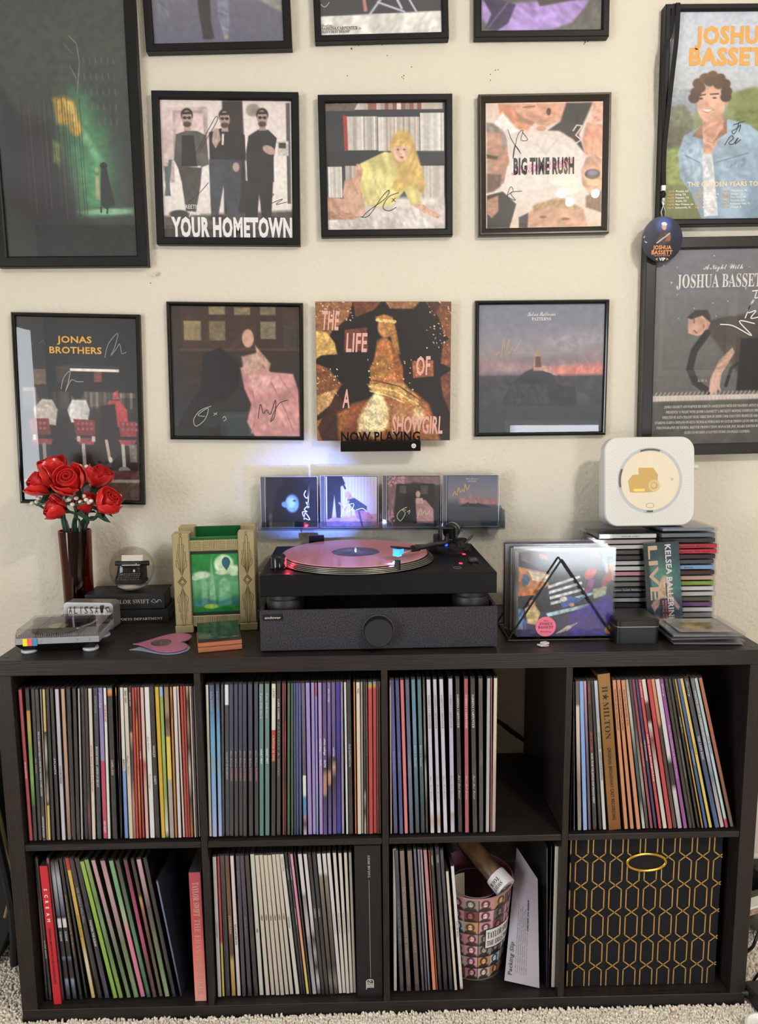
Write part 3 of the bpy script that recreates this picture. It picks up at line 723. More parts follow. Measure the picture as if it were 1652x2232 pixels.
S = frame('framed_record_sleeve', 'dark bronze framed peach picture of close faces with warm glare, right column', [(1041.4, 204.8), (1331.6, 199.6), (1329.9, 507.7), (1046.2, 513.4)], 16.5,
          (1058, 220, 1315, 493), [
    ('bg', 'dfc4b4', 'ded0c8', 'e4dcd6', 'e3d6cc', 'e0c8b4'), ('p', [(1085, 222), (1125, 222), (1165, 250), (1150, 280), (1120, 275), (1090, 255)], 'cf8a68', 6), ('p', [(1112, 222), (1240, 222), (1225, 258), (1190, 272), (1150, 262), (1122, 248)], 'd79e84', 5), ('e', 1196, 240, 5, 8, '4a2a22', .3), ('l', [(1140, 230), (1165, 228)], 3, '8a5a48'), ('p', [(1120, 235), (1140, 252), (1165, 262), (1160, 270), (1130, 258)], 'a87a64', 4), ('e', 1180, 276, 12, 6, 'd08f74'),
    ('p', [(1235, 222), (1292, 222), (1280, 250), (1262, 290), (1276, 330), (1250, 300), (1220, 282), (1196, 280), (1222, 262)], '241d1b', 5), ('l', [(1250, 282), (1258, 270), (1270, 272), (1256, 292), (1268, 302), (1256, 310)], 2.5, 'e6ded8'), ('p', [(1280, 265), (1315, 270), (1315, 340), (1276, 335), (1270, 300)], 'd89a80', 5), ('p', [(1292, 222), (1315, 222), (1315, 262), (1290, 266)], 'e0a890', 5),
    ('p', [(1060, 265), (1090, 264), (1104, 300), (1108, 340), (1098, 392), (1075, 412), (1060, 415)], 'b98b74', 3), ('p', [(1060, 262), (1092, 264), (1104, 300), (1098, 330), (1090, 285), (1060, 282)], '8a8078', 4), ('e', 1105, 345, 5, 13, 'b48068'), ('p', [(1060, 330), (1085, 335), (1082, 342), (1060, 338)], '4a342c', 3), ('p', [(1060, 372), (1092, 375), (1090, 400), (1072, 412), (1060, 414)], '6a4c40', 6),
    ('p', [(1060, 420), (1095, 412), (1125, 440), (1110, 493), (1060, 493)], '2a2624', 3), ('p', [(1060, 430), (1085, 420), (1086, 455), (1070, 470), (1060, 460)], 'b98b74', 4),
    ('p', [(1268, 370), (1280, 340), (1300, 335), (1315, 345), (1315, 420), (1290, 425), (1272, 400)], 'd2a088', 4), ('e', 1294, 377, 17, 11, '3a3438', .2), ('e', 1294, 374, 12, 6, '5b6088', .3), ('p', [(1280, 425), (1315, 415), (1315, 462), (1280, 450)], '8a6c54', 5),
    ('p', [(1145, 470), (1170, 440), (1225, 425), (1275, 455), (1285, 493), (1140, 493)], 'd2a488', 5), ('p', [(1160, 445), (1225, 428), (1272, 452), (1260, 456), (1200, 445), (1165, 458)], 'b9986a', 6), ('p', [(1131, 470), (1152, 460), (1150, 493), (1131, 493)], '3a3430', 3), ('e', 1185, 470, 8, 3, '8a5f48', .4), ('e', 1235, 475, 10, 3, '8a5f48', .4),
    ('l', [(1170, 310), (1190, 330), (1215, 300)], 5, 'c9c2c0', .6), ('p', [(1095, 240), (1075, 262), (1108, 290), (1130, 280)], 'efe6e0', 6), ('n', .05, 6)], 170, m=mat('bronze_black_frame', '2a241c', 0.3), style='bevel')
S.t('BIG TIME RUSH', 1119, 374, 33, '2b2829', 'heavy', width=134); S.t('ANOTHER LIFE', 1115, 377, 19, 'e0629a', 'script', width=140, ang=0.13)
S.sig([[(1107, 278), (1115, 300), (1135, 330), (1122, 312), (1118, 340), (1128, 290), (1140, 280), (1135, 300), (1150, 300), (1138, 283)]], 1.2, '2a2628'); S.sig([[(1102, 430), (1112, 402), (1118, 412), (1105, 422), (1124, 432), (1112, 415), (1138, 412)]], 1.2, '2a2628')

# --- third row
S = frame('framed_poster', 'narrow black framed poster of a diner counter with yellow heading, behind the red roses', [(21.4, 679), (301.3, 685.3), (314.9, 1101), (42.4, 1097.7)], 9,
          (32, 690, 304, 1092), [
    ('bg', '17161a', '16151a', '1c191a', '261f1d', '1d191a', '191617'), 
    ('p', [(140, 799), (262, 800), (262, 806), (140, 805)], 'f0e6dc', 1), ('l', [(138, 794), (262, 796)], 3, '3a3632'), ('p', [(66, 802), (94, 802), (94, 836), (66, 836)], '6a5848', 1.2), ('p', [(118, 795), (150, 795), (150, 830), (118, 830)], '42352e', 1.5), ('p', [(204, 806), (222, 806), (222, 828), (204, 828)], '7a4238', 1.2),
    ('p', [(40, 842), (70, 842), (70, 895), (40, 895)], '8f8580', 1.5), ('p', [(170, 850), (238, 850), (238, 882), (170, 882)], '857a70', 2), ('p', [(262, 852), (298, 852), (298, 862), (262, 862)], '9a8f7a', 1.5), ('v', 40, 850, 298, 898, 42, ['4a413b', '5c524a', '3a322e', '8a8078', '2e2826'], .7), ('p', [(32, 888), (300, 886), (300, 905), (32, 906)], '2e2725', 3),
    # three people from behind on stools
    ('p', [(62, 888), (82, 868), (106, 868), (118, 890), (112, 925), (64, 920)], 'b8aea6', 3), ('e', 86, 850, 15, 16, '1d1a1e', .2), ('p', [(140, 890), (152, 868), (184, 868), (192, 890), (186, 918), (148, 918)], 'cfcac8', 3), ('e', 164, 848, 16, 18, '16141a', .2),
    ('p', [(222, 892), (238, 868), (262, 868), (278, 890), (280, 925), (224, 930)], 'b8434a', 3), ('p', [(218, 880), (250, 876), (256, 930), (240, 980), (216, 960)], '1b1719', 4), ('p', [(246, 852), (258, 845), (260, 865), (246, 866)], 'c2525a', 2),
    ('p', [(48, 910), (96, 910), (100, 945), (54, 948)], '742a2e', 2), ('p', [(153, 910), (203, 912), (203, 946), (158, 946)], '7c3034', 2), ('p', [(258, 914), (298, 914), (298, 948), (260, 948)], '86343a', 2)]
    + [('e', x, y, 3.2, 3.2, 'a2555a', .5) for x0 in (52, 160, 264) for x in range(x0 + 4, x0 + 38, 10) for y in (920, 932)]
    + [('p', [(52, 955), (104, 955), (100, 968), (60, 968)], '8a3a40', 2), ('p', [(155, 952), (204, 952), (198, 967), (165, 967)], '963f46', 2), ('p', [(256, 955), (298, 955), (292, 968), (262, 968)], 'a04a50', 2), ('p', [(58, 946), (66, 946), (66, 958), (58, 958)], 'c9c2bc', 1), ('p', [(160, 948), (168, 948), (168, 960), (160, 960)], 'c9c2bc', 1), ('p', [(194, 948), (202, 948), (202, 960), (194, 960)], 'c9c2bc', 1),
       ('l', [(83, 968), (84, 1010)], 8, '9a938e'), ('l', [(174, 968), (176, 1015)], 8, 'b3ada8'), ('l', [(266, 968), (268, 1018)], 8, 'b3ada8'), ('e', 176, 1018, 14, 7, '8a847e'), ('e', 268, 1022, 15, 7, '8a847e'), ('l', [(228, 958), (234, 998)], 7, 'c9a898'), ('e', 236, 1000, 5, 7, 'e2dcd8'),
       ('p', [(32, 1024), (304, 1024), (304, 1048), (32, 1048)], '5b3436', 2), ('p', [(32, 1046), (304, 1044), (304, 1052), (32, 1053)], 'a59a94', 1.5), ('p', [(32, 1053), (304, 1052), (304, 1092), (32, 1092)], '5a4642', 4), ('p', [(280, 965), (298, 965), (298, 1005), (282, 1005)], '7a736c', 2), ('n', .1, 4)], 180, m=M_BLACKG, style='round', depth=0.016)
S.t('JONAS', 123, 744, 15, 'e2a93c', 'bold', width=79); S.t('BROTHERS', 105, 767, 15, 'e2a93c', 'bold', width=119)
S.sig([[(231, 775), (240, 745), (262, 722), (255, 750), (245, 770), (258, 755), (266, 745), (270, 765), (280, 762)]], 1.6, '8f8f96'); S.sig([[(128, 845), (135, 820), (150, 806), (145, 830), (138, 850), (152, 825), (165, 828), (180, 828)]], 1.5, 'a8a8ae'); S.sig([[(48, 752), (60, 740), (58, 752), (70, 744)], [(82, 748), (92, 740), (96, 750)]], 1.2, '5e5e66')

S = frame('framed_record_sleeve', 'thin gloss black framed dark picture with a pink gown, left of the brown sleeve', [(357.3, 656.5), (657.8, 659.8), (663.9, 960.2), (373.7, 958.2)], 8.5,
          (370, 666, 655, 952), [
    ('bg', '2f2420', '33261f', '2e2420', '2a2422', '26282a', '2a2c30'), ('p', [(390, 666), (395, 766), (520, 764), (655, 762), (655, 666)], '3e2c25', 2)]
    + [('p', [(x, y), (x + w_, y), (x + w_, y + h_), (x, y + h_)], c, 2) for x, y, w_, h_, c in ((398, 698, 38, 42, '8a7a5a'), (454, 666, 36, 18, '8a7a5a'), (454, 698, 36, 42, '7a6a4e'), (510, 668, 36, 16, '8a7a5a'), (568, 666, 34, 18, '7a6e58'), (568, 698, 34, 38, '7c705a'), (398, 775, 38, 60, '33251f'), (620, 700, 28, 60, '3c3530'))]
    + [('l', [(388, 761), (655, 758)], 5, '4f3a2f'), ('p', [(440, 770), (478, 755), (520, 790), (518, 840), (490, 870), (450, 880), (430, 945), (372, 945), (400, 890), (430, 850)], '15131a', 4), ('p', [(372, 935), (490, 930), (490, 952), (372, 952)], '1a1920', 6),
       ('p', [(522, 800), (556, 785), (590, 808), (640, 812), (652, 850), (655, 952), (552, 952), (535, 920), (545, 880), (530, 845)], 'c98f8d', 4), ('p', [(540, 815), (600, 815), (640, 840), (600, 850), (550, 860)], 'dba7a4', 8), ('p', [(560, 870), (640, 880), (640, 930), (570, 935)], 'd29a98', 14), ('l', [(548, 850), (556, 900), (545, 945)], 3, 'b47a7a'), ('l', [(590, 830), (625, 900), (640, 940)], 3, 'b47a7a'), ('l', [(610, 820), (645, 870)], 3, 'b98080'), ('p', [(525, 775), (565, 765), (575, 790), (560, 812), (530, 812)], 'c9a394', 5), ('e', 540, 735, 13, 20, 'c9a08c', .2), ('p', [(556, 750), (590, 790), (585, 808), (560, 780)], 'caa28f', 4), ('n', .08, 6)], 160, m=M_BLACKG, style='round', depth=0.016)
S.sig([[(455, 885), (430, 895), (415, 915), (420, 930), (440, 915), (448, 890), (425, 905), (440, 908)], [(460, 900), (468, 904)], [(468, 899), (460, 906)], [(480, 912), (484, 908), (488, 914), (482, 918)]], 1.4, 'b9bfae'); S.sig([[(560, 912), (566, 880), (572, 900), (580, 892), (588, 902), (600, 870), (598, 905), (588, 918), (606, 880), (628, 870)]], 1.4, '2a2628')

S = frame('framed_record_sleeve', 'thin gloss black framed sunset sea picture with small white lettering, right of the brown sleeve', [(1038.4, 654.8), (1332.4, 651.9), (1318, 948.5), (1032.9, 952.3)], 8.5,
          (1046, 662, 1324, 942), [
    ('bg', '777d8b', '7d8090', '8a8792', '978c92', '5c5a66', '464751', '41434c', '3f4148', '3d4048'), ('p', [(1046, 775), (1200, 790), (1324, 775), (1324, 812), (1046, 814)], 'b08f92', 22, .8), ('p', [(1210, 798), (1324, 792), (1324, 816), (1210, 816)], 'd0857c', 10), ('p', [(1180, 735), (1324, 715), (1324, 745), (1230, 760)], 'a29aa2', 14, .6), ('p', [(1046, 816), (1324, 816), (1324, 880), (1046, 880)], '45464f', 4), ('l', [(1230, 817), (1324, 816)], 3, 'a86a6a', .7),
    ('p', [(1095, 880), (1120, 832), (1150, 808), (1170, 800), (1205, 805), (1220, 830), (1250, 850), (1270, 885)], '34363d', 4), ('p', [(1115, 835), (1200, 835), (1205, 880), (1110, 880)], '3b3d45', 6), ('p', [(1230, 842), (1262, 842), (1268, 878), (1236, 878)], '33353c', 2),
    ('p', [(1170, 770), (1180, 762), (1186, 780), (1184, 795), (1205, 796), (1222, 818), (1208, 812), (1188, 806), (1168, 806)], 'c0948a', 2), ('e', 1176, 768, 5, 7, 'b08a72'), ('p', [(1172, 775), (1184, 775), (1186, 798), (1172, 798)], '6a4a48', 2), ('n', .05, 9)], 150, m=M_BLACKG, style='round', depth=0.016)
S.t('Kelsea Ballerini', 1153, 687, 10, 'e9e4e2', 'script', width=62); S.t('PATTERNS', 1163, 697, 7, 'e9e4e2', 'serif', width=42)
S.sig([[(1084, 772), (1092, 765), (1096, 774), (1102, 735), (1104, 768), (1114, 735), (1112, 768), (1120, 755), (1126, 762), (1140, 738)]], 1.5, 'b9a98c')

# --- right: two tall framed posters
S = frame('framed_poster', 'tall black framed tour poster of a curly haired man in a denim jacket, upper right', [(1452, 11), (1757, 3), (1740, 489), (1436, 488)], 13,
          (1462, 23, 1735, 478), [
    ('bg', 'c2c8d6', 'c6cbd8', 'c3cad6', 'b5b9bd', '8a8f70', '727a4a', '6e7844', '747c48', '6a7045'), ('p', [(1462, 192), (1500, 188), (1530, 192), (1530, 240), (1462, 235)], '9aa2ab', 6), ('p', [(1462, 228), (1500, 222), (1520, 260), (1510, 310), (1462, 320)], '6f725c', 8), ('p', [(1590, 200), (1640, 185), (1735, 182), (1735, 330), (1590, 290)], '7f8a52', 8), ('p', [(1462, 320), (1500, 318), (1510, 400), (1462, 400)], '86934e', 10), ('p', [(1462, 270), (1505, 268), (1495, 312), (1462, 318)], '58563f', 10), ('p', [(1610, 235), (1735, 230), (1735, 260), (1610, 262)], '69753f', 12),
    ('p', [(1488, 330), (1500, 290), (1530, 272), (1595, 255), (1640, 268), (1680, 300), (1700, 478), (1545, 478), (1520, 420), (1495, 385)], '8fa6bb', 3), ('p', [(1500, 330), (1530, 300), (1545, 345), (1535, 400), (1510, 380)], 'a1b7c9', 8), ('p', [(1565, 300), (1625, 280), (1650, 330), (1640, 440), (1590, 440)], '9bb1c5', 10), ('l', [(1505, 335), (1535, 350)], 2, '5f7890'), ('l', [(1572, 350), (1640, 330)], 2, '5f7890'), ('p', [(1588, 352), (1636, 338), (1636, 360), (1590, 364)], '88a0b8', 3),
    ('p', [(1540, 320), (1562, 330), (1580, 470), (1550, 472), (1545, 400)], 'dcdde0', 3), ('p', [(1540, 280), (1580, 268), (1575, 300), (1560, 332), (1542, 330)], 'cf9f88', 3), ('p', [(1517, 292), (1538, 264), (1540, 298)], '9a7055', 2), ('p', [(1570, 295), (1590, 245), (1592, 285), (1562, 306)], '9a7055', 2),
    ('p', [(1535, 235), (1580, 235), (1584, 275), (1560, 300), (1540, 285)], 'c9967f', 3), ('e', 1555, 222, 30, 40, 'd8a890', .1), ('e', 1587, 216, 5, 10, 'cf9a82')]
    + [('e', x, y, 12, 11, c, .3) for x, y, c in ((1522, 195, '4f3524'), (1526, 176, '5c3f2b'), (1540, 165, '6b4a32'), (1556, 160, '6b4a32'), (1572, 166, '5c3f2b'), (1583, 178, '4f3524'), (1587, 194, '4a3020'), (1530, 186, '5c3f2b'), (1550, 172, '5c3f2b'), (1570, 178, '5c3f2b'), (1518, 208, '432c1e'), (1586, 206, '432c1e'))]
    + [('l', [(1526, 204), (1542, 200)], 3, '3e2a1e'), ('l', [(1553, 200), (1570, 199)], 3, '3e2a1e'), ('e', 1533, 209, 5, 2.5, '3a2a22', .3), ('e', 1562, 208, 5, 2.5, '3a2a22', .3), ('e', 1546, 222, 4, 6, 'c68f78', .5), ('e', 1549, 236, 12, 3.5, 'f2e6e0', .3), ('l', [(1537, 236), (1549, 240), (1561, 234)], 1.5, '9a5a4c'), ('n', .10, 5, (1462, 185, 1520, 478)), ('n', .06, 6)], 170, m=M_BLACKF, depth=0.026)
S.t('JOSHUA', 1515, 90, 33, 'e3a44e', 'heavy', width=168); S.t('BASSETT', 1504, 136, 33, 'e3a44e', 'heavy', width=190); S.t('THE GOLDEN YEARS TOUR', 1511, 404, 9.5, 'f0d7ae', 'bold', width=172)
for i, (a_, b_, c_) in enumerate((('Phoenix, AZ', 'Atlanta, GA', 'Philadelphia, PA'), ('Irving, TX', 'Birmingham, AL', 'Boston, MA'), ('Houston, TX', 'Nashville, TN', 'New York, NY'), ('Austin, TX', 'Raleigh, NC', 'Toronto, ON'), ('New Orleans, LA', 'Charlotte, NC', 'Rochester Hills, MI'), ('Jacksonville, FL', 'Baltimore, MD', 'Chicago, IL'))):
    yy = 416 + i * 7.4
    for (x, s_) in ((1486, a_), (1546, b_), (1606, c_)):
        S.t(s_, x, yy, 3.8, 'f2f0ea', 'bold'); S.t(('Jul 30', 'Aug 01', 'Aug 02')[int(x > 1500) + int(x > 1600)] if i == 0 else 'Aug %02d' % ((0, 1, 2, 3, 5, 6)[i] + (0, 8, 16)[int(x > 1500) + int(x > 1600)]), x - 3, yy, 3.6, 'e0b060', 'bold', align='R')
S.sig([[(1604, 268), (1628, 260)], [(1616, 262), (1612, 280), (1606, 288), (1602, 282), (1612, 276), (1620, 268), (1617, 284)], [(1588, 312), (1600, 292), (1606, 298), (1596, 308), (1606, 310), (1616, 296), (1610, 310), (1622, 300)]], 1.8, '33343a')

S = frame('framed_poster', 'tall black framed grey poster of a man leaning over piano keys, lower right', [(1413, 522), (1752, 508), (1735, 990), (1393, 991)], 24,
          (1434, 543, 1716, 967), [
    ('bg', '74747a', '6f6f74', '6b6a6c', '676563', '62605d', '5d5a57', '565350'), ('d', 26, 1.1, 'd8d6d2', (1440, 550, 1716, 700)),
    ('p', [(1540, 700), (1570, 690), (1640, 680), (1716, 700), (1716, 860), (1640, 850), (1600, 790), (1555, 730)], '4b4440', 6), ('p', [(1505, 712), (1520, 690), (1545, 682), (1552, 690), (1552, 705), (1530, 712)], '3c3430', 3), ('p', [(1505, 690), (1530, 680), (1552, 700), (1545, 722), (1525, 728), (1506, 722)], 'c29c8a', 3), ('e', 1525, 706, 20, 18, 'bf9885', .2), ('p', [(1502, 688), (1520, 672), (1545, 672), (1552, 688), (1535, 684), (1512, 692)], '3a322e', 3), ('l', [(1516, 684), (1518, 700)], 2, '5a4238'), ('l', [(1518, 716), (1524, 722)], 2, '5a4238'), ('e', 1538, 707, 2.5, 6, 'a86a60', .4),
    ('l', [(1546, 722), (1520, 760), (1512, 800), (1525, 830), (1552, 850)], 15, '2c2b2b'), ('p', [(1618, 735), (1700, 735), (1700, 850), (1612, 850)], '1d1c1e', 3), ('l', [(1590, 838), (1600, 800), (1620, 785)], 7, '242324'),
    ('p', [(1600, 755), (1606, 765), (1580, 812), (1562, 810), (1572, 785)], 'c09a88', 2), ('p', [(1562, 808), (1580, 810), (1576, 845), (1562, 858), (1554, 850), (1556, 825)], 'c6a292', 2), ('l', [(1560, 840), (1560, 856)], 4, 'd0ae9e'), ('l', [(1568, 840), (1570, 856)], 4, 'd0ae9e'), ('l', [(1574, 838), (1578, 848)], 4, 'd0ae9e'),
    ('p', [(1434, 858), (1716, 858), (1716, 869), (1434, 871)], 'cdc0b8', 1.2)] + [('l', [(x, 858), (x + 4, 851)], 2, 'b8aea8') for x in range(1440, 1716, 9)]
    + [('l', [(x, 862), (x, 870)], 1, '8a807a', .6) for x in range(1440, 1716, 8)] + [('p', [(1434, 872), (1716, 870), (1716, 967), (1434, 967)], '55524f', 8), ('n', .05, 8)], 170, m=mat('dark_grey_frame', '1d1a17', 0.36), depth=0.03)
S.t('A Night With', 1533, 586, 11, 'e8e4e0', 'script', width=82); S.t('JOSHUA BASSETT', 1478, 624, 27, 'dcd6d2', 'serif', width=190)
S.sig([[(1636, 634), (1652, 632)], [(1646, 634), (1640, 655), (1634, 662), (1642, 650), (1652, 648)], [(1624, 692), (1634, 664), (1630, 680), (1646, 676), (1636, 692), (1652, 690)], [(1572, 704), (1600, 708), (1640, 730), (1612, 698), (1645, 704)]], 2.2, 'e9e6e4')
for i, s_ in enumerate(('JOSHUA BASSETT AND WARNER RECORDS IN ASSOCIATION WITH FOUNDATIONS ARTIST MANAGEMENT', 'PRESENTS "A NIGHT WITH JOSHUA BASSETT" A BECKETT MOVING COMPANY PRODUCTION', 'DIRECTED BY ALEX CHALOFF MUSIC DIRECTION BY EDDIE COOK EXECUTIVE PRODUCER SARAH CARPENTER', 'STARRING KARINA DEPIANO ON KEYS NICHOLAS PODGLOUE ON GUITAR EDISON LO ON DRUMS BROOK ALEXANDER', 'PHOTOGRAPHY BY DEREK BREVER PRODUCTION MANAGER JOE SKARZ EDITED BY SCOTT DASILK', 'FILMED AND RECORDED AT EAST WEST STUDIOS, LOS ANGELES, CALIFORNIA')):
    wd_ = (230, 222, 236, 268, 260, 140)[i]; S.t(s_, 1575, 886 + i * 11.6, 5.5, 'cfc8c3', 'serif', align='C', width=wd_)
S.t('A M A', 1529, 829, 6, 'b8b2ae', 'serif', width=20)
# ------------------------------------------------------------------ record sleeve on its lettered wall stand
def quad_thing(name, label, cat, quad, Y, group=None):
    Q = [at(u, v, Y) for u, v in quad]; c = sum(Q, Vector()) / 4; dx = ((Q[1] + Q[2]) - (Q[0] + Q[3])) / 2; dz = ((Q[0] + Q[1]) - (Q[2] + Q[3])) / 2
    return thing(name, label, cat, (c.x, Y, c.z), (0, -math.atan2(dx.z, dx.x), 0), group), dx.length, dz.length


T, w, h_ = quad_thing('record_sleeve', 'unframed brown and gold record sleeve on the lettered black wall stand', 'record', [(689.7, 660), (985.4, 655), (978.5, 962), (688.8, 958.5)], 0.336)
b = MB(); b.box(-w / 2, w / 2, 0, 0.006, -h_ / 2, h_ / 2); b.build('jacket', mat('cream_card', 'e8dcc8', 0.6), T)
S = Sheet(T, (689, 657, 982, 960), w, h_, -0.0004)
G1, G2, G3, G4 = '8a5a32', 'c08a52', '5a3420', 'e0bf8a'
S.art([('bg', '1d1412', '171011', '1a1210', '22150f')] + [('p', q, c, 3) for q, c in (
    ([(689, 657), (770, 657), (760, 690), (725, 720), (700, 760), (689, 765)], '8a5c3e'), ([(770, 657), (830, 657), (815, 675), (775, 690)], '6b3f28'), ([(840, 657), (915, 657), (900, 672), (850, 672)], '9a6a44'), ([(925, 657), (982, 657), (982, 740), (965, 725), (955, 690)], '7a4a2e'), ([(930, 657), (960, 657), (945, 695)], '4a2a1c'),
    ([(689, 720), (712, 722), (730, 745), (735, 770), (700, 772), (689, 780)], 'd0a860'), ([(689, 790), (715, 800), (745, 835), (730, 860), (700, 870), (689, 865)], '7a4a2a'), ([(689, 860), (735, 845), (720, 880), (689, 905)], 'b88f5c'), ([(689, 915), (720, 900), (715, 945), (705, 960), (689, 960)], '9a6238'), ([(965, 745), (982, 735), (982, 800), (960, 790)], '7a4a2e'), ([(960, 820), (982, 805), (982, 900), (965, 860)], '6b3f2a'), ([(735, 850), (690, 930), (700, 960), (735, 960), (760, 900)], '3a1f16'),
    ([(752, 717), (800, 712), (802, 762), (750, 764)], '6a3a2e'), ([(898, 785), (944, 783), (945, 818), (900, 822)], '9a5a3a'))]
    + [('p', [(735, 900), (770, 880), (830, 860), (900, 850), (935, 880), (955, 940), (960, 960), (735, 960)], '9c6238', 8), ('p', [(760, 880), (800, 870), (790, 955), (740, 958)], '7c4528', 10), ('p', [(822, 740), (838, 732), (856, 745), (862, 780), (870, 840), (858, 852), (826, 840), (812, 800)], 'b87444', 5), ('p', [(850, 745), (864, 760), (878, 800), (880, 840), (868, 850), (860, 800)], '96562f', 4), ('e', 840, 712, 17, 22, 'c08552', .25), ('p', [(818, 690), (835, 684), (856, 690), (864, 720), (872, 770), (862, 770), (850, 730), (828, 704)], 'a8783e', 4), ('l', [(822, 696), (860, 700)], 7, 'd8b27a'),
       ('p', [(805, 800), (822, 775), (850, 770), (850, 810), (830, 830), (808, 835)], '9a6a36', 4), ('p', [(800, 835), (880, 832), (915, 870), (905, 885), (860, 862), (810, 852)], 'c79a58', 5), ('l', [(805, 840), (860, 850), (912, 880)], 3, 'e6c88c'), ('l', [(812, 826), (870, 840), (918, 872)], 3, '6a4020'), ('l', [(806, 850), (850, 862), (880, 876)], 3, 'e6c88c'),
       ('p', [(820, 850), (832, 860), (848, 890), (845, 930), (815, 955), (790, 940), (778, 955), (780, 910), (800, 875)], 'e2c795', 8), ('p', [(815, 860), (828, 880), (830, 930), (805, 935), (800, 890)], 'f0dcae', 10), ('e', 870, 900, 16, 20, 'd2ac74', .5), ('e', 908, 905, 18, 18, 'dcbc8a', .6), ('p', [(845, 870), (900, 880), (905, 920), (850, 925)], 'a86e46', 8, .7),
       ('d', 60, 1.3, 'f0d8a0', (800, 780, 920, 890)), ('d', 50, 1.2, 'e8caa0', (689, 657, 770, 700)), ('d', 40, 1.2, 'e8caa0', (930, 657, 982, 760)), ('d', 40, 1.1, 'e8caa0', (689, 800, 740, 860)), ('n', .22, 3), ('n', .15, 11)], 190)
for s_, x, y, cp, wd_, a_ in (('THE', 701, 716, 40, 37, -.03), ('LIFE', 754, 764, 40, 45, 0), ('OF', 906, 815, 40, 31, 0.03), ('A', 745, 886, 40, 16, 0), ('SHOWGIRL', 853, 944, 38, 112, 0)):
    S.t(s_, x, y, cp, 'dba79c', 'bold', width=wd_, shear=.06, ang=a_)
p1, p2 = at(742, 962, 0.306), at(917, 983, 0.306)
T = thing('wall_stand', 'black wall stand with raised letters under the brown and gold sleeve', 'stand', ((p1.x + p2.x) / 2, 0.306, p2.z))
W2, H2 = (p2.x - p1.x) / 2, p1.z - p2.z
b = MB(); b.box(-W2, W2, 0, 0.0275, 0, H2, 0.001); b.build('block', mat('gloss_black_acrylic', '0a0a0c', 0.12), T)
b = MB(); b.box(-W2 + .01, W2 - .01, 0.0435, WY - 0.307, 0, H2 + .05, 0.001); b.box(-W2 + .01, W2 - .01, 0.027, 0.045, 0, 0.004); b.build('back_plate', mat('gloss_black_acrylic'), T)
P, TT = text2d('NOW PLAYING', 'bold'); P = P * np.array([2 * W2 * .985 / (P[:, 0].max() - P[:, 0].min()), 0.021]); P[:, 0] -= P[:, 0].mean() * 0 + (P[:, 0].max() + P[:, 0].min()) / 2
n = len(P); V = [(a, y_, c_ + H2 - .0005) for y_ in (0.004, 0.010) for a, c_ in P]; ed = {}
for tr in TT:
    for i in range(3):
        k_ = (tr[i], tr[(i + 1) % 3]); ed[k_] = 1
sides = [(a, a + n, c_ + n, c_) for a, c_ in ed if (c_, a) not in ed]
b = MB(); b.add(V, TT + [tuple(i + n for i in tr[::-1]) for tr in TT] + sides); b.build('raised_letters', mat('gloss_black_acrylic'), T)
b = MB(); b.lathe([(0.0, 0), (0.0018, 0)], 16, (W2 - .0155, -0.0004, H2 / 2), Matrix.Rotation(PI / 2, 4, 'X')); b.lathe([(0.0026, 0), (0.0052, 0)], 24, (W2 - .0155, -0.0004, H2 / 2), Matrix.Rotation(PI / 2, 4, 'X')); b.build('disc_emblem', ink('d9d9dc'), T)

# ------------------------------------------------------------------ lanyard with round pass over the corner of the tour poster
T = thing('lanyard', 'black lanyard with round dark blue pass hung over the corner of the tour poster', 'lanyard', tuple(at(1443, 522, 0.318)))
o_l = Vector(T.location)
M_STRAP = mat('black_strap', '0a0a0b', 0.8)


def strap(pts, wd_, twist):
    P = spline([at(*p) - o_l for p in pts], 8); b = MB(); V = []
    for i, p in enumerate(P):
        a = twist * i / len(P); d = Vector((math.cos(a), math.sin(a) * .6, 0)) * wd_ / 2; V += [p - d, p + d]
    F = [(2 * i, 2 * i + 1, 2 * i + 3, 2 * i + 2) for i in range(len(P) - 1)]; b.add(V, F); V2 = [Vector(v) + Vector((0, .0012, 0)) for v in V]; b.add(V2, [f[::-1] for f in F])
    b.build('strap', M_STRAP, T)


strap([(1478, 8, .352), (1478, 7, .332), (1478, 30, .3295), (1474, 90, .329), (1466, 160, .3275), (1456, 250, .327), (1448, 330, .326), (1447, 405, .325)], .0098, 0.25)
strap([(1472, 8, .352), (1470, 14, .334), (1462, 70, .334), (1448, 115, .332), (1446, 200, .331), (1449, 280, .328), (1446, 340, .327), (1447, 405, .327)], .009, -0.2)
c0 = at(1446, 410, .325) - o_l; b = MB(); b.box(c0.x - .0045, c0.x + .0045, c0.y - .002, c0.y + .003, c0.z - .006, c0.z + .006, .0008); b.build('crimp', M_CHROME, T)
c1 = at(1446, 424, .325) - o_l; b = MB(); b.sphere(c1, .0055, 8, (1, .7, 1.3)); b.build('strap_loop', M_STRAP, T)
pts = [at(1446, v, .324) - o_l for v in (432, 440, 447)]; b = MB(); b.tube(pts, [.0032, .0042, .0025], 10); b.tube([at(u, v, .323) - o_l for u, v in ((1446, 447), (1441, 462), (1444, 474), (1449, 474), (1450, 462), (1446, 447))], .001, 6); b.build('swivel_clip', M_CHROME, T)
R_ = 46.5 / 1052; b = MB(); b.lathe([(0.0, -.0015), (R_ - .0004, -.0015), (R_, -.001), (R_, .001), (0.0, .0015)], 56, M=Matrix.Rotation(PI / 2, 4, 'X') @ Matrix.Diagonal((1, 1.07, 1, 1))); b.build('pass', mat('pass_card_edge', '15182a', 0.3), T)
S = Sheet(T, (1396, 472, 1490, 572), 2 * R_, 2 * R_ * 1.07, -.0019)
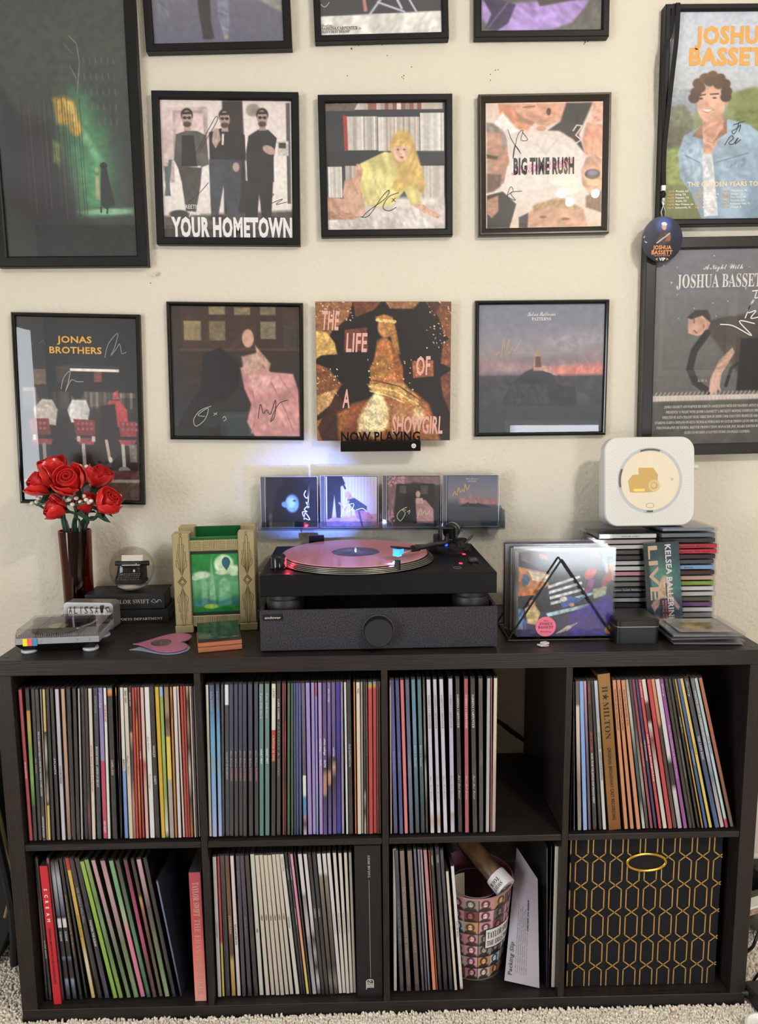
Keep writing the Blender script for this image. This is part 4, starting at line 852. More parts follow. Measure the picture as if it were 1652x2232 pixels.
me = paint([('bg', '1a2140', '1c2038', '191c30', '181a2c'), ('e', 1446, 487, 20, 16, '4a5fb0', .9, 0, .8), ('p', [(1430, 528), (1436, 505), (1448, 500), (1460, 506), (1462, 530), (1456, 536), (1432, 536)], '46342f', 2), ('e', 1446, 493, 6, 8, 'c9a090', .2), ('e', 1446, 487, 7, 4, 'd8dcec', .3), ('p', [(1452, 508), (1466, 500), (1462, 525), (1450, 528)], '8a5a44', 2), ('l', [(1428, 532), (1464, 505)], 3, 'b9c0cc'), ('d', 4, 1.2, 'e0e4f0', (1398, 515, 1406, 532))], S.r, S.w, S.h, 90)
av = np.empty(len(me.vertices) * 3); me.vertices.foreach_get('co', av); av = av.reshape(-1, 3); rr_ = np.maximum(np.abs(av[:, 0]) / R_, np.abs(av[:, 2]) / (R_ * 1.07)); rad = np.hypot(av[:, 0] / R_, av[:, 2] / (R_ * 1.07)); sc_ = np.where(rad > 1e-9, rr_ / np.maximum(rad, 1e-9), 1) * .97; av[:, 0] *= sc_; av[:, 2] *= sc_; me.vertices.foreach_set('co', av.ravel())
o = link('print', me, mat('glossy_print', rough=0.22, attr=True), T); o.location = (0, S.y, 0)
S.t('JOSHUA', 1443, 544, 9, 'e8964a', 'bold', 'C', 42); S.t('BASSETT', 1443, 555, 9, 'e8964a', 'bold', 'C', 48); S.t('THE GOLDEN YEARS TOUR', 1443, 559, 2.4, 'c98a5a', 'bold', 'C', 37); S.t('VIP', 1444, 569, 7, 'f2f2f2', 'bold', 'C', 14); S.t('<', 1434, 569, 7, 'e8b04a', 'bold', 'R'); S.t('>', 1453, 569, 7, 'e8b04a', 'bold')

# ------------------------------------------------------------------ clear ledge with four signed discs
pL, pR = at(563, 1153, 0.315), at(1100, 1150, 0.315)
T = thing('acrylic_ledge', 'clear acrylic wall ledge carrying four disc cases above the turntable', 'shelf', ((pL.x + pR.x) / 2, WY, (pL.z + pR.z) / 2), (0, -math.atan2(pR.z - pL.z, pR.x - pL.x), 0))
W2 = (pR.x - pL.x) / 2; M_ACR = glass('clear_acrylic', 'e9f0f6', rough=0.05, base=0.10, edge=0.8, power=3)
b = MB(); b.box(-W2, W2, -.050, -.001, -.0035, 0.0); b.build('tray', M_ACR, T)
b = MB(); b.box(-W2, W2, -.004, -.001, 0.0, 0.045); b.build('back_plate', M_ACR, T)
b = MB(); b.box(-W2, W2, -.050, -.047, 0.0, 0.016); b.build('front_lip', M_ACR, T)
b = MB(); b.box(W2 - .002, W2, -.047, -.004, 0.0, 0.04); b.build('end_stop', M_ACR, T)
for sx_ in (-.17, .17):
    b = MB(); b.box(sx_ - .014, sx_ + .014, -.0045, -.001, -.016, -.0035, .0005); b.build('mounting_tab', mat('pale_tab', 'b8ad98', 0.5), T)


def jewel(name, label, cat, loc, rot, W, H, D, group=None):
    T = thing(name, label, cat, loc, rot, group)
    b = MB(); b.box(-W / 2, W / 2, -D, 0, 0, H, .0006); b.build('case', M_CASE, T)
    b = MB(); e = .0011; b.box(-W / 2, W / 2, -D - .0003, -D + .0012, 0, e); b.box(-W / 2, W / 2, -D - .0003, -D + .0012, H - e, H); b.box(-W / 2, -W / 2 + e, -D - .0003, -D + .0012, e, H - e); b.box(W / 2 - e, W / 2, -D - .0003, -D + .0012, e, H - e); b.box(-W / 2 + .0095, -W / 2 + .0105, -D - .0003, -D + .0012, e, H - e)
    b.build('case_edge_highlight', mat('edge_highlight_pale', 'b4b4c0', 0.15, spec=.8), T)  # opaque pale strips paint the highlight along the clear case edges
    return T


CW, CH_ = 0.1255, 0.1095
for (u0, u1, v0, v1, lab) in ((567, 694, 1040, 1150, 'signed disc case with a pale face on black, first on the clear ledge'), (697, 825, 1038, 1149.5, 'signed disc case with dark figures before white curtains, second on the clear ledge'), (832, 960, 1037, 1149, 'signed disc case with a pink gown on dark, third on the clear ledge'), (963, 1085, 1036, 1147.5, 'signed disc case with a grey sunset, last on the clear ledge')):
    q = [at(u0, v0, .325), at(u1, v1, .325)]; W, H = q[1].x - q[0].x, q[0].z - q[1].z
    T = jewel('disc_case', lab, 'disc case', ((q[0].x + q[1].x) / 2, .327, q[1].z + .0015), (0, .008, 0), W, H, .010, 'signed disc cases on the clear ledge')
    hw = 10.5 / 127 * W
    b = MB(); b.box(-W / 2 + .001, -W / 2 + hw, -.0085, -.002, .001, H - .001); b.build('hinge_spine', mat('grey_tray_plastic', '6c6a70', 0.3), T)
    b = MB(); b.box(-W / 2 + hw + .001, W / 2 - .003, -.004, -.001, .002, H - .002); b.build('tray', mat('dark_tray', '2c2b2e', 0.4), T)
    iw, ih = W - hw - .005, H - .005
    r_ = (u0 + 12, v0 + 3, u1 - 3, v1 - 3)
    S = Sheet(T, r_, iw, ih, -.0088)
    cx = hw / 2 - .001; cz = H / 2
    if u0 == 567:
        ops = [('bg', '28282e', '2c2c31', '303033', '2c2a2b'), ('p', [(620, 1045), (664, 1050), (690, 1075), (690, 1150), (590, 1150), (600, 1080)], '151519', 8), ('e', 637, 1098, 15, 19, '7fa6c8', .3), ('e', 634, 1096, 10, 12, 'a9cbe4', .6), ('e', 620, 1100, 7, 6, '7a9cb8', .5, 30), ('e', 642, 1092, 4, 2, '26303c', .4)]; sig = [[(676, 1050), (672, 1108)], [(676, 1050), (672, 1085), (664, 1080), (668, 1070)], [(675, 1106), (668, 1095), (674, 1100), (664, 1110), (670, 1115), (660, 1116), (664, 1128), (676, 1132), (666, 1118), (663, 1132)]]; sc = 'e6e6ec'; sw = 2.4
    elif u0 == 697:
        ops = [('bg', 'd9d2e6', 'd5cbe2', 'cfc2da', 'b794b4')] + [('l', [(x, 1040), (x, 1125)], 2, 'bfb0d0', .7) for x in range(745, 825, 7)] + [('p', [(709, 1128), (825, 1120), (825, 1150), (709, 1150)], 'b58aa6', 3), ('p', [(712, 1040), (745, 1040), (752, 1056), (742, 1062), (742, 1128), (732, 1128), (728, 1080), (722, 1128), (712, 1132)], '1c1a20', 1.5), ('l', [(742, 1046), (752, 1066)], 4, '1c1a20'), ('e', 758, 1080, 7, 8, 'caa07c', .3), ('p', [(757, 1072), (770, 1085), (776, 1090), (760, 1092), (754, 1085)], 'c39a66', 2), ('p', [(756, 1090), (772, 1086), (800, 1104), (798, 1118), (782, 1120), (765, 1104)], '211e24', 1.5), ('l', [(760, 1092), (752, 1112), (738, 1096)], 3, 'c8968c'), ('p', [(772, 1114), (800, 1112), (815, 1130), (800, 1136), (778, 1130)], 'b06a72', 2), ('l', [(782, 1116), (790, 1148)], 4, '1c1a20'), ('l', [(764, 1106), (765, 1128)], 3, 'c08a86')]; sig = [[(742, 1126), (750, 1105), (770, 1098), (766, 1110), (752, 1118)], [(775, 1112), (790, 1108), (800, 1116)]]; sc = 'e8e4ec'; sw = 1.6
    elif u0 == 832:
        ops = [('bg', '4a423c', '3a332f', '2f2c2c', '3a3234'), ('p', [(844, 1040), (958, 1040), (958, 1060), (900, 1052), (862, 1068), (856, 1120), (844, 1150)], '8a6a6a', 4), ('d', 40, 2, 'c9949c', (844, 1040, 880, 1060)), ('d', 30, 2, 'b98088', (844, 1110, 858, 1150)), ('p', [(862, 1056), (945, 1056), (945, 1140), (862, 1140)], '2a2624', 1), ('p', [(870, 1060), (884, 1060), (884, 1076), (870, 1076)], '5c5244', 1), ('p', [(916, 1060), (932, 1060), (932, 1078), (916, 1078)], '5c5244', 1), ('p', [(884, 1082), (904, 1078), (908, 1120), (890, 1138), (870, 1140), (878, 1110)], '17151a', 3), ('p', [(904, 1090), (926, 1090), (944, 1110), (945, 1140), (908, 1140)], 'c08c8e', 3), ('e', 910, 1078, 5, 7, 'c9a38e', .3), ('p', [(905, 1086), (920, 1086), (922, 1098), (906, 1098)], 'd0a8a0', 2)]; sig = [[(886, 1105), (872, 1112), (864, 1124), (872, 1134), (882, 1118), (874, 1110), (884, 1112)], [(886, 1116), (892, 1112), (890, 1120)], [(908, 1130), (916, 1108), (918, 1122), (926, 1112), (928, 1122), (936, 1112)]]; sc = 'c9d6a8'; sw = 1.3
    else:
        ops = [('bg', '6b7080', '767686', '857d86', '8a7f86', '54525c', '46474f', '4a4a52', '4a4950'), ('p', [(1000, 1085), (1082, 1088), (1082, 1100), (1000, 1098)], 'b07a78', 5), ('p', [(1000, 1104), (1020, 1094), (1040, 1096), (1070, 1106)], '2f3036', 2), ('e', 1024, 1084, 3, 6, 'b08a7c', .3), ('p', [(1020, 1090), (1032, 1092), (1040, 1098), (1020, 1097)], 'a8807a', 1)]; sig = [[(986, 1082), (990, 1072), (994, 1080), (998, 1064), (1002, 1074), (1006, 1068), (1010, 1072), (1012, 1056), (1016, 1068), (1022, 1058)]]; sc = 'd9b26e'; sw = 1.8
    pr_ = S.art(ops, 90); sg = S.sig(sig, sw, sc)
    parts_ = [pr_, sg]
    if u0 == 963:
        parts_.append(S.t('Kelsea Ballerini', 1026, 1047, 4, 'd8d4d6', 'script', 'C', 26)); parts_.append(S.t('PATTERNS', 1026, 1052, 3, 'd8d4d6', 'serif', 'C', 18))
    for q_ in parts_:
        q_.location.x += cx; q_.location.z += cz

# ------------------------------------------------------------------ red roses, sprigs and vase
vc = at(169, 1250, .285); VX, VY = vc.x, .285; vtop = at(169, 1160, .285 - .03).z
M_VASE = glass('deep_red_glass', 'b81e34', rough=0.03, base=0.05, edge=0.7, power=4)
T = thing('vase', 'tall deep red glass cylinder vase holding the red roses', 'vase', (VX, VY, ZT))
hv = vtop - ZT; b = MB(); b.lathe([(0.0, .0005), (.030, .0005), (.0315, .004), (.0318, hv * .5), (.0345, hv), (.0320, hv), (.0295, hv * .5), (.0290, .012), (0.0, .012)], 40); b.build('glass_body', M_VASE, T)
M_RED = mat('rose_red', 'd42927', 0.22, spec=0.6); M_RED2 = mat('rose_red_matt', 'c21f20', 0.45)
M_GREEN = mat('stem_green', '1d4034', 0.4); M_LEAF = mat('leaf_green', '15382c', 0.4)


def petal_mesh(r, hgt, bulge, flare, spread, tip=.0):
    def fn(u, v):
        a = (u - .5) * spread * (1 - .55 * max(0, v - .55) / .45 * (2 * abs(u - .5)) ** 2 - .35 * (1 - v) ** 2)
        rr = r * (.35 + bulge * math.sin(PI * min(1, v * .62 + .02)) + flare * max(0, v - .7)); z = hgt * (v ** .9) + tip * hgt * (1 - (2 * u - 1) ** 2) * max(0, v - .6)
        return (rr * math.cos(a), rr * math.sin(a), z)
    b = MB(); b.grid(fn, 12, 10)
    return b


def solid(b, th):
    n = len(b.v); me_ = b.mesh('tmp'); me_.update(); nr = [v.normal.copy() for v in me_.vertices]; bpy.data.meshes.remove(me_)
    F = list(b.f); b.add([Vector(b.v[i]) - nr[i] * th for i in range(n)], [f[::-1] for f in F], sm=True)
    cnt = {}
    for f in F:
        for i in range(len(f)):
            cnt[f[i], f[(i + 1) % len(f)]] = 1
    b.add([], []);
    for (a, c) in cnt:
        if (c, a) not in cnt:
            b.f.append((c, a, a + n, c + n)); b.c.append(None); b.sm.append(False)
    return b


def make_rose(label):
    T = thing('red_rose', label, 'rose', (0, 0, 0), group='red roses in the vase')
    b = MB()
    # rolled inner petals
    def sp(u, v):
        a = u * 2 * PI * 2.6; r = .0025 + .0155 * u; return (r * math.cos(a), r * math.sin(a), .018 + .024 * v + .004 * (1 - u))
    b.grid(sp, 70, 2); solid(b, .0011); b.build('rolled_bud', M_RED2, T)
    b = MB(); b.lathe([(0.0, .004), (.012, .010), (.0175, .022), (.0165, .036), (.0, .0365)], 24); b.build('heart', M_RED2, T)
    for k in range(3):
        o = solid(petal_mesh(.0270, .041, .66, .05, 2.2, .08), .0012).build('petal', M_RED, T); o.rotation_euler = (0, 0, 2 * PI * k / 3)
    for k in range(2):
        o = solid(petal_mesh(.0285, .038, .72, .30, 1.9, .12), .0012).build('petal', M_RED, T); o.rotation_euler = (0, 0, 2 * PI * k / 2 + .6)
    b = MB()
    for k in range(5):
        a = 2 * PI * k / 5; d = Vector((math.cos(a), math.sin(a), 0)); e = Vector((-d.y, d.x, 0))
        b.add([d * .004 - e * .006, d * .004 + e * .006, d * .019 + e * .005 + Vector((0, 0, .004)), d * .027 + Vector((0, 0, .001)), d * .019 - e * .005 + Vector((0, 0, .004))], [(0, 1, 2, 3, 4)])
    solid(b, .001); b.lathe([(0.0, -.010), (.004, -.008), (.007, 0.0), (.010, .004)], 14); b.build('sepals', M_LEAF, T)
    return T


def dup(root, label):
    r = root.copy(); COL.objects.link(r); r['label'] = label
    for c in list(root.children):
        d = c.copy(); COL.objects.link(d); d.parent = r
        for e in c.children:
            q = e.copy(); COL.objects.link(q); q.parent = d
    return r


ROSES = [(118, 1022, .275, (-.25, -.15, 1), 1.05, 1.9, 'red rose at the top left of the bunch, seen from its side'), (155, 1052, .185, (-.05, -1, .75), 1.12, 0.4, 'largest red rose at the centre of the bunch, its rolled heart facing forward'),
         (92, 1056, .23, (-.75, -.55, .75), 1.05, 1.0, 'red rose at the far left of the bunch, tilted left'), (212, 1042, .272, (.55, -.1, .9), 1.0, 2.4, 'red rose at the upper right of the bunch, tilted right'),
         (124, 1108, .195, (-.75, -.5, .35), .86, 1.5, 'small red rose at the lower left of the bunch'), (186, 1100, .238, (.05, -.3, 1), .84, .9, 'half hidden red rose low behind the white sprig'),
         (232, 1098, .205, (.8, -.25, .75), 1.0, .3, 'red rose at the lower right of the bunch, leaning right'), (217, 1072, .305, (.6, .1, .7), .8, 2.0, 'small red rose tucked behind the right side of the bunch')]
proto = None
sc_r = 1.02
for i, (u, v, Y, ax, s_, tw, lab) in enumerate(ROSES):
    r = make_rose(lab) if proto is None else dup(proto, lab)
    if proto is None:
        proto = r
    d = Vector(ax).normalized(); q = d.to_track_quat('Z', 'Y') @ Euler((0, 0, tw)).to_quaternion()
    c = at(u, v, Y) - d * .020 * s_ * sc_r
    r.location = c; r.rotation_mode = 'QUATERNION'; r.rotation_quaternion = q; r.scale = (s_ * sc_r,) * 3
stems = []
bpy.context.view_layer.update()
ri = [o for o in COL.objects if o.name.startswith('red_rose') and o.parent is None]
for i, r in enumerate(ri):
    Mi = r.matrix_world.inverted(); d = r.matrix_world.to_3x3() @ Vector((0, 0, 1)); d.normalize(); c = Vector(r.location)
    a = 2 * PI * i / 8; end = Vector((VX + .016 * math.cos(a), VY + .016 * math.sin(a), ZT + .016)); lip = Vector((VX + .021 * math.cos(math.atan2(c.y - VY, c.x - VX)), VY + .021 * math.sin(math.atan2(c.y - VY, c.x - VX)), vtop + .004))
    P = spline([c - d * .007, c - d * .022 + Vector((0, 0, -.004)), lip, end], 8)
    b = MB(); b.tube([Mi @ p for p in P], .0034, 7); b.build('stem', M_GREEN, r)
    if i in (3, 6, 2, 4):
        p = P[6]; sgn = 1 if c.x > VX else -1; b = MB(); tip_ = p + Vector((sgn * .034, -.012, -.012 + .01 * (i % 2))); e = Vector((0, -.4, .9)) * .011; mid = (p + tip_) / 2 + Vector((0, 0, .006))
        b.add([Mi @ q for q in (p, mid + e, tip_, mid - e)], [(0, 1, 2), (0, 2, 3)]); b.build('leaf', M_LEAF, r)
M_BLOS = mat('white_blossom', 'e6dfd2', 0.4)
for (u, v, Y, n, wd_, lab) in ((160, 1090, .205, 13, 38, 'sprig of white blossom at the front of the bunch'), (177, 1026, .285, 8, 26, 'sprig of white blossom at the top of the bunch'), (80, 1090, .26, 5, 10, 'sprig of white blossom at the left edge of the bunch'), (256, 1086, .25, 4, 6, 'sprig of white blossom at the right edge of the bunch')):
    c = at(u, v, Y); T = thing('blossom_sprig', lab, 'flower', tuple(c)); R2 = random.Random(u)
    for k in range(n):
        x = (k / max(n - 1, 1) - .5) * 2 * wd_ / 1000; z = R2.uniform(-.006, .008) + (.005 if k % 2 else -.003) - abs(x) * .15; y = R2.uniform(-.008, .006)
        b = MB(); b.sphere((x, y, z), .0050, 5, (1, 1, .85)); b.lathe([(.0, -.0046), (.0011, -.0044)], 6, (x, y, z), Matrix.Rotation(PI / 2, 4, 'X') @ Matrix.Identity(4)); b.build('blossom', M_BLOS, T)
    b = MB(); end = Vector((VX, VY - .012, ZT + .016)) - c; lip = Vector((VX + .02 * (1 if c.x > VX else -1) * min(1, abs(c.x - VX) / .03), VY - (.022 if Y < .22 else -.015), vtop + .004)) - c
    b.tube(spline([(0, 0, -.008), lip * .6, lip, end], 6), .0026, 6)
    for k in range(max(3, n // 2)):
        x = (k / max(n // 2 - 1, 1) - .5) * 1.7 * wd_ / 1000; b.tube([(0, .001, -.012), (x * .6, 0, -.008), (x, 0, -.002)], .0014, 5)
    b.build('stalk', mat('sage_green', '4c6a55', 0.45), T)

# ------------------------------------------------------------------ letter box, books, globe
pb = Vector((-.611, .207, ZT)); zt_ = at(205, 1311, .20).z - ZT
T = thing('letter_box', 'silver rounded letter box with black letters on a white panel, in front of the vase', 'letter box', tuple(pb), (0, 0, -.10))
W2 = .0535; b = MB(); b.prism(rrect(-W2, W2, .0005, zt_, .009), -.016, .016); b.build('housing', mat('brushed_silver', 'a9a8a4', 0.38, metal=0.75), T)
b = MB(); b.prism(rrect(-W2 + .007, W2 - .007, .010, zt_ - .010, .004), -.0168, -.0155); b.build('face_recess', mat('silver_face', '8f8e8b', 0.4, metal=.6), T)
b = MB(); b.box(-W2 + .010, W2 - .0095, -.0182, -.0165, .029, zt_ - .0130); b.build('letter_panel', mat('backlit_white', 'eeece8', 0.35), T)
for i, c in enumerate('ALISSA\u2665S'):
    lettering(T, c, -W2 + .0155 + i * .0113, .0345, .0165, '161616', 'sans', 'C', y=-.0186, name='letter', width={'I': .0012, '\u2665': .007}.get(c, .0068))
for i in range(5):
    b = MB(); b.lathe([(.0, .0), (.0008, .0)], 8, (-W2 + .018 + i * .018, -.0170, zt_ - .014), Matrix.Rotation(PI / 2, 4, 'X')); b.build('rivet', mat('dark_rivet', '3a3937', 0.5), T)

M_BOOK = mat('black_book_cloth', '171615', 0.55); M_PAGE = mat('page_block', '6c6455', 0.8, var=('4f4a40', 60, (1, 1, 60)))


def book(label, x0, x1, y0, y1, z0, z1, yaw, title, width, band):
    T = thing('book', label, 'book', ((x0 + x1) / 2, (y0 + y1) / 2, z0), (0, 0, yaw)); W2, D2, H = (x1 - x0) / 2, (y1 - y0) / 2, z1 - z0
    b = MB(); b.box(-W2, W2, -D2, D2, 0, .0025, .0005); b.box(-W2, W2, -D2, D2, H - .0025, H, .0005); b.box(-W2, W2, -D2, -D2 + .004, 0.0020, H - .0020); b.build('cover', M_BOOK, T)
    b = MB(); b.box(-W2 + .002, W2 - .003, -D2 + .004, D2 - .004, .0026, H - .0026); b.build('pages', M_PAGE, T)
    if band:
        b = MB(); b.box(-W2 + .01, W2 - .009, -D2 - .0005, -D2 + .0005, H * .12, H * .50); b.build('spine_label', mat('spine_label_black', '0c0c0c', 0.4), T)
        lettering(T, title, W2 - .013, H * .22, H * .2, 'd8d2c4', 'serif', 'R', width, -D2 - .0008)
    else:
        lettering(T, title, W2 - .032, H * .36, H * .27, 'a9a39a', 'serif', 'R', width, -D2 - .0006)
        ribbon(T, [[(W2 - .028, H * .45), (W2 - .022, H * .62), (W2 - .016, H * .4), (W2 - .010, H * .6), (W2 - .006, H * .42)], [(W2 - .028, H * .5), (W2 - .02, H * .38), (W2 - .012, H * .58), (W2 - .006, H * .5)]], .0012, 'a9a39a', -D2 - .0006, 'ornament')


zb1 = at(310, 1335, .215).z; zb2 = at(300, 1299, .225).z
book('thick black book with a banded spine, bottom one under the snow globe', -.640, -.463, .235, .330, ZT, zb1 - .001, .06, 'THE TORTURED POETS DEPARTMENT', .165, True)
book('black book with grey spine lettering, directly under the snow globe', -.640, -.472, .243, .325, zb1, zb2, .05, 'TAYLOR SWIFT', .085, False)
g = at(288, 1267, .275); GR = .0485
T = thing('snow_globe', 'clear snow globe with a tiny black typewriter, standing on the black books', 'snow globe', (g.x, .277, zb2))
gz = GR + .001
b = MB(); b.sphere((0, 0, gz), GR, 20); b.build('glass_ball', glass('globe_glass', 'efece6', rough=0.02, base=0.04, edge=0.8, power=3.5), T)
b = MB(); b.lathe([(0.0, .004), (.020, .005), (.0315, .012), (.027, .017), (.012, .0195), (0, .020)], 28); b.build('snow', mat('snow_white', 'cdc8be', 0.7, bump=(.5, 300, (1, 1, 1), .002)), T)
M_TW = mat('typewriter_black', '131315', 0.3)
b = MB(); b.slab([(-.0235, -.020), (.0235, -.020), (.0255, .012), (-.0255, .012)], .019, .024); pr_ = [(-.020, .024), (.014, .024), (.014, .048), (.004, .050), (-.004, .046), (-.010, .036), (-.020, .029)]
V = [(x_, p[0], p[1]) for x_ in (-.0235, .0235) for p in pr_]; nn = len(pr_); b.add(V, [tuple(range(nn)), tuple(range(2 * nn - 1, nn - 1, -1))] + [(i, i + nn, (i + 1) % nn + nn, (i + 1) % nn) for i in range(nn)])
b.tube([(-.030, .006, .052), (.030, .006, .052)], .0045, 12); k0 = 0; b.build('typewriter', M_TW, T)
b = MB()
for r_ in range(4):
    for c in range(9):
        b.box(-.019 + c * .0044, -.0158 + c * .0044, -.0205 + r_ * .003 - .001, -.0185 + r_ * .003, .0275 + r_ * .0026, .0295 + r_ * .0026)
o = b.build('keys', mat('key_grey', '4a4a4c', 0.35), T); o['kind'] = 'stuff'
b = MB(); b.box(-.019, .019, .005, .0056, .053, .067, 0); k = len(b.v); b.xf(Matrix.Translation((0, .005, .053)) @ Matrix.Rotation(-.25, 4, 'X') @ Matrix.Translation((0, -.005, -.053)), 0); b.build('paper', mat('note_paper', 'f2efe8', 0.6), T)
b = MB(); b.box(-.016, .016, -.0035, .0045, .0495, .0508); b.build('snow_cap', mat('snow_white'), T)

for o in T.children:
    if o.name.split('.')[0] in ('typewriter', 'keys', 'paper', 'snow_cap'):
        o.scale = (1.22,) * 3; o.location = (0, -.002, .018 * (1 - 1.22))

# ------------------------------------------------------------------ toy record player of studded bricks
T = thing('toy_record_player', 'grey and black toy record player under a clear lid at the left front corner', 'toy', (-.621, .096, ZT), (0, 0, .085))
W2, D2 = .0765, .056; z1 = .006
b = MB()
for q in ((-W2 + .02, -D2 + .014), (W2 - .02, -D2 + .014), (W2 - .02, D2 - .014), (-W2 + .02, D2 - .014)):
    bb = MB(); bb.lathe([(0.0, .0004), (.013, .0004), (.0150, .003), (.0140, .0065), (0, .0065)], 22, (q[0], q[1], 0)); bb.build('foot', mat('pale_grey_plastic', 'b9bcc2', 0.35), T)
V = [(-W2 + .012, -D2 + .008, .006), (W2 - .012, -D2 + .008, .006), (W2 - .012, D2 - .008, .006), (-W2 + .012, D2 - .008, .006), (-W2, -D2, .019), (W2, -D2, .019), (W2, D2, .019), (-W2, D2, .019)]
b.add(V, [(3, 2, 1, 0), (4, 5, 6, 7)] + [(i, (i + 1) % 4, (i + 1) % 4 + 4, i + 4) for i in range(4)]); b.build('base', mat('toy_black', '0b0b0d', 0.3), T)
b = MB(); b.box(-W2, W2, -D2, D2, .019, .031, .0006); b.build('grey_band', mat('toy_grey', '96979d', 0.35), T)
for i, c in enumerate(('f2e01e', 'f0605e', '3d8fb8')):
    b = MB(); b.box(-W2 + .0145 + i * .0088, -W2 + .0230 + i * .0088, -D2 - .0016, -D2 + .0002, .0165, .0305, .0004); b.build('coloured_tile', mat('tile_' + c, c, 0.3), T)
for x in (-W2 + .045, .035, .057):
    b = MB(); b.lathe([(.0026, 0), (.0026, .0014), (.0, .0014)], 12, (x, -D2, .025), Matrix.Rotation(PI / 2, 4, 'X')); b.build('stud', mat('toy_grey'), T)
b = MB(); b.lathe([(.0, .033), (.048, .033), (.048, .036), (.0, .036)], 36, (-.015, .002, 0)); b.build('platter', mat('toy_black'), T)
b = MB(); b.lathe([(.014, .0365), (.018, .0375), (.0, .0378)], 24, (-.015, .002, 0)); b.build('disc_label', mat('label_tan', 'b09a72', 0.4), T)
b = MB(); b.tube([(.052, .035, .040), (.050, .0, .0405), (.030, -.030, .0395)], .0018, 7); b.lathe([(.008, .031), (.008, .041), (0, .042)], 14, (.052, .037, 0)); b.build('tonearm', mat('pale_grey_plastic'), T)
b = MB(); b.box(-W2 + .006, W2 - .006, D2 - .03, D2 - .008, .031, .043); b.build('inner_block', mat('toy_lilac_grey', '4a4852', 0.35), T)
M_LID = glass('toy_clear_lid', 'eceaea', rough=0.04, base=0.07, edge=0.75, power=3)
b = MB(); zl = .0455
for k in range(4):
    x0, x1 = -W2 + .001 + k * (2 * W2 - .002) / 4, -W2 + .001 + (k + 1) * (2 * W2 - .002) / 4 - .0008
    V = [(x0, -D2 + .001, .031), (x1, -D2 + .001, .031), (x1, -D2 + .001, .0385), (x0, -D2 + .001, .0385), (x0, -D2 + .014, zl), (x1, -D2 + .014, zl), (x0, D2 - .001, zl), (x1, D2 - .001, zl), (x0, D2 - .001, .031), (x1, D2 - .001, .031)]
    bb = MB(); bb.add(V, [(0, 1, 2, 3), (3, 2, 5, 4), (4, 5, 7, 6), (6, 7, 9, 8), (0, 3, 4, 6, 8), (1, 9, 7, 5, 2)]); bb.build('lid_panel', M_LID, T)
b = MB()
for i in range(38):
    x = -W2 + .003 + i * .0041; b.box(x, x + .0012, -D2 + .0004, -D2 + .0016, .0325, .0385)
o = b.build('lid_ribs', mat('rib_clear_grey', '6a6668', 0.25), T); o['kind'] = 'stuff'


# ------------------------------------------------------------------ heart discs and the little copper turntable
def heart_poly(L, n=40):
    P = []
    for i in range(n):
        a = 2 * PI * i / n; x = 16 * math.sin(a) ** 3; y = 13 * math.cos(a) - 5 * math.cos(2 * a) - 2 * math.cos(3 * a) - math.cos(4 * a); P.append((-(y + 2.5) / 29 * L * -1, x / 32 * L))
    return P


def heart(label, tip, end, z0, tilt, m):
    d = end - tip; L = d.length; T = thing('heart_disc', label, 'record', ((tip.x + end.x) / 2, (tip.y + end.y) / 2, z0), (tilt, 0, math.atan2(d.y, d.x)), 'heart shaped discs')
    b = MB(); b.slab(heart_poly(L * 1.03), 0, .0016); b.build('disc', m, T)
    b = MB(); b.lathe([(.0028, .0019), (.0195, .0019)], 32); b.build('label', mat('disc_label_print', '3a3230', 0.5, var=('6d5a55', 90, (1, 1, 1))), T)
    return T


tipP, endP = atz(291, 1404, ZT + .006), atz(412, 1399, ZT + .006)
heart('pink heart shaped disc lying on top of a pale blue one', tipP, endP, ZT + .0052, .03, mat('pink_vinyl', 'b26a8a', 0.28, var=('a65e80', 22, (1, 1, 1))))
heart('pale blue heart shaped disc underneath the pink one', atz(284, 1418, ZT), atz(410, 1404, ZT), ZT + .0006, 0, mat('pale_blue_vinyl', '8d97ad', 0.25))
fl, fr = atz(432, 1424, ZT), atz(528, 1415, ZT); d = fr - fl; ya = math.atan2(d.y, d.x)
T = thing('miniature_turntable', 'tiny copper based turntable with a smoked lid in front of the gold bucket', 'toy', tuple(fl), (0, 0, ya)); Wm = d.length; Dm = .074
M_COP = mat('copper_plastic', 'b06a48', 0.4, metal=.3)
b = MB(); b.box(0, Wm, 0, Dm, .0005, .010, .0006); b.box(0, Wm, .0006, Dm, .0108, .019, .0006); b.build('base', M_COP, T)
b = MB(); b.box(.003, Wm - .003, .004, Dm - .003, .019, .0196); b.build('deck', mat('deck_brown', '2a201d', 0.35), T)
b = MB(); b.lathe([(0, .0222), (.031, .0222), (.031, .0198)], 36, (Wm * .44, Dm * .5, 0)); b.build('disc', mat('mini_disc', '16130f', 0.25), T)
b = MB(); b.lathe([(.011, .0226), (.014, .0226)], 30, (Wm * .44, Dm * .5, 0)); b.lathe([(.0, .0232), (.003, .0226)], 10, (Wm * .44, Dm * .5, 0)); b.build('disc_ring', mat('ring_grey', '8a8580', 0.3), T)
b = MB(); b.box(Wm * .82, Wm * .92, Dm * .24, Dm * .30, .0197, .0212); b.build('switch', M_COP, T)
b = MB(); V = [(0.001, .001, .019), (Wm - .001, .001, .019), (Wm - .001, Dm - .001, .019), (.001, Dm - .001, .019), (.001, .001, .0255), (Wm - .001, .001, .0255), (Wm - .001, Dm - .001, .0375), (.001, Dm - .001, .0375)]
b.add(V, [(4, 5, 6, 7)] + [(i, (i + 1) % 4, (i + 1) % 4 + 4, i + 4) for i in range(4)]); b.build('lid', glass('smoked_lid', '9a9490', rough=0.03, base=0.07, edge=.75, power=3), T)

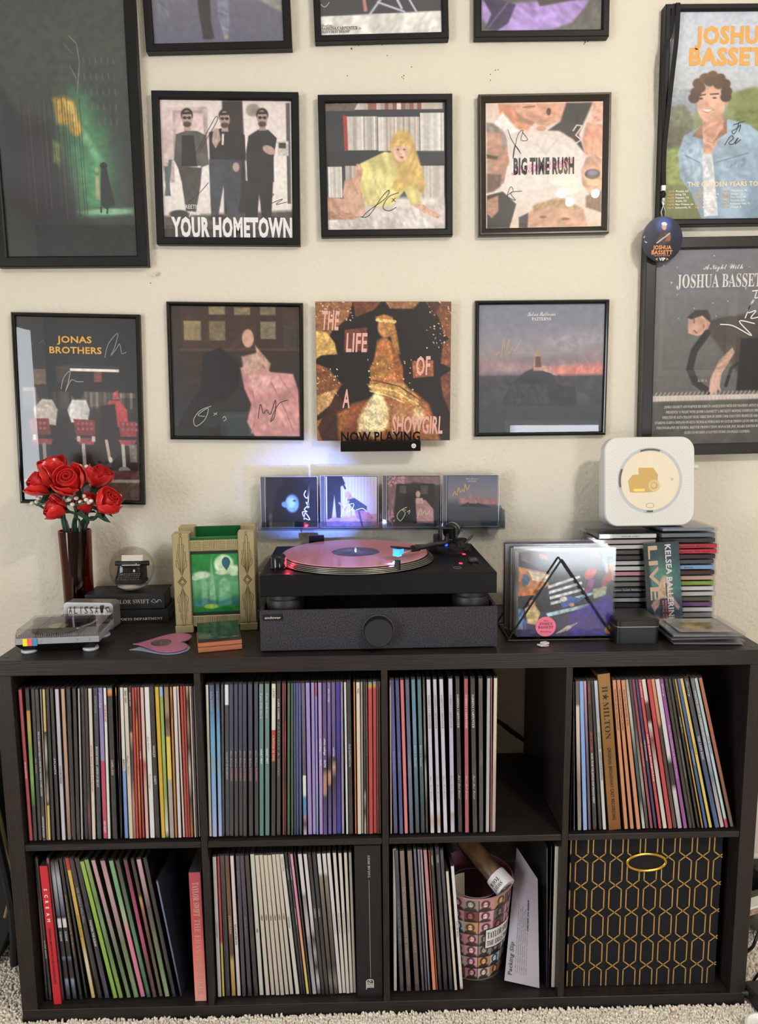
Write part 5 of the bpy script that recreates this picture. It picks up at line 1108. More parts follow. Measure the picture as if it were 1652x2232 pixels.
# ------------------------------------------------------------------ gold bucket with green picture panels
c0 = atz(384, 1381, ZT); c1 = atz(561, 1373, ZT); d = c1 - c0; HB = at(392, 1163, .158).z - ZT; WB = d.length; DB = .128
T = thing('gold_bucket', 'gold four-post bucket with a green picture panel left of the turntable', 'bucket', tuple(c0), (0, 0, math.atan2(d.y, d.x)))
M_GOLD = mat('antique_gold', 'b0a178', 0.34, metal=0.4); M_GOLDD = mat('antique_gold_dark', '6a5a38', 0.45, metal=0.5); M_GR = mat('emerald_plastic', '17602c', 0.3)
PWd = .034
for (x, y, hh) in ((0, 0, HB), (WB - PWd, 0, HB), (0, DB - PWd, HB), (WB - PWd, DB - PWd, HB)):
    b = MB(); b.box(x, x + PWd, y, y + PWd, .016, hh, .002); b.box(x - .001, x + PWd + .001, y - .001, y + PWd + .001, 0.0004, .016, .001); b.build('post', M_GOLD, T)
for x in (0, WB - PWd):
    b = MB(); cx, cz = x + PWd / 2, HB * .52
    def ln(pts, r=.00045):
        b.tube([(cx + p[0], -.0003, p[1]) for p in pts], r, 5)
    for sg_ in (1, -1):
        for (dx, a0, a1) in ((.0025, .012, .092), (.0055, .016, .078), (.0085, .02, .062), (.0105, .024, .044)):
            for m_ in (1, -1):
                ln([(m_ * dx * .35, cz + sg_ * a0), (m_ * dx, cz + sg_ * a1 * .75), (m_ * dx, cz + sg_ * a1), (m_ * max(dx - .003, 0), cz + sg_ * a1)])
        ln([(0, cz + sg_ * .092), (.0018, cz + sg_ * .097), (0, cz + sg_ * .102), (-.0018, cz + sg_ * .097), (0, cz + sg_ * .092)])
    for q in (.0105, .0065):
        ln([(0, cz + q), (q * .8, cz), (0, cz - q), (-q * .8, cz), (0, cz + q)], .0009)
    b.build('post_relief', M_GOLDD, T)
xa, xb = PWd, WB - PWd; xi, xj = xa - .002, xb + .002
b = MB(); b.box(xi, xj, .012, .016, HB * .05, HB * .95); b.box(xi, xj, DB - .016, DB - .012, HB * .05, HB * .985); b.box(.012, .016, PWd - .002, DB - PWd + .002, HB * .05, HB * .95); b.box(WB - .016, WB - .012, PWd - .002, DB - PWd + .002, HB * .05, HB * .95); b.box(.014, WB - .014, .014, DB - .014, HB * .05, HB * .06); b.build('green_liner', M_GR, T)
for z0, z1, nm in ((.815, .925, 'upper_band'), (.055, .165, 'lower_band')):
    b = MB(); b.box(xi, xj, .004, .012, HB * z0, HB * z1, .0008); b.build(nm, M_GOLD, T)
    b = MB(); zc0, zc1 = HB * z0 + .002, HB * z1 - .002; n4 = 4; ww = (xb - xa) / n4
    for k in range(n4):
        for j in range(6):
            x = xa + k * ww + .0015; f = j / 6
            if k % 2 == 0:
                b.tube([(x + f * (ww - .003), .0037, zc1), (x + f * (ww - .003), .0037, zc0 + f * (zc1 - zc0)), (x + ww - .003, .0037, zc0 + f * (zc1 - zc0))], .0005, 4)
            else:
                b.tube([(x, .0037, zc0 + f * (zc1 - zc0)), (x + (1 - f) * (ww - .003), .0037, zc0 + f * (zc1 - zc0)), (x + (1 - f) * (ww - .003), .0037, zc1)], .0005, 4)
    b.build('band_relief', M_GOLDD, T)
b = MB(); b.box(xi, xj, .007, .012, HB * .17, HB * .81); b.build('panel_frame', mat('dark_green_frame', '14241d', 0.4), T)
pw, ph = (xb - xa) - .003, HB * .585
rect_ = (417, 1206, 522, 1330)
me = paint([('bg', '2f8a45', '3f8f50', '5b9a6a', '5a9868', '2f7a48', '1c5c30'), ('e', 440, 1225, 30, 22, '2a7a3c', .8), ('e', 490, 1228, 22, 20, 'c3d6b4', .25), ('e', 506, 1240, 20, 10, 'b6ccab', .5), ('e', 440, 1250, 18, 8, 'b9cfb0', .5), ('e', 425, 1256, 10, 5, 'a9c3a4', .5), ('e', 484, 1246, 14, 5, 'b9cfb0', .5), ('e', 512, 1250, 9, 4, 'b9cfb0', .5),
            ('p', [(454, 1322), (458, 1250), (462, 1212), (466, 1252), (470, 1322)], '8ab894', 3, .7), ('p', [(436, 1322), (440, 1262), (448, 1240), (452, 1322)], '8fba98', 4, .6), ('p', [(474, 1322), (480, 1265), (490, 1255), (500, 1270), (508, 1322)], '86b490', 5, .6), ('e', 495, 1224, 9.5, 11, '2a5c66', .15), ('p', [(488, 1232), (502, 1232), (496, 1242)], '2a5c66', 1.5), ('p', [(417, 1304), (445, 1300), (475, 1308), (522, 1296), (522, 1330), (417, 1330)], '2f5f6a', 6, .7), ('p', [(417, 1318), (522, 1316), (522, 1330), (417, 1330)], '1d6a2c', 4), ('e', 458, 1318, 16, 5, '8fa84a', .4), ('n', .1, 7)], rect_, pw, ph, 90)
o = link('picture_panel', me, mat('glossy_print', rough=0.22, attr=True), T); o.location = ((xa + xb) / 2, .0066, HB * .49)
# ------------------------------------------------------------------ speaker and turntable
sp0, sp1 = atz(568, 1423, ZT), atz(1084, 1412.5, ZT); d = sp1 - sp0; YAW = math.atan2(d.y, d.x); SW = d.length / 2; sc0 = (sp0 + sp1) / 2
SH = .0815; SDp = .285
T = thing('speaker', 'low grey fabric speaker box with one large black knob under the turntable', 'speaker', tuple(sc0), (0, 0, YAW))
m = mat('speaker_fabric', '232226', 0.85, spec=.2, var=('454349', 420, (1, 1, 1)), bump=(.5, 500, (1, 1, 1), .001))
b = MB(); b.box(-SW, SW, 0, .006, .003, SH, .0012); b.box(-SW, SW, SDp - .006, SDp, .003, SH, .0012); b.box(-SW, -SW + .006, .006, SDp - .006, .003, SH, .0008); b.box(SW - .006, SW, .006, SDp - .006, .003, SH, .0008); b.build('fabric_shell', m, T)
b = MB(); b.box(-SW + .006, SW - .006, .006, SDp - .006, .003, SH - .012); b.build('top_tray', M_BLACKP, T)
for x in (-SW + .04, SW - .04):
    for y in (.04, SDp - .04):
        b = MB(); b.lathe([(.0, .0002), (.012, .0002), (.012, .003), (0, .003)], 16, (x, y, 0)); b.build('rubber_foot', M_DARKM, T)
kx, kz = at(825, 1375, sc0.y - .02).x - sc0.x, at(825, 1375, sc0.y - .005).z - ZT
RX = Matrix.Rotation(PI / 2, 4, 'X')
b = MB(); b.lathe([(.0, .022), (.0255, .022), (.027, .0205), (.0275, .004), (.0275, .0)], 48, (kx, 0, kz), RX); b.build('knob', mat('knob_black', '0e0e0f', 0.55), T)
b = MB(); b.lathe([(.0285, .0), (.0285, .002), (.030, .002), (.030, .0)], 48, (kx, 0, kz), RX); b.build('knob_ring', mat('ring_dark_grey', '4a484a', 0.5), T)
q0, q1 = at(573, 1338, sc0.y), at(617, 1351, sc0.y); b = MB(); b.box(q0.x - sc0.x, q1.x - sc0.x, -.0012, .0004, q1.z - ZT, q0.z - ZT, .0004); pl = b.build('badge_plate', mat('badge_black', '0c0d10', 0.3), T)
lettering(pl, 'andover', (q0.x + q1.x) / 2 - sc0.x, q1.z - ZT + .0035, .0048, 'd9d9dc', 'sans', 'C', (q1.x - q0.x) * .8, -.0014)

zf = SH - .012; tb = .0377; Hp = .0405     # foot base, plinth bottom above it, plinth height
T = thing('turntable', 'black direct drive turntable standing on the grey speaker', 'turntable', tuple(sc0 + Vector((0, 0, ZT + zf - sc0.z + .0002))), (0, 0, YAW))
LO = Vector(T.location)


def loc(p):
    q = Matrix.Rotation(-YAW, 3, 'Z') @ (Vector(p) - LO); return q


PZ = tb + Hp; TW = .2215; TD = .300
M_PL = mat('plinth_black', '070708', 0.5, spec=.2); M_PT = mat('plinth_top_black', '09090a', 0.36, spec=.4)
b = MB(); b.box(-TW, TW, 0, TD, tb, PZ, .0012); b.build('plinth', M_PL, T)
for x in (-TW + .042, TW - .042):
    for y in (.045, TD - .062):
        b = MB(); b.lathe([(.0, .0), (.034, .0), (.0355, .002), (.0355, .024), (.0345, .0265), (.033, .0275), (.033, tb), (0, tb)], 40, (x, y, 0)); b.build('foot', mat('foot_rubber', '18181b', 0.5), T)
pc = loc(at(775, 1207, .176)); PX, PY = pc.x, .148
b = MB(); b.lathe([(.0, PZ + .0005), (.158, PZ + .0005), (.160, PZ + .002), (.150, PZ + .0118), (.147, PZ + .0122), (0, PZ + .0122)], 96, (PX, PY, 0)); b.build('platter', mat('platter_black', '141416', 0.3), T)
for k in range(4):
    f = (k + .35) / 4; b = MB(); r_ = .1605 - .0102 * f; z_ = PZ + .0018 + .0104 * f
    b.tube([(PX + r_ * math.cos(2 * PI * i / 96), PY + r_ * math.sin(2 * PI * i / 96), z_) for i in range(96)], .00078, 6, True); b.build('rim_ring', mat('rim_steel', 'b9b4a8', 0.28, metal=.9), T)
b = MB()
for i in range(180):
    a = 2 * PI * i / 180
    for f in (.32, .57, .82):
        r_ = .1606 - .0102 * f; z_ = PZ + .0018 + .0104 * f; c_ = Vector((PX + r_ * math.cos(a), PY + r_ * math.sin(a), z_)); e = Vector((-math.sin(a), math.cos(a), 0)) * .0011; u_ = Vector((math.cos(a) * .0003, math.sin(a) * .0003, .0005))
        b.add([c_ - e - u_, c_ + e - u_, c_ + e + u_, c_ - e + u_], [(0, 1, 2, 3)])
o = b.build('strobe_dots', mat('rim_steel'), T); o['kind'] = 'stuff'
b = MB(); b.tube([(PX, PY, PZ + .012), (PX, PY, PZ + .020), (PX, PY, PZ + .0235)], [.0034, .0034, .0012], 14); b.build('spindle', M_CHROME, T)
# strobe tower, start button, small pads
st = loc(atz(607, 1240, LO.z + PZ)); sx_, sy_ = st.x, max(st.y, .020)
b = MB(); b.lathe([(.0, PZ), (.0155, PZ), (.0155, PZ + .003), (.0142, PZ + .0035), (.0142, PZ + .026), (.0132, PZ + .0272), (0, PZ + .0272)], 36, (sx_, sy_, 0)); b.build('strobe_tower', mat('strobe_black', '0b0b0d', 0.16), T)
M_REDL = mat('red_light', 'ff3048', 0.3, emit='ff2238', estr=6)
b = MB(); b.box(sx_ + .0135, sx_ + .0148, sy_ - .004, sy_ + .004, PZ + .005, PZ + .022); b.build('strobe_lamp', M_REDL, T)
p0 = loc(atz(586, 1251, LO.z + PZ)); b = MB(); b.box(p0.x, p0.x + .040, .003, .012, PZ, PZ + .0012, .0004); b.box(p0.x + .0455, p0.x + .082, .0035, .0085, PZ, PZ + .001, .0004); b.build('start_button', mat('button_black', '0e0e10', 0.35), T)
# pop-up target lamp
tp = loc(atz(866, 1246, LO.z + PZ)); ty = max(tp.y, .007)
b = MB(); b.lathe([(.0, PZ), (.0062, PZ), (.0062, PZ + .0215), (.005, PZ + .0225), (0, PZ + .0225)], 24, (tp.x, ty, 0)); b.build('target_lamp', M_BLACKP, T)
b = MB(); b.sphere((tp.x - .0062, ty + .002, PZ + .0165), .0026, 8); b.build('target_lamp_lens', mat('blue_white_light', 'e8f4ff', 0.3, emit='cfe6ff', estr=22), T)
# arm base
bp = loc(atz(985, 1205, LO.z + PZ)); AX, AY = bp.x, .222
b = MB(); b.lathe([(.0, PZ), (.046, PZ), (.046, PZ + .004), (.043, PZ + .0045), (.043, PZ + .013), (.036, PZ + .014), (.030, PZ + .018), (0, PZ + .018)], 48, (AX, AY, 0)); ab = b.build('arm_base', mat('arm_black', '151517', 0.42), T)
b = MB()
for i in range(70):
    a = 2 * PI * i / 70; c_ = Vector((AX + .0432 * math.cos(a), AY + .0432 * math.sin(a), 0)); e = Vector((-math.sin(a), math.cos(a), 0)) * .0011; n_ = Vector((math.cos(a), math.sin(a), 0)) * .0011
    b.add([c_ - e + Vector((0, 0, PZ + .005)), c_ + e + Vector((0, 0, PZ + .005)), c_ + n_ + Vector((0, 0, PZ + .005)), c_ - e + Vector((0, 0, PZ + .0125)), c_ + e + Vector((0, 0, PZ + .0125)), c_ + n_ + Vector((0, 0, PZ + .0125))], [(0, 2, 5, 3), (2, 1, 4, 5), (3, 5, 4)])
o = b.build('height_dial_ridges', mat('arm_black'), ab); o['kind'] = 'stuff'
zA = PZ + .0335; pv = Vector((AX - .004, AY, zA)); Yw = lambda p, y: loc(at(p[0], p[1], y))
b = MB(); b.box(pv.x - .021, pv.x - .015, pv.y - .012, pv.y + .014, PZ + .012, zA + .016, .0015); b.box(pv.x + .013, pv.x + .019, pv.y - .012, pv.y + .012, PZ + .012, zA + .014, .0015); b.box(pv.x - .021, pv.x + .012, pv.y - .006, pv.y + .012, zA + .013, zA + .017, .0015); b.box(pv.x - .032, pv.x - .020, pv.y - .006, pv.y + .010, PZ + .014, zA + .002, .002); b.build('gimbal', mat('arm_black'), T)
hs = loc(at(878, 1197, .085)); el = loc(at(950, 1186, .165)); el2 = loc(at(925, 1192, .135)); zA_ = pv.z
AP = [pv + Vector((-.001, -.004, 0)), pv + Vector((-.006, -.022, -.003)), pv + Vector((-.014, -.046, -.008)), Vector((el.x, el.y, el.z)), Vector((el2.x, el2.y, el2.z)), loc(at(905, 1195, .115))]
b = MB(); b.tube(spline(AP, 6), .0050, 12); b.build('arm_tube', mat('arm_tube_black', '1c1c1f', 0.3, spec=.6), T)
e0, e1 = loc(at(912, 1194.5, .12)), loc(at(899, 1196, .108)); b = MB(); b.tube([e0, e1], [.0068, .0068], 14); b.build('collar', M_BLACKP, T)
h0, h1 = loc(at(900, 1196, .108)), loc(at(858, 1193, .070)); dh = (h1 - h0).normalized(); sh_ = Vector((-dh.y, dh.x, 0)).normalized() * .0085; up = Vector((0, 0, .002))
b = MB(); b.add([h0 - sh_ * .6 + up, h0 + sh_ * .6 + up, h1 + sh_ + up, h1 - sh_ + up, h0 - sh_ * .6 - up, h0 + sh_ * .6 - up, h1 + sh_ - up, h1 - sh_ - up], [(0, 1, 2, 3), (7, 6, 5, 4), (0, 4, 5, 1), (1, 5, 6, 2), (2, 6, 7, 3), (3, 7, 4, 0)]); hsh = b.build('headshell', M_BLACKP, T)
cc = h1 - dh * .013 + Vector((0, 0, -.0075))
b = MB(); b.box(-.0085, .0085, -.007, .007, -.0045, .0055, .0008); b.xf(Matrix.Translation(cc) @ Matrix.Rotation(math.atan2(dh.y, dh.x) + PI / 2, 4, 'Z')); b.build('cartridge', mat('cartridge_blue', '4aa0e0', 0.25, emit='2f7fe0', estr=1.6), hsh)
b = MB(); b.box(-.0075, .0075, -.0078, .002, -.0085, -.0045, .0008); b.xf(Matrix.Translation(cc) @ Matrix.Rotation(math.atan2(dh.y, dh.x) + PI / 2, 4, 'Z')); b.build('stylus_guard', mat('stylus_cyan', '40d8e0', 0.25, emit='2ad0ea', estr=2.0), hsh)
for k, c in enumerate(('d8d8dc', 'c8b8e0', '9ab0e8')):
    b = MB(); b.tube(spline([h0 - dh * .001 + sh_ * (.3 - .3 * k), (h0 + cc) / 2 + Vector((0, 0, -.004 + .002 * k)), cc - dh * .007 + sh_ * (.3 - .3 * k)], 5), .0006, 5); b.build('lead_wire', mat('wire_' + c, c, 0.4), hsh)
cwd = (pv - el).normalized(); cwd.z = .12; cwd.normalize(); cq = cwd.to_track_quat('Z', 'Y').to_matrix().to_4x4()
b = MB(); b.lathe([(0, .010), (.0155, .010), (.0175, .012), (.0175, .030), (.0160, .032), (0, .032)], 36, pv + Vector((.002, .006, .003)), cq); b.build('counterweight', mat('weight_black', '161618', 0.35), T)
b = MB(); b.lathe([(.0177, .0245), (.0182, .025), (.0182, .029), (.0177, .0295)], 36, pv + Vector((.002, .006, .003)), cq); b.build('weight_dial', M_CHROME, T)
b = MB(); b.tube([pv + Vector((.012, -.012, -.012)), pv + Vector((.014, -.014, -.004)), ], .005, 10); b.tube([Vector((AX + .014, AY - .034, PZ + .013)), Vector((AX + .014, AY - .034, PZ + .022))], .0045, 12); b.build('antiskate_knob', M_BLACKP, T)
b = MB(); b.tube([Vector((AX + .028, AY - .022, PZ + .017)), Vector((AX + .040, AY - .016, PZ + .028)), Vector((AX + .048, AY - .012, PZ + .035))], [.0016, .003, .002], 8); b.build('lift_lever', M_BLACKP, T)
b = MB(); b.slab([(AX + .030 + .012 * math.cos(i * PI / 8), AY + .036 + .012 * math.sin(i * PI / 8)) for i in range(16)], PZ + .005, PZ + .019); b.build('arm_rest', M_BLACKP, T)
b = MB(); b.sphere((AX - .012, AY - .030, PZ + .017), .0034, 6); b.build('cue_light', mat('blue_dot', '2a50ff', 0.3, emit='1c48ff', estr=2.5), T)
# pitch slider, speed lights, panel print
s0 = loc(atz(1020, 1224, LO.z + PZ)); b = MB(); b.box(s0.x + .006, s0.x + .011, s0.y - .045, s0.y + .052, PZ, PZ + .0008); b.box(s0.x + .018, s0.x + .022, s0.y - .045, s0.y + .030, PZ, PZ + .0008); b.build('pitch_slot', mat('slot_black', '060607', 0.6), T)
b = MB(); b.box(s0.x + .001, s0.x + .018, s0.y - .014, s0.y + .006, PZ + .0006, PZ + .008, .002); b.build('pitch_slider', mat('slider_grey', '3a3a3c', 0.32), T)
for (u, v) in ((1011, 1208), (1004, 1228)):
    q = loc(atz(u, v, LO.z + PZ)); b = MB(); b.box(q.x - .0030, q.x + .0030, q.y - .0045, q.y + .0045, PZ, PZ + .0007); b.build('speed_light', M_REDL, T)
q = loc(atz(997, 1237.5, LO.z + PZ)); b = MB(); b.tube([(q.x + .0075 * math.cos(a * PI / 12), q.y + .009 * math.sin(a * PI / 12), PZ + .0002) for a in range(24)], .0004, 4, True); b.tube([(q.x - .008, q.y + .012, PZ + .0002), (q.x - .006, q.y + .030, PZ + .0002)], .0003, 4); b.build('panel_marks', ink('8a8a8c'), T)
TM = Matrix.Rotation(-PI / 2, 4, 'X')
q = loc(atz(925, 1243, LO.z + PZ)); lettering(T, 'audio-technica', q.x, 0, .0026, 'a9a9ab', 'sans', 'L', .036, M=Matrix.Translation((0, max(q.y, .006), PZ + .0003)) @ TM)
q = loc(at(690, 1176, LO.y + TD - .004)); b = MB(); b.box(q.x - .017, q.x + .017, TD - .008, TD + .004, PZ - .01, q.z + .010, .001); b.build('lid_hinge', mat('hinge_black', '0c0c0e', 0.25), T)

# record on the platter
rc = Matrix.Rotation(YAW, 3, 'Z') @ Vector((PX, PY, PZ + .0124)) + LO
T = thing('vinyl_record', 'pink vinyl record lying on the turntable platter', 'record', tuple(rc), (0, 0, YAW))
M_PINK = mat('pink_translucent_vinyl', 'd68a94', 0.16, spec=.6, var=('dc98a0', 6, (1, 1, 1)))
b = MB(); b.lathe([(.0038, .0), (.1470, .0), (.1478, .0008), (.1470, .0018), (.0038, .0018)], 120); b.build('disc', M_PINK, T)
b = MB()
for k in range(5):
    r_ = .062 + k * .0165; b.lathe([(r_, .00185), (r_ + .0006, .00185)], 96)
b.build('band_gaps', mat('pink_band', 'c67c88', 0.2), T)
me = paint([('bg', '4c4a58', '55525e', '4a4856', '3f3c48'), ('e', 40, 35, 18, 12, '8a7f86', .7, 20, .8), ('e', 65, 55, 20, 14, '6a6472', .7, -20, .9), ('e', 30, 68, 12, 10, '2e2c38', .7), ('n', .35, 9)], (0, 0, 100, 100), .098, .098, 60)
av = np.empty(len(me.vertices) * 3); me.vertices.foreach_get('co', av); av = av.reshape(-1, 3); mx_ = np.maximum(np.abs(av[:, 0]), np.abs(av[:, 2])); rd = np.hypot(av[:, 0], av[:, 2]); k_ = np.where(rd > 1e-9, mx_ / np.maximum(rd, 1e-9), 1); av[:, 1] = av[:, 2] * k_; av[:, 0] *= k_; av[:, 2] = .0020; me.vertices.foreach_set('co', av.ravel())
link('disc_label', me, M_PRINT, T)


def point_light(name, p, power, color, r=.004):
    l = bpy.data.lights.new(name, 'POINT'); l.energy = power; l.color = color; l.shadow_soft_size = r
    o = bpy.data.objects.new(name, l); COL.objects.link(o); o.location = p


RZ3 = Matrix.Rotation(YAW, 3, 'Z')
point_light('strobe_light', RZ3 @ Vector((sx_ + .018, sy_ - .001, PZ + .012)) + LO, .018, (1, .06, .12))
point_light('target_light', RZ3 @ Vector((tp.x - .011, ty + .004, PZ + .0165)) + LO, .03, (.45, .62, 1))
l = bpy.data.lights.new('wall_glow_spot', 'SPOT'); l.energy = 17; l.color = (.13, .25, 1.0); l.spot_size = math.radians(44); l.spot_blend = .9; l.shadow_soft_size = .01  # added spot for the blue glow that the record reflects onto the wall
o = bpy.data.objects.new('wall_glow_spot', l); COL.objects.link(o); o.location = RZ3 @ Vector((tp.x - .012, ty + .008, PZ + .024)) + LO
o.rotation_euler = (at(690, 1085, WY) - o.location).to_track_quat('-Z', 'Y').to_euler()

# ------------------------------------------------------------------ wire rack with seven-inch sleeves
yf = .066; A_, B_, C_ = at(1224, 1219, yf), at(1106, 1399, yf), at(1341, 1397, yf)
T = thing('wire_rack', 'black wire rack with triangular ends holding small sleeves right of the turntable', 'rack', (C_.x / 2 + B_.x / 2, yf, ZT)); o_r = Vector(T.location)
zb_ = .0035; M_WIRE = mat('black_wire', '0d0d0e', 0.35); Tri = [A_ - o_r, Vector((B_.x - o_r.x, 0, zb_)), Vector((C_.x - o_r.x, 0, zb_))]; Dr = .118
for y in (0, Dr):
    b = MB(); P = []
    for i in range(3):
        a, c, e = Tri[i - 1], Tri[i], Tri[(i + 1) % 3]
        for f in (.06, .03, .01): P.append(c + (a - c).normalized() * f * .12)
        for f in (.01, .03, .06): P.append(c + (e - c).normalized() * f * .12)
    b.tube([p + Vector((0, y, 0)) for p in P], .0019, 8, True); b.build('end_triangle', M_WIRE, T)
for x in (Tri[1].x + .004, Tri[2].x - .004, Tri[1].x * .4, Tri[2].x * .4):
    b = MB(); b.tube([(x, 0, zb_), (x, Dr, zb_)], .0019, 8); b.build('base_rod', M_WIRE, T)
r0, r1 = at(1128, 1196, yf + .012), at(1336, 1396, yf + .012); W7, H7 = r1.x - r0.x, r0.z - (ZT + .0075)
c7 = (r0.x + r1.x) / 2
edges = ['dcdad6', 'e6e4e0', 'cfcbd0', '8a8a92', 'e9e6e2', '5f5c66', 'b9b4c8', 'e2dfda', '6a3f6a']
order = ['nearest', 'second', 'third', 'fourth', 'fifth', 'sixth', 'seventh', 'eighth', 'rearmost']
for k in range(9):
    y = yf + .012 + k * .0112; f = k * .0006; nm = 'small record sleeve with a street collage cover and pink sticker, front of the wire rack' if k == 0 else 'small record sleeve in clear poly, %s from the front in the wire rack' % order[k] if k < 8 else 'small record sleeve in clear poly, rearmost in the wire rack'
    T = thing('single_sleeve', nm, 'record', (c7 - .0015 * k, y, ZT + .006), (-.015, 0, .01 * ((k * 7) % 3 - 1)), 'small record sleeves in the wire rack')
    hh = H7 - .0015 * ((k * 5) % 3) + f
    b = MB(); b.box(-W7 / 2 + .003, W7 / 2 - .003, 0, .0028, .0008, hh - .006, 0); b.build('jacket', mat('edge_' + edges[k], edges[k], 0.5), T)
    b = MB(); b.box(-W7 / 2, W7 / 2, -.0012, .0042, 0, hh + .001); b.f.pop(1); b.c.pop(); b.sm.pop(); b.build('poly_sleeve', M_SLEEVE, T)
    if k == 0:
        S = Sheet(T, (1129, 1196, 1336, 1397), W7 - .006, hh - .007, -.0003)
        me = paint([('bg', '2a2730', '26232a', '2b2a33', '35305a'), ('p', [(1129, 1230), (1190, 1245), (1196, 1275), (1140, 1300), (1129, 1292)], 'b8784a', 2), ('p', [(1150, 1240), (1196, 1250), (1190, 1268), (1160, 1262)], 'd9c9a8', 2), ('p', [(1172, 1200), (1190, 1205), (1192, 1216), (1175, 1210)], 'c4553a', 2), ('p', [(1129, 1196), (1172, 1196), (1160, 1225), (1135, 1215)], '5a4a48', 3), ('p', [(1280, 1196), (1300, 1196), (1308, 1218), (1290, 1215)], 'a8452f', 2), ('p', [(1308, 1196), (1336, 1196), (1336, 1230), (1322, 1250), (1312, 1230)], '4a78b8', 5), ('p', [(1318, 1228), (1336, 1222), (1336, 1262), (1322, 1262)], 'd98a3c', 6), ('l', [(1324, 1240), (1324, 1215), (1318, 1210)], 2, '1a2030'), ('e', 1325, 1212, 7, 4, '1a2438', .5),
              ('p', [(1270, 1250), (1284, 1235), (1300, 1238), (1292, 1258), (1276, 1262)], 'b8342c', 2), ('p', [(1284, 1258), (1296, 1262), (1288, 1288), (1272, 1300), (1276, 1280)], '7a2f68', 2), ('e', 1296, 1220, 9, 14, '2a1a18', .3), ('p', [(1308, 1265), (1330, 1235), (1334, 1260), (1312, 1290)], '8a2a2a', 3)]
             + [('p', [(1200 + i * 2 - 6, 1276 + i * 13), (1262 + i * 5, 1252 + i * 15), (1263 + i * 5, 1258 + i * 15), (1200 + i * 2 - 6, 1283 + i * 13)], 'd9dde0', 1.2) for i in range(4)] + [('p', [(1250, 1305), (1296, 1290), (1298, 1296), (1250, 1312)], '9fc4cc', 1.2), ('p', [(1190, 1342), (1290, 1318), (1291, 1326), (1195, 1350)], 'a9c9cf', 1.2), ('p', [(1290, 1285), (1322, 1278), (1320, 1300), (1294, 1308)], '9aa284', 3),
                ('p', [(1240, 1345), (1320, 1300), (1336, 1300), (1336, 1397), (1245, 1397)], '3f318a', 8), ('p', [(1224, 1306), (1236, 1300), (1262, 1306), (1272, 1300), (1268, 1310), (1250, 1320), (1226, 1330), (1222, 1318)], '3a5a9a', 1.5), ('e', 1228, 1308, 8, 6, 'd9c8b8', .3), ('e', 1246, 1322, 6, 5, 'b88a74', .3), ('p', [(1144, 1330), (1164, 1318), (1178, 1340), (1170, 1370), (1150, 1365)], 'd9bb84', 2), ('e', 1160, 1318, 7, 9, 'c08a70', .3), ('p', [(1140, 1352), (1150, 1360), (1146, 1385)], '3f6ab8', 2), ('p', [(1130, 1330), (1142, 1332), (1140, 1380), (1130, 1380)], '6b93c0', 4), ('e', 1145, 1262, 8, 14, '3a5a78', .3), ('p', [(1129, 1290), (1168, 1285), (1166, 1298), (1129, 1300)], 'c8743c', 2)]
             + [('l', [(1215 + i * 7, 1390 - i * 2), (1240 + i * 6, 1372 - i * 2)], 2, 'd6cdb4') for i in range(4)] + [('e', 1328, 1383, 8, 10, 'd98a3c', .3), ('n', .25, 6)], S.r, S.w, S.h, 130)
        o = link('print', me, mat('glossy_print', rough=.22, attr=True), T); o.location = (0, -.0004, hh / 2 - .0025)
        x, z = S.px(1190, 1373); z += hh / 2 - .0025; r_ = .0200
        b = MB(); b.lathe([(0, .0), (r_, .0)], 36, (x, -.0018, z), RX); st_ = b.build('sticker', mat('pink_sticker', 'e36a86', 0.4), T)
        for s_, dz, cp, fn, wd_ in (('Find', .0105, .0035, 'script', .010), ('JOSHUA', .0035, .0050, 'serif', .026), ('BASSETT', -.0035, .0050, 'serif', .030), ('Something', -.0115, .0035, 'script', .022)):
            lettering(st_, s_, x, z + dz, cp, '2a1a20', fn, 'C', wd_, -.0021)
q = atz(1184, 1408, ZT); T = thing('clear_clip', 'small clear plastic tag lying in front of the wire rack', 'tag', tuple(q), (0, 0, .5))
b = MB(); b.box(-.011, .009, -.006, .006, .0004, .003, .0004); b.xf(Matrix.Rotation(.12, 4, 'Y')); b.box(-.002, .011, -.005, .007, .0035, .0065, .0004); b.build('body', mat('frosted_white_plastic', 'd9d6e0', 0.25, spec=.7), T)

# ------------------------------------------------------------------ disc stacks, player, ticket, tin
YS = .212; pit = .01035
LCOL = [('d9d6d0', 'TAYLOR SWIFT', '2a62a8'), ('b4a5a4', '', ''), ('ddd9d4', '', ''), ('4a3f3e', '', ''), ('26242a', '', ''), ('d9d2cc', '', ''), ('e2dfdb', '', ''), ('d98fa2', '', ''), ('8a8a8a', '', ''), ('7a6f68', '', ''), ('202226', 'Taylor Swift Midnights', 'c9c9cc'), ('5a5860', '', ''), ('c0bcb8', '', ''), ('2c2c30', '', ''), ('94a0a8', '', ''), ('d9d4ce', '', '')]
RCOL = [('6a6f76', '', ''), ('2e2a2c', '', ''), ('b8293a', 'HIGH SCHOOL MUSICAL', '1c1c1c'), ('d01f30', 'THE MUSICAL: THE SERIES', '1c1c1c'), ('3a2626', '', ''), ('4a4a50', '', ''), ('86a6cc', 'BEYOND', '2a3a5a'), ('3f2628', '', ''), ('c9a493', '', ''), ('86a03c', '', ''), ('d8d4ce', '', ''), ('c6c6c2', '', ''), ('4c5238', '', ''), ('6f3f7a', '', ''), ('d6d4d2', '', ''), ('8f8a92', '', '')]
xl0, xl1 = at(1300, 1250, YS).x, at(1433, 1250, YS).x; xr0, xr1 = at(1436, 1250, YS).x, at(1564, 1250, YS).x
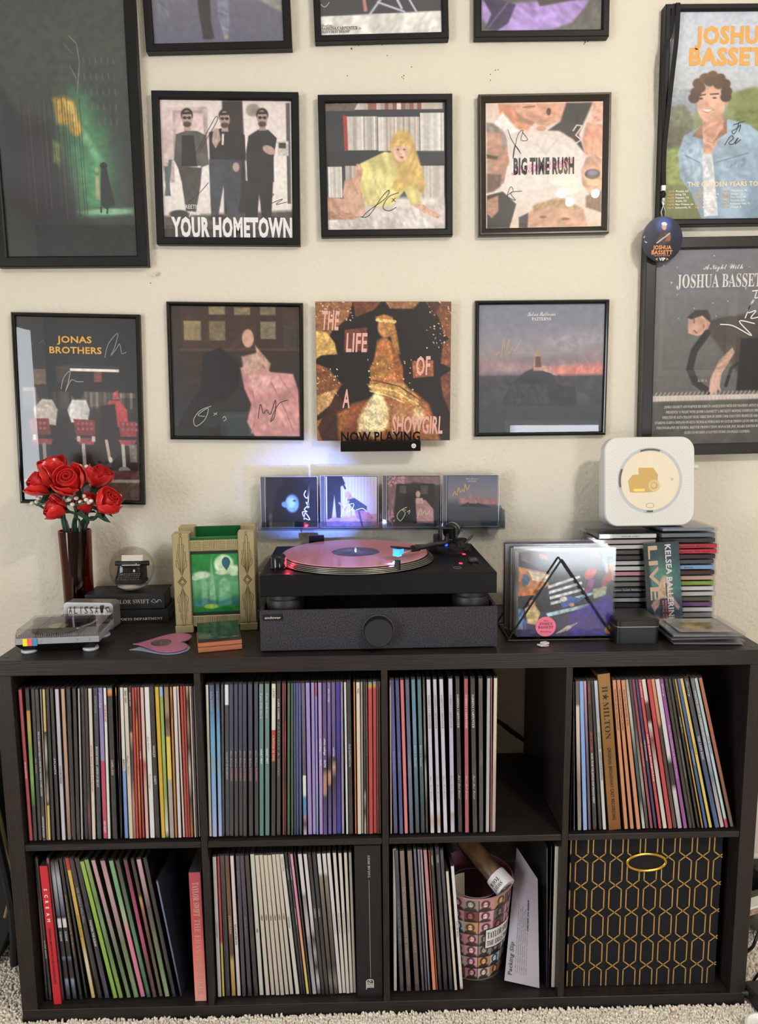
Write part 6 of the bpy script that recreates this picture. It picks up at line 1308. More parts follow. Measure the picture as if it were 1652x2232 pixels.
ORD = ['first', 'second', 'third', 'fourth', 'fifth', 'sixth', 'seventh', 'eighth', 'ninth', 'tenth', 'eleventh', 'twelfth', 'thirteenth', 'fourteenth', 'fifteenth', 'sixteenth', 'seventeenth', 'eighteenth', 'nineteenth', 'twentieth']
CN = [('white', (230, 228, 222)), ('pale grey', (190, 190, 190)), ('grey', (130, 130, 132)), ('charcoal', (70, 68, 72)), ('black', (32, 32, 36)), ('red', (200, 40, 50)), ('pink', (220, 150, 165)), ('rose', (175, 80, 95)), ('purple', (110, 65, 125)), ('lilac', (165, 135, 200)), ('navy', (45, 50, 85)), ('blue', (70, 100, 160)), ('sky blue', (130, 170, 220)), ('teal', (90, 130, 128)), ('green', (125, 150, 70)), ('olive', (80, 85, 60)), ('brown', (95, 70, 55)), ('tan', (190, 160, 130)), ('cream', (228, 214, 192)), ('yellow', (220, 185, 60)), ('orange', (210, 125, 75)), ('mauve', (130, 110, 120)), ('maroon', (85, 40, 45))]


def cname(hx):
    r, g, b_ = (int(hx[i:i + 2], 16) for i in (0, 2, 4)); return min(CN, key=lambda c: (c[1][0] - r) ** 2 + (c[1][1] - g) ** 2 + (c[1][2] - b_) ** 2)[0]


H0 = at(1360, 1163, YS).z - ZT; nst = 16; pit = (H0 - .001) / nst
for side, (x0, x1, cols) in enumerate(((xl0, xl1, LCOL), (xr0, xr1, RCOL))):
    for i in range(nst):
        hx, tx, tc = cols[i]; z = ZT + .0006 + (nst - 1 - i) * pit + side * .0006; R2 = random.Random(i * 7 + side); dx_ = R2.uniform(-.0022, .0022)
        T = thing('disc_case', '%s spined disc case, %s from the top of the %s stack' % (cname(hx), ORD[i], 'left' if side == 0 else 'right'), 'disc case', ((x0 + x1) / 2 + dx_, YS + R2.uniform(0, .004), z), (0, 0, R2.uniform(-.012, .012)), 'disc cases stacked under the white player')
        W = x1 - x0 - .004; hh = pit - .0006; Dd = .112
        b = MB(); b.box(-W / 2, W / 2, 0, Dd, 0, hh, .0005); b.build('case', M_CASE, T)
        b = MB(); b.box(-W / 2 + .004, W / 2 - .004, .0010, .006, .0016, hh - .0016); b.build('spine_insert', mat('spine_' + hx, hx, 0.4), T)
        b = MB(); b.box(-W / 2 + .002, W / 2 - .002, .007, Dd - .002, .0016, hh - .0016); b.build('tray', mat('tray_grey', '4e4b52', 0.35), T)
        if tx:
            lettering(T, tx, 0.004, .0034, .0030, tc, 'bold', 'C', min(W * .62, len(tx) * .0033), .0009)
topz = ZT + H0 + .0012
T = thing('disc_case', 'clear empty disc case lying flat on the left stack behind the others', 'disc case', (xl0 + .038, YS + .062, topz), (0, 0, .03)); b = MB(); b.box(-.063, .060, -.055, .055, 0, .0095, .0006); b.build('case', M_CASE, T)
b = MB(); b.lathe([(0, .0098), (.018, .0098)], 24); b.build('hub', mat('hub_grey', 'a5a5aa', 0.2), T)
T = thing('disc_case', 'clear grey disc case topping the right stack under the white player', 'disc case', ((xr0 + xr1) / 2, YS + .06, topz + .0006), (0, 0, -.02)); b = MB(); b.box(-.060, .060, -.058, .052, 0, .0088, .0006); b.build('case', M_CASE, T)
b = MB(); b.box(-.055, .055, -.054, .048, .0015, .007); b.build('tray', mat('tray_blue_grey', '7d828c', 0.3), T)

# white disc player
pb0 = at(1416, 1133, .232); zp = topz + .0104; TLp, BRp = at(1323, 953, .232), at(1515, 1133, .232); HWp = (BRp.x - TLp.x) / 2; Hp_ = TLp.z - zp
T = thing('disc_player', 'white square disc player with a round clear window on top of the disc stacks', 'player', (pb0.x, .232, zp), (-.10, 0, .03))
M_PW = mat('player_white', 'd6d4d0', 0.42)
b = MB(); b.prism(rrect(-HWp, HWp, .001, Hp_, .030, 8), 0, .022); P2 = rrect(-HWp, HWp, .001, Hp_, .030, 8); P1 = rrect(-HWp + .002, HWp - .002, .003, Hp_ - .002, .029, 8); nn = len(P1)
b.add([(p[0], 0, p[1]) for p in P2] + [(p[0], -.0025, p[1]) for p in P1], [tuple(range(nn, 2 * nn))[::-1]] + [(i, (i + 1) % nn, (i + 1) % nn + nn, i + nn) for i in range(nn)])
P3 = rrect(-HWp + .004, HWp - .004, .001, Hp_ - .004, .028, 8); P4 = rrect(-HWp - .004, HWp - .012, .0008, .05, .02, 8)
b.add([(p[0], .022, p[1]) for p in P3] + [(p[0] * .9 - .004, .060, p[1] * .86) for p in P3], [tuple(range(nn, 2 * nn))] + [(i, (i + 1) % nn, (i + 1) % nn + nn, i + nn) for i in range(nn)], sm=True); b.build('body', M_PW, T)
CZ = Hp_ * .515; CR = HWp * .70
b = MB(); nr_ = 96
for i in range(nr_):
    a = 2 * PI * i / nr_; ca, sa = math.cos(a), math.sin(a); lim = min((HWp - .006) / max(abs(ca), 1e-6), (Hp_ / 2 - .006) / max(abs(sa), 1e-6))
    if abs(ca) * lim > HWp - .026 and abs(sa) * lim > Hp_ / 2 - .026: lim -= .011
    r_ = CR + .006
    while r_ < lim:
        b.lathe([(0, 0), (.00048, 0)], 5, (r_ * ca, -.0027, CZ + r_ * sa), RX); r_ += .0027
o = b.build('speaker_holes', mat('hole_grey', 'a19c94', 0.8), T); o['kind'] = 'stuff'
b = MB(); b.lathe([(CR + .002, .0026), (CR, .0045), (CR - .004, .0045), (CR - .005, .001)], 64, (0, 0, CZ), RX); b.build('window_ring', M_CASE, T)
b = MB(); b.lathe([(0, .0028), (CR - .005, .0028)], 64, (0, 0, CZ), RX); b.build('deck', mat('deck_cream', 'e2d6bf', 0.25), T)
b = MB(); pts = [(-.030, .012), (-.018, .012), (-.018, .026), (.012, .026), (.022, .012), (.021, -.002), (.026, -.010), (.020, -.020), (.008, -.024), (-.036, -.024), (-.040, 0)]; k_ = CR / .066
b.prism([(p[0] * k_ - .006, CZ + p[1] * k_) for p in pts], -.0036, -.0028); b.build('mechanism_plate', mat('amber_plate', 'c9a76a', 0.22), T)
b = MB(); b.lathe([(.008, .0040), (.012, .0042), (.0125, .0036)], 26, (.008 * k_, 0, CZ - .011 * k_), RX); b.lathe([(0, .0048), (.004, .0048), (.0055, .0036)], 20, (.008 * k_, 0, CZ - .011 * k_), RX); b.build('spindle_hub', mat('amber_hub', 'd8bf8c', 0.25), T)
b = MB(); b.box(-.036, -.012, -.0040, -.0034, CZ - .0235, CZ - .0175); b.build('caution_label', mat('yellow_label', 'e6cf62', 0.4), T)
for a0, a1 in ((1.25, 1.9), (2.75, 3.35), (4.6, 4.8)):
    b = MB(); b.lathe([(CR - .0045, .0047), (CR - .001, .0047)], 16, (0, 0, CZ), RX, a0=a0, a1=a1); b.build('ring_clip', mat('clip_grey', '5c5a5c', 0.3), T)
b = MB(); b.tube([(.0055 * 1.5 * math.cos(a * PI / 10), -.0030, CZ - CR * .78 + .005 * math.sin(a * PI / 10)) for a in range(20)], .0005, 5, True); b.lathe([(.0015, .003), (.0026, .003)], 14, (CR * .70, 0, CZ + .002), RX); b.build('deck_marks', mat('mark_grey', '9d9484', 0.4), T)
b = MB(); b.lathe([(0, .014), (.0055, .014), (.0055, 0)], 18, (HWp - .003, .010, Hp_ * .66), Matrix.Rotation(PI / 2, 4, 'Y')); b.build('side_knob', M_PW, T)

# tour ticket card in a clear holder, leaning on the discs
q0, q1, q2, q3 = at(1399, 1180, .203), at(1481, 1178, .203), at(1491, 1345, .186), at(1410, 1342, .186)
cb = (q2 + q3) / 2; ct = (q0 + q1) / 2; cb.z = ZT + .0008; Wt = ((q1 - q0).length + (q2 - q3).length) / 2; dv = ct - cb; Ht = dv.length
T = thing('ticket_card', 'tall teal concert card in a clear holder leaning against the disc stacks', 'card', tuple(cb), (-math.atan2(dv.y, dv.z), math.atan2(dv.x, dv.z), 0))
b = MB(); b.box(-Wt / 2, Wt / 2, -.0015, .0015, 0, Ht); b.build('holder', M_CASE, T)
S = Sheet(T, (1402, 1183, 1488, 1343), Wt - .005, Ht - .006, -.0004)
o = S.art([('bg', '2c3a42', '2f4a50', '3f6a66', '3f6a66', '2c4a54', '4a5a6c'), ('e', 1440, 1265, 30, 40, '6aa08c', .9, 0, .7), ('p', [(1402, 1183), (1412, 1183), (1418, 1343), (1402, 1343)], '1f2a30', 4), ('p', [(1412, 1190), (1436, 1190), (1436, 1212), (1412, 1212)], 'd9b79a', 1.5, 0),
           ('p', [(1438, 1260), (1446, 1250), (1458, 1254), (1464, 1275), (1462, 1300), (1436, 1300), (1432, 1276)], 'cdb089', 3), ('e', 1448, 1266, 7, 10, 'd8b49c', .2), ('p', [(1412, 1310), (1436, 1290), (1462, 1290), (1484, 1318), (1478, 1324), (1462, 1305), (1458, 1343), (1434, 1343), (1436, 1306), (1420, 1325)], 'c4988a', 2.5), ('p', [(1434, 1298), (1462, 1298), (1464, 1343), (1432, 1343)], '33333f', 2), ('l', [(1452, 1268), (1453, 1295)], 3, '3a3a40'), ('n', .12, 5)], 80)
zoff = Ht / 2; o.location = (0, S.y, zoff)
def vt(s_, x, y0, y1, cap, col, fn='bold'):
    a, za = S.px(x, y0); c_, zc = S.px(x, y1)
    return lettering(T, s_, a, za + zoff, cap * S.k, col, fn, 'L', za - zc, S.y - .0006, ang=-PI / 2)
vt('LIVE', 1413, 1189, 1300, 22, 'e0bd9c'); vt('KELSEA BALLERINI', 1454, 1188, 1340, 14, 'ece8e2'); vt('ON TOUR', 1454, 1302, 1340, 4, 'e08a9a'); vt('MARCH 27, 2025', 1447, 1302, 1340, 4, 'e08a9a'); vt('SEATTLE, WA', 1440, 1302, 1340, 4, 'e08a9a')

# black tin
q0, q1 = atz(1342, 1405.5, ZT), atz(1441, 1406, ZT); Wt = (q1 - q0).length; Ht = at(1390, 1352, q0.y).z - ZT
T = thing('tin_box', 'small black hinged tin standing before the disc stacks', 'tin', ((q0.x + q1.x) / 2, q0.y, ZT), (0, 0, .0))
M_TIN = mat('black_tin', '151517', 0.38, metal=.2)
b = MB(); b.slab(rrect(-Wt / 2 + .001, Wt / 2 - .001, .001, .088, .009), .0004, Ht * .70); b.build('body', M_TIN, T)
b = MB(); b.slab(rrect(-Wt / 2, Wt / 2, 0, .089, .010), Ht * .74, Ht - .002); P1 = rrect(-Wt / 2, Wt / 2, 0, .089, .010); P2 = rrect(-Wt / 2 + .003, Wt / 2 - .003, .003, .086, .008); nn = len(P1); b.add([(p[0], p[1], Ht - .002) for p in P1] + [(p[0], p[1], Ht) for p in P2], [tuple(range(nn, 2 * nn))] + [(i, (i + 1) % nn, (i + 1) % nn + nn, i + nn) for i in range(nn)], sm=True); b.build('lid', M_TIN, T)
b = MB(); b.slab(rrect(-Wt / 2 + .0004, Wt / 2 - .0004, .0004, .0886, .0098), Ht * .70, Ht * .74); b.build('seam_line', mat('tin_seam', '8a8a8c', 0.3, metal=.6), T)

# three jewel cases lying flat
zz = ZT + .0006
for k, (u0, v0, u1, v1, lab, ya) in enumerate(((1476, 1409, 1624, 1405, 'clear disc case at the bottom of the flat pile by the right edge', -.06), (1466, 1398, 1623, 1397, 'clear disc case in the middle of the flat pile by the right edge', .02), (1470, 1392, 1627, 1389, 'disc case with a beige photo insert on top of the flat pile', -.03))):
    q = atz(u0, v0, zz); q1 = atz(u1, v1, zz); W = .138; T = thing('disc_case', lab, 'disc case', (q1.x - W / 2 - .002, q.y + .002, zz), (0, 0, ya), 'disc cases lying flat at the right')
    b = MB(); b.box(-W / 2, W / 2, 0, .118, 0, .0092, .0005); b.build('case', M_CASE, T)
    b = MB(); b.box(-W / 2 + .004, W / 2 - .004, .004, .114, .0014, .0040); b.build('tray', mat('tray_mid', '77747c' if k < 2 else '403c40', 0.3), T)
    if k == 2:
        S = Sheet(T, (0, 0, 100, 100), .10, .09, 0); me = paint([('bg', 'a09a94', '8e8880', '9c958c'), ('e', 45, 45, 22, 26, 'b08a68', .5, 20), ('e', 60, 60, 18, 20, '7a5a48', .5), ('e', 40, 70, 20, 12, 'c9ab8c', .5), ('n', .15, 9)], S.r, S.w, S.h, 50)
        o = link('insert', me, M_PRINT, T); o.rotation_euler = (-PI / 2, 0, 0); o.location = (.0, .058, .0075)
    zz += .0098
# ------------------------------------------------------------------ records: every one its own thing, with jacket, spine title and poly sleeve
N2 = ['first', 'second', 'third', 'fourth', 'fifth', 'sixth', 'seventh', 'eighth', 'ninth', 'tenth', 'eleventh', 'twelfth', 'thirteenth', 'fourteenth', 'fifteenth', 'sixteenth', 'seventeenth', 'eighteenth', 'nineteenth']


def ordinal(n):
    if n < 19:
        return N2[n]
    n += 1; tens = {2: 'twent', 3: 'thirt', 4: 'fort'}[n // 10]
    return tens + 'ieth' if n % 10 == 0 else tens + 'y-' + N2[n % 10 - 1]


def stops(s):
    out = []
    for q in s.split(','):
        a = q.split('@'); out.append((float(a[1]) if len(a) > 1 else None, a[0]))
    if out[0][0] is None:
        out = [(i / max(len(out) - 1, 1), c) for i, (_, c) in enumerate(out)] if len(out) > 1 else [(0, out[0][1]), (1, out[0][1])]
    if out[0][0] > 0: out.insert(0, (0, out[0][1]))
    if out[-1][0] < 1: out.append((1, out[-1][1]))
    return out


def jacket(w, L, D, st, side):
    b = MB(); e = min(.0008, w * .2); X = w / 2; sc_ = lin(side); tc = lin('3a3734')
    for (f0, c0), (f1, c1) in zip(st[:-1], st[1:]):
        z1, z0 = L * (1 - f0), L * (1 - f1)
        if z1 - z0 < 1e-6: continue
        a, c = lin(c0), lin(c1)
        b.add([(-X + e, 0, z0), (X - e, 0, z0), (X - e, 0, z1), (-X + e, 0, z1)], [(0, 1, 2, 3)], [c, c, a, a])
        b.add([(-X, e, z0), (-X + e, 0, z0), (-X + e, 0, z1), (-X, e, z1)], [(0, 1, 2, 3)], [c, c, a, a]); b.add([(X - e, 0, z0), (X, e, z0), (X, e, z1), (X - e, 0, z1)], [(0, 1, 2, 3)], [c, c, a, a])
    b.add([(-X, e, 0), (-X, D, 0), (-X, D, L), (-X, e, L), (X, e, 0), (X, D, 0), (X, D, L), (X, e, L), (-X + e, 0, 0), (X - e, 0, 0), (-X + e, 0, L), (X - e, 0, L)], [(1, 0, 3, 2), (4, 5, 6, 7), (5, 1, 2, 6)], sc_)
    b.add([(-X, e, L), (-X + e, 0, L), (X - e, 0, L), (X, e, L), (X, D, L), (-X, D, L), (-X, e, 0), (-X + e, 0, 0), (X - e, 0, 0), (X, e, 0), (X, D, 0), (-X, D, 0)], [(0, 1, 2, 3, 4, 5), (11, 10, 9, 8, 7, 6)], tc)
    return b


def poly(w, L, D):
    X = w / 2 + .0003; b = MB(); z0, z1 = -.0012, L + .0055
    V = [(-X, D, z0), (-X, .0002, z0), (0, -.0016, z0), (X, .0002, z0), (X, D, z0), (-X, D, z1), (-X, .0002, z1), (0, -.0010, z1 - .002), (X, .0002, z1), (X, D, z1), (0, -.0006, -.0046)]
    b.add(V, [(0, 1, 6, 5), (1, 2, 7, 6), (2, 3, 8, 7), (3, 4, 9, 8), (1, 10, 2), (2, 10, 3)])
    return b


M_SLK = mat('record_jacket_card', rough=.42, attr=True)


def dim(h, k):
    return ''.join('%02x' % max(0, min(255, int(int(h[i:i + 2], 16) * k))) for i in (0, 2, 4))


def shelf_of_records(place, X0, Y0, s, yt, yb, data, fz, D=.304, group=None, yaw=0.0):
    Yf = None; ys = []
    items = []
    for row in data.strip().split('\n'):
        f = row.split('|'); g = f[0].split(); xt, xb, w = float(g[0]), float(g[1]), float(g[2])
        y0 = float(g[3]) if len(g) > 3 else yt; y1 = float(g[4]) if len(g) > 4 else yb
        items.append((xt, xb, w, y0, y1, f[1], f[2:])); ys.append(atz(X0 + xb * s, Y0 + y1 * s, fz + .004).y)
    Yf = min(max(sorted(ys)[len(ys) // 2], .006), .03)
    G = []
    for i, (xt, xb, w, y0, y1, cs, tx) in enumerate(items):
        B_, T_ = at(X0 + xb * s, Y0 + y1 * s, Yf), at(X0 + xt * s, Y0 + y0 * s, Yf)
        wm = (at(X0 + (xb + w) * s, Y0 + y1 * s, Yf) - B_).length * .98; L = min((T_ - B_).length, .313 if y0 == yt and y1 == yb else .32)
        G.append([B_.x, math.atan2(T_.x - B_.x, T_.z - B_.z), wm, L])
    for _ in range(4):      # neighbours never share space: a thinner jacket where the gap is tight
        for a_, b_ in zip(G[:-1], G[1:]):
            hh = min(a_[3], b_[3], .29); sep = min(b_[0] - a_[0], b_[0] + math.tan(b_[1]) * hh - a_[0] - math.tan(a_[1]) * hh) * math.cos(a_[1]) - .0008 - abs(yaw) / len(G) * D
            need = (a_[2] + b_[2]) / 2
            if need > sep:
                k = max(sep / need, .35); a_[2] *= k; b_[2] *= k
    xl_ = [q for q in (-xR + j * (cw + t) for j in range(4)) if q < G[0][0] + .02][-1]
    G[0][0] = max(G[0][0], xl_ + G[0][2] / 2 + .0012); G[0][1] = max(G[0][1], 0.0) if G[0][0] - xl_ < .012 else G[0][1]
    for i, (xt, xb, w, y0, y1, cs, tx) in enumerate(items):
        bx0, th, wm, L = G[i]; B_ = Vector((bx0, Yf, fz))
        st = stops(cs); main = max(range(len(st) - 1), key=lambda k: st[k + 1][0] - st[k][0]); nm = cname(st[main][1])
        T = thing('record', '%s spined record, %s from the left in the %s' % (nm, ordinal(i), place), 'record', (B_.x, Yf + rng.uniform(-.001, .0015), fz + .005 + abs(math.sin(th)) * wm / 2), (0, th, yaw * (i / 13) ** 1.5 if i < 14 else 0), 'records in the ' + place)
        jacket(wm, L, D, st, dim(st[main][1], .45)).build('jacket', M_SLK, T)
        for t_ in tx:
            q = t_.split('~'); cap = wm * (float(q[5]) if len(q) > 5 else .5)
            lettering(T, q[0], -cap * .5, L * (1 - float(q[1])), cap, q[3], q[4] if len(q) > 4 else 'sans', 'L', L * (float(q[2]) - float(q[1])), -.0003, -PI / 2, name='spine_title')
        poly(wm, L, D).build('poly_sleeve', M_SLEEVE, T)


shelf_of_records('upper left cubby', 0, 1440, .2724, 222, 1428, """157 247 26|a83f4b|WALLOWS~.47~.58~e6c4c4~bold
215 283 28|26282b@0,26282b@.13,d08a3a@.14,b8a84a@.26,6f9a4a@.4,7fae5a@.58,3f6a30@.75,38383a@.78,3a3630@1
258 318 25|34353a|alex warren~.45~.55~c9c9c9~script
292 353 26|3c3d42|THE ALL-AMERICAN REJECTS WHEN THE WORLD COMES DOWN~.27~.70~d6d6d6~bold|DOGHOUSE RECORDS~.84~.98~d6d6d6~bold
322 376 14|a48a86@0,8f7a6a@.5,b08a6a@.7,b59a68@1
347 394 26|dcbf7a@0,cdb070@.27,2a2626@.28,bab6b4@.40,2a2626@.55,a8a4a2@.72,3a3430@.76,d6c478@.77,dcc472@1
378 428 22|2f3136
409 467 24|33343a|ATLANTA~.45~.56~d9d9d9~bold
453 511 28|cfc9d6@0,bcb6c2@.4,cfccd6@1|TAYLOR'S WEEK~.50~.62~3a383c~serif
499 554 27|c9a28c@0,c0967c@.4,bb9a86@.6,8a6a58@1
545 592 30|2a2c31
592 629 26|2d2f34
628 656 13|b9b4b6
656 690 24|2b2b2f
686 719 22|302e34@0,3a2a30@.3,2c2a30@.7,7a3050@.8,2c2a30@1
718 752 26|e2d2c6|BENSON BOONE Fireworks & Rollerblades~.37~.68~b84a50~serif
761 794 32|3f4358@0,34384c@1|BENSON BOONE  AMERICAN HEART~.38~.65~d9d9de~serif|BENSON BOONE~.05~.16~9a9ab0~sans
799 841 32|8f80b8@0,9a8ac0@.46,9a8ac0@.475,c9446e@.48,c24068@1|freaky~.03~.13~e0d6ea~script|NEW HEARTS~.88~.96~f0d6de~bold
836 873 21|e9e7e2|BITE ME RENEE RAPP~.11~.22~b83a44~bold
876 921 36|3a7fa0@0,d8a040@.02,c8502c@.05,26262a@.055,2a2a2d@1|CHAPPELL ROAN~.47~.57~dedede~sans
924 966 25|3a7fa0@0,d8a040@.02,c8502c@.05,26262a@.055,2a2a2d@1|CHAPPELL ROAN~.48~.58~dedede~sans
950 975 12|2a2624@0,a03a30@.3,7a5a48@.5,302c2a@.7,a07a5a@.9,2a2624@1
968 1010 31|e6e2dc@0,e2ded8@.54,7fa2dc@.545,6f98da@1|BABYDOLL~.47~.54~2a2a2c~bold
1003 1050 31|ddd0c0@0,d6cbb8@1|DAN + SHAY~.02~.10~2a2826~bold|Bigger Houses~.44~.57~6a6258~script
1038 1078 21|2c2a2e@0,2c2a2e@.28,c09a84@.3,3a3238@.42,5a4038@.6,c08a70@.75,9a6a5a@1|GOOD DAY~.03~.12~d0d0d0~bold
1063 1101 19|c23e40@0,b83a3c@1
1084 1124 20|c0642e@0,3a2420@.15,d07838@.25,c04a2c@.5,d08a3e@.7,b03a2c@1
1103 1147 20|b04048@0,a83a44@1|LEON~.42~.47~f0e0e0~bold
1134 1180 24|dcb6a8@0,dcbcae@.45,b85a4a@.5,d8b0a2@.7,dcb6a8@1
1172 1220 36|e6e4e6@0,e4e2e0@1|Jonas Brothers~.32~.42~b59a4e~script|Greetings~.57~.67~b59a4e~script
1210 1262 33|2b2b2d|VANCE JOY~.38~.46~cfcfcf~bold|CLARITY~.58~.64~cfcfcf~bold
1253 1308 29|d8b02e@0,d4a82a@.5,d8b23a@1
1287 1338 26|8fb0dc@0,9fb8e0@.05,90a850@.07,9ab85a@.4,86a04a@.7,cfd6c0@.95,3a5a30@1
1330 1378 33|9a7a5a@0,a88a6c@.15,5a4438@.22,8a6e5a@.32,e0c64a@.325,e6cc5a@.6,b3a59e@.61,a89c98@1
1368 1411 16|c07a38@0,b87434@1|HAPPENING~.08~.2~5a3010~bold
1397 1440 26|dcd6d6@0,d6d0d2@1
1420 1472 15|e0c2b6
1449 1496 20|b9443c@0,b03c36@1
1472 1516 17|b44640@0,a83c38@1
1495 1536 22|c9a078@0,3a2a20@.1,a0785a@.25,2a2220@.4,c0bcb8@.55,2c2624@.75,a8662e@.95
1520 1563 12|cfc0ae
1536 1580 12|5a4650@0,4a3a48@1
1552 1597 9|9a928e""", ZM)
shelf_of_records('upper second cubby', 430, 1440, .2542, 198, 1498, """76 107 22|e9e4dc@0,cfd0b4@.4,e6e2d8@1
122 149 38|3a4a70@0,4a6a98@.12,6aa4cc@.3,7ab0d4@.55,8fb0dc@.8,b0b8e0@1|kelsea ballerini~.04~.17~d9b48a~script|SUBJECT TO CHANGE~.46~.58~b0b07a~sans
172 196 34|3a4a70@0,4a6a98@.12,6aa4cc@.3,7ab0d4@.55,8fb0dc@.8,b0b8e0@1|kelsea ballerini~.04~.17~d9b48a~script|SUBJECT TO CHANGE~.46~.58~b0b07a~sans
212 223 22|4a4a58@0,3a3c44@1
249 258 32|3c4250@0,e4e8ee@.005,e0e6ee@.13,3c4450@.135,363c48@1|ROLLING UP THE WELCOME MAT~.44~.62~c0ccd8~sans
289 293 33|3a4260@0,353c58@.4,33343c@.7,3a3a3e@1|Kelsea Ballerini~.43~.54~d0c0ba~script|PATTERNS~.545~.63~c08a8a~serif
330 335 29|3a4260@0,353c58@.4,33343c@.7,3a3a3e@1|Kelsea Ballerini~.43~.54~d0c0ba~script|PATTERNS~.545~.63~c08a8a~serif
367 372 30|3a4260@0,353c58@.4,33343c@.7,3a3a3e@1|Kelsea Ballerini~.43~.54~d0c0ba~script|PATTERNS~.545~.63~c08a8a~serif
405 409 30|3a4260@0,353c58@.4,33343c@.7,3a3a3e@1|Kelsea Ballerini~.43~.54~d0c0ba~script|PATTERNS~.545~.63~c08a8a~serif
452 460 34|3a4260@0,353c58@.4,33343c@.7,3a3a3e@1|Kelsea Ballerini~.43~.54~d0c0ba~script|PATTERNS~.545~.63~c08a8a~serif
503 508 31|3a4260@0,353c58@.4,33343c@.7,3a3a3e@1|Kelsea Ballerini~.43~.54~d0c0ba~script|PATTERNS~.545~.63~c08a8a~serif
548 552 34|6a8c88@0,5f8684@.5,5a807e@1|if you think this is~.06~.22~d6e2de~sans|HEART FIRST~.42~.52~e0e8e6~bold
598 600 36|6a8c88@0,5f8684@.5,5a807e@1|if you think this is~.06~.22~d6e2de~sans|HEART FIRST~.42~.52~e0e8e6~bold
655 652 33|e8e2d2@0,e2dccb@.295,b04030@.3,a83a2c@.5,2c2a2a@.51,303032@1|LAUFEY~.03~.09~2a2a2a~serif|A MATTER OF TIME~.33~.5~e8c8c0~serif
697 697 30|3e383a@0,38343a@1|LUKE COMBS~.1~.23~d9d0c8~bold|FATHERS & SONS~.25~.6~9a9088~sans
735 740 20|7a4040@0,6a3538@.5,7a4a44@1
752 757 13|a83a44@0,4a2228@.2,b04048@.35,3a2024@.6,8a3038@.8,4a2428@1
784 782 20|4f6e52@0,43624a@.6,4a6448@1
812 813 17|4a6a50@0,3f5c46@.6,4a6046@1
833 838 15|4a5a90@0,44547f@1
855 860 18|50609a@0,485888@.6,44506e@1
877 886 19|55639a@0,485888@.6,44506e@1
906 925 28|6a6080@0,5c5470@.55,5a5470@.6,eceae8@.605,dfe6e4@.73,4f94c4@.75,4f8cc0@.86,c07a90@.88,3a4a50@.93,c8b0c0@1
945 967 32|a594d6@0,a08ecf@.4,a890d4@1
988 1004 26|a492d2@0,9c8aca@.5,a894d0@1
1017 1030 16|c26a98@0,c04a64@.08,a08aca@.09,8a8ad0@.3,b0a0d8@.6,7aa0c0@.9
1050 1063 28|b49ad6@0,a890d0@1|olivia rodrigo~.36~.45~f0eaf6~bold|GUTS~.5~.54~f0eaf6~bold
1090 1098 31|5a4a82@0,5a4a88@.55,2a2438@.56,b88878@.61,b88a7a@.72,3a3058@.75,5a4a88@1|olivia rodrigo~.36~.47~f0eaf6~bold|GUTS~.5~.55~f0eaf6~bold
1128 1137 28|7a68b0@0,6a58a4@.45,2a2444@.5,2a2444@.56,c09080@.6,b88878@.66,3a3060@.68,7060a8@1|olivia rodrigo~.04~.13~d0c6ea~bold
1165 1178 30|6a5a90@0,5c4c84@.48,2a2444@.5,c0988a@.55,2a2444@.62,6a5a90@1|olivia~.42~.48~d0c6ea~bold
1205 1215 34|3430a0@0,2c288c@.45,1c1850@.55,2c2890@.75,3430a0@1
1238 1250 19|8a80a0@0,9088a8@.5,a8a0b4@1
1266 1286 17|e4e2e4@0,dcdadc@1
1297 1318 32|2c2c30|GUS DAPPERTON~.4~.55~d0d0d4~sans
1345 1360 12|cf7a48@0,c87444@1
1377 1391 33|e6d8c2@0,e2d2bc@1|TVU~.04~.07~2a2826~bold
1408 1417 18|a8a4a0@0,9a9690@1
1432 1441 15|4a3a3a@0,3a3030@.7,b8a8a0@.75,4a3a38@.85,c0b0a8@.93
1450 1462 12|6a4a46
1481 1491 31|4a90a8@0,d0a048@.025,c44440@.05,b83c3c@.6,c04040@1
1519 1526 28|4a90a8@0,d0a048@.025,b84040@.05,b03838@.6,b83c3c@1
1545 1550 15|5a4040@0,6a4640@1
1562 1569 12|6a8a8a@0,6a4a40@.05,6a4a40@1""", ZM)
SB = "|SABRINA CARPENTER~.10~.315~%s~serif|Man's Best Friend~.62~.78~%s~script"
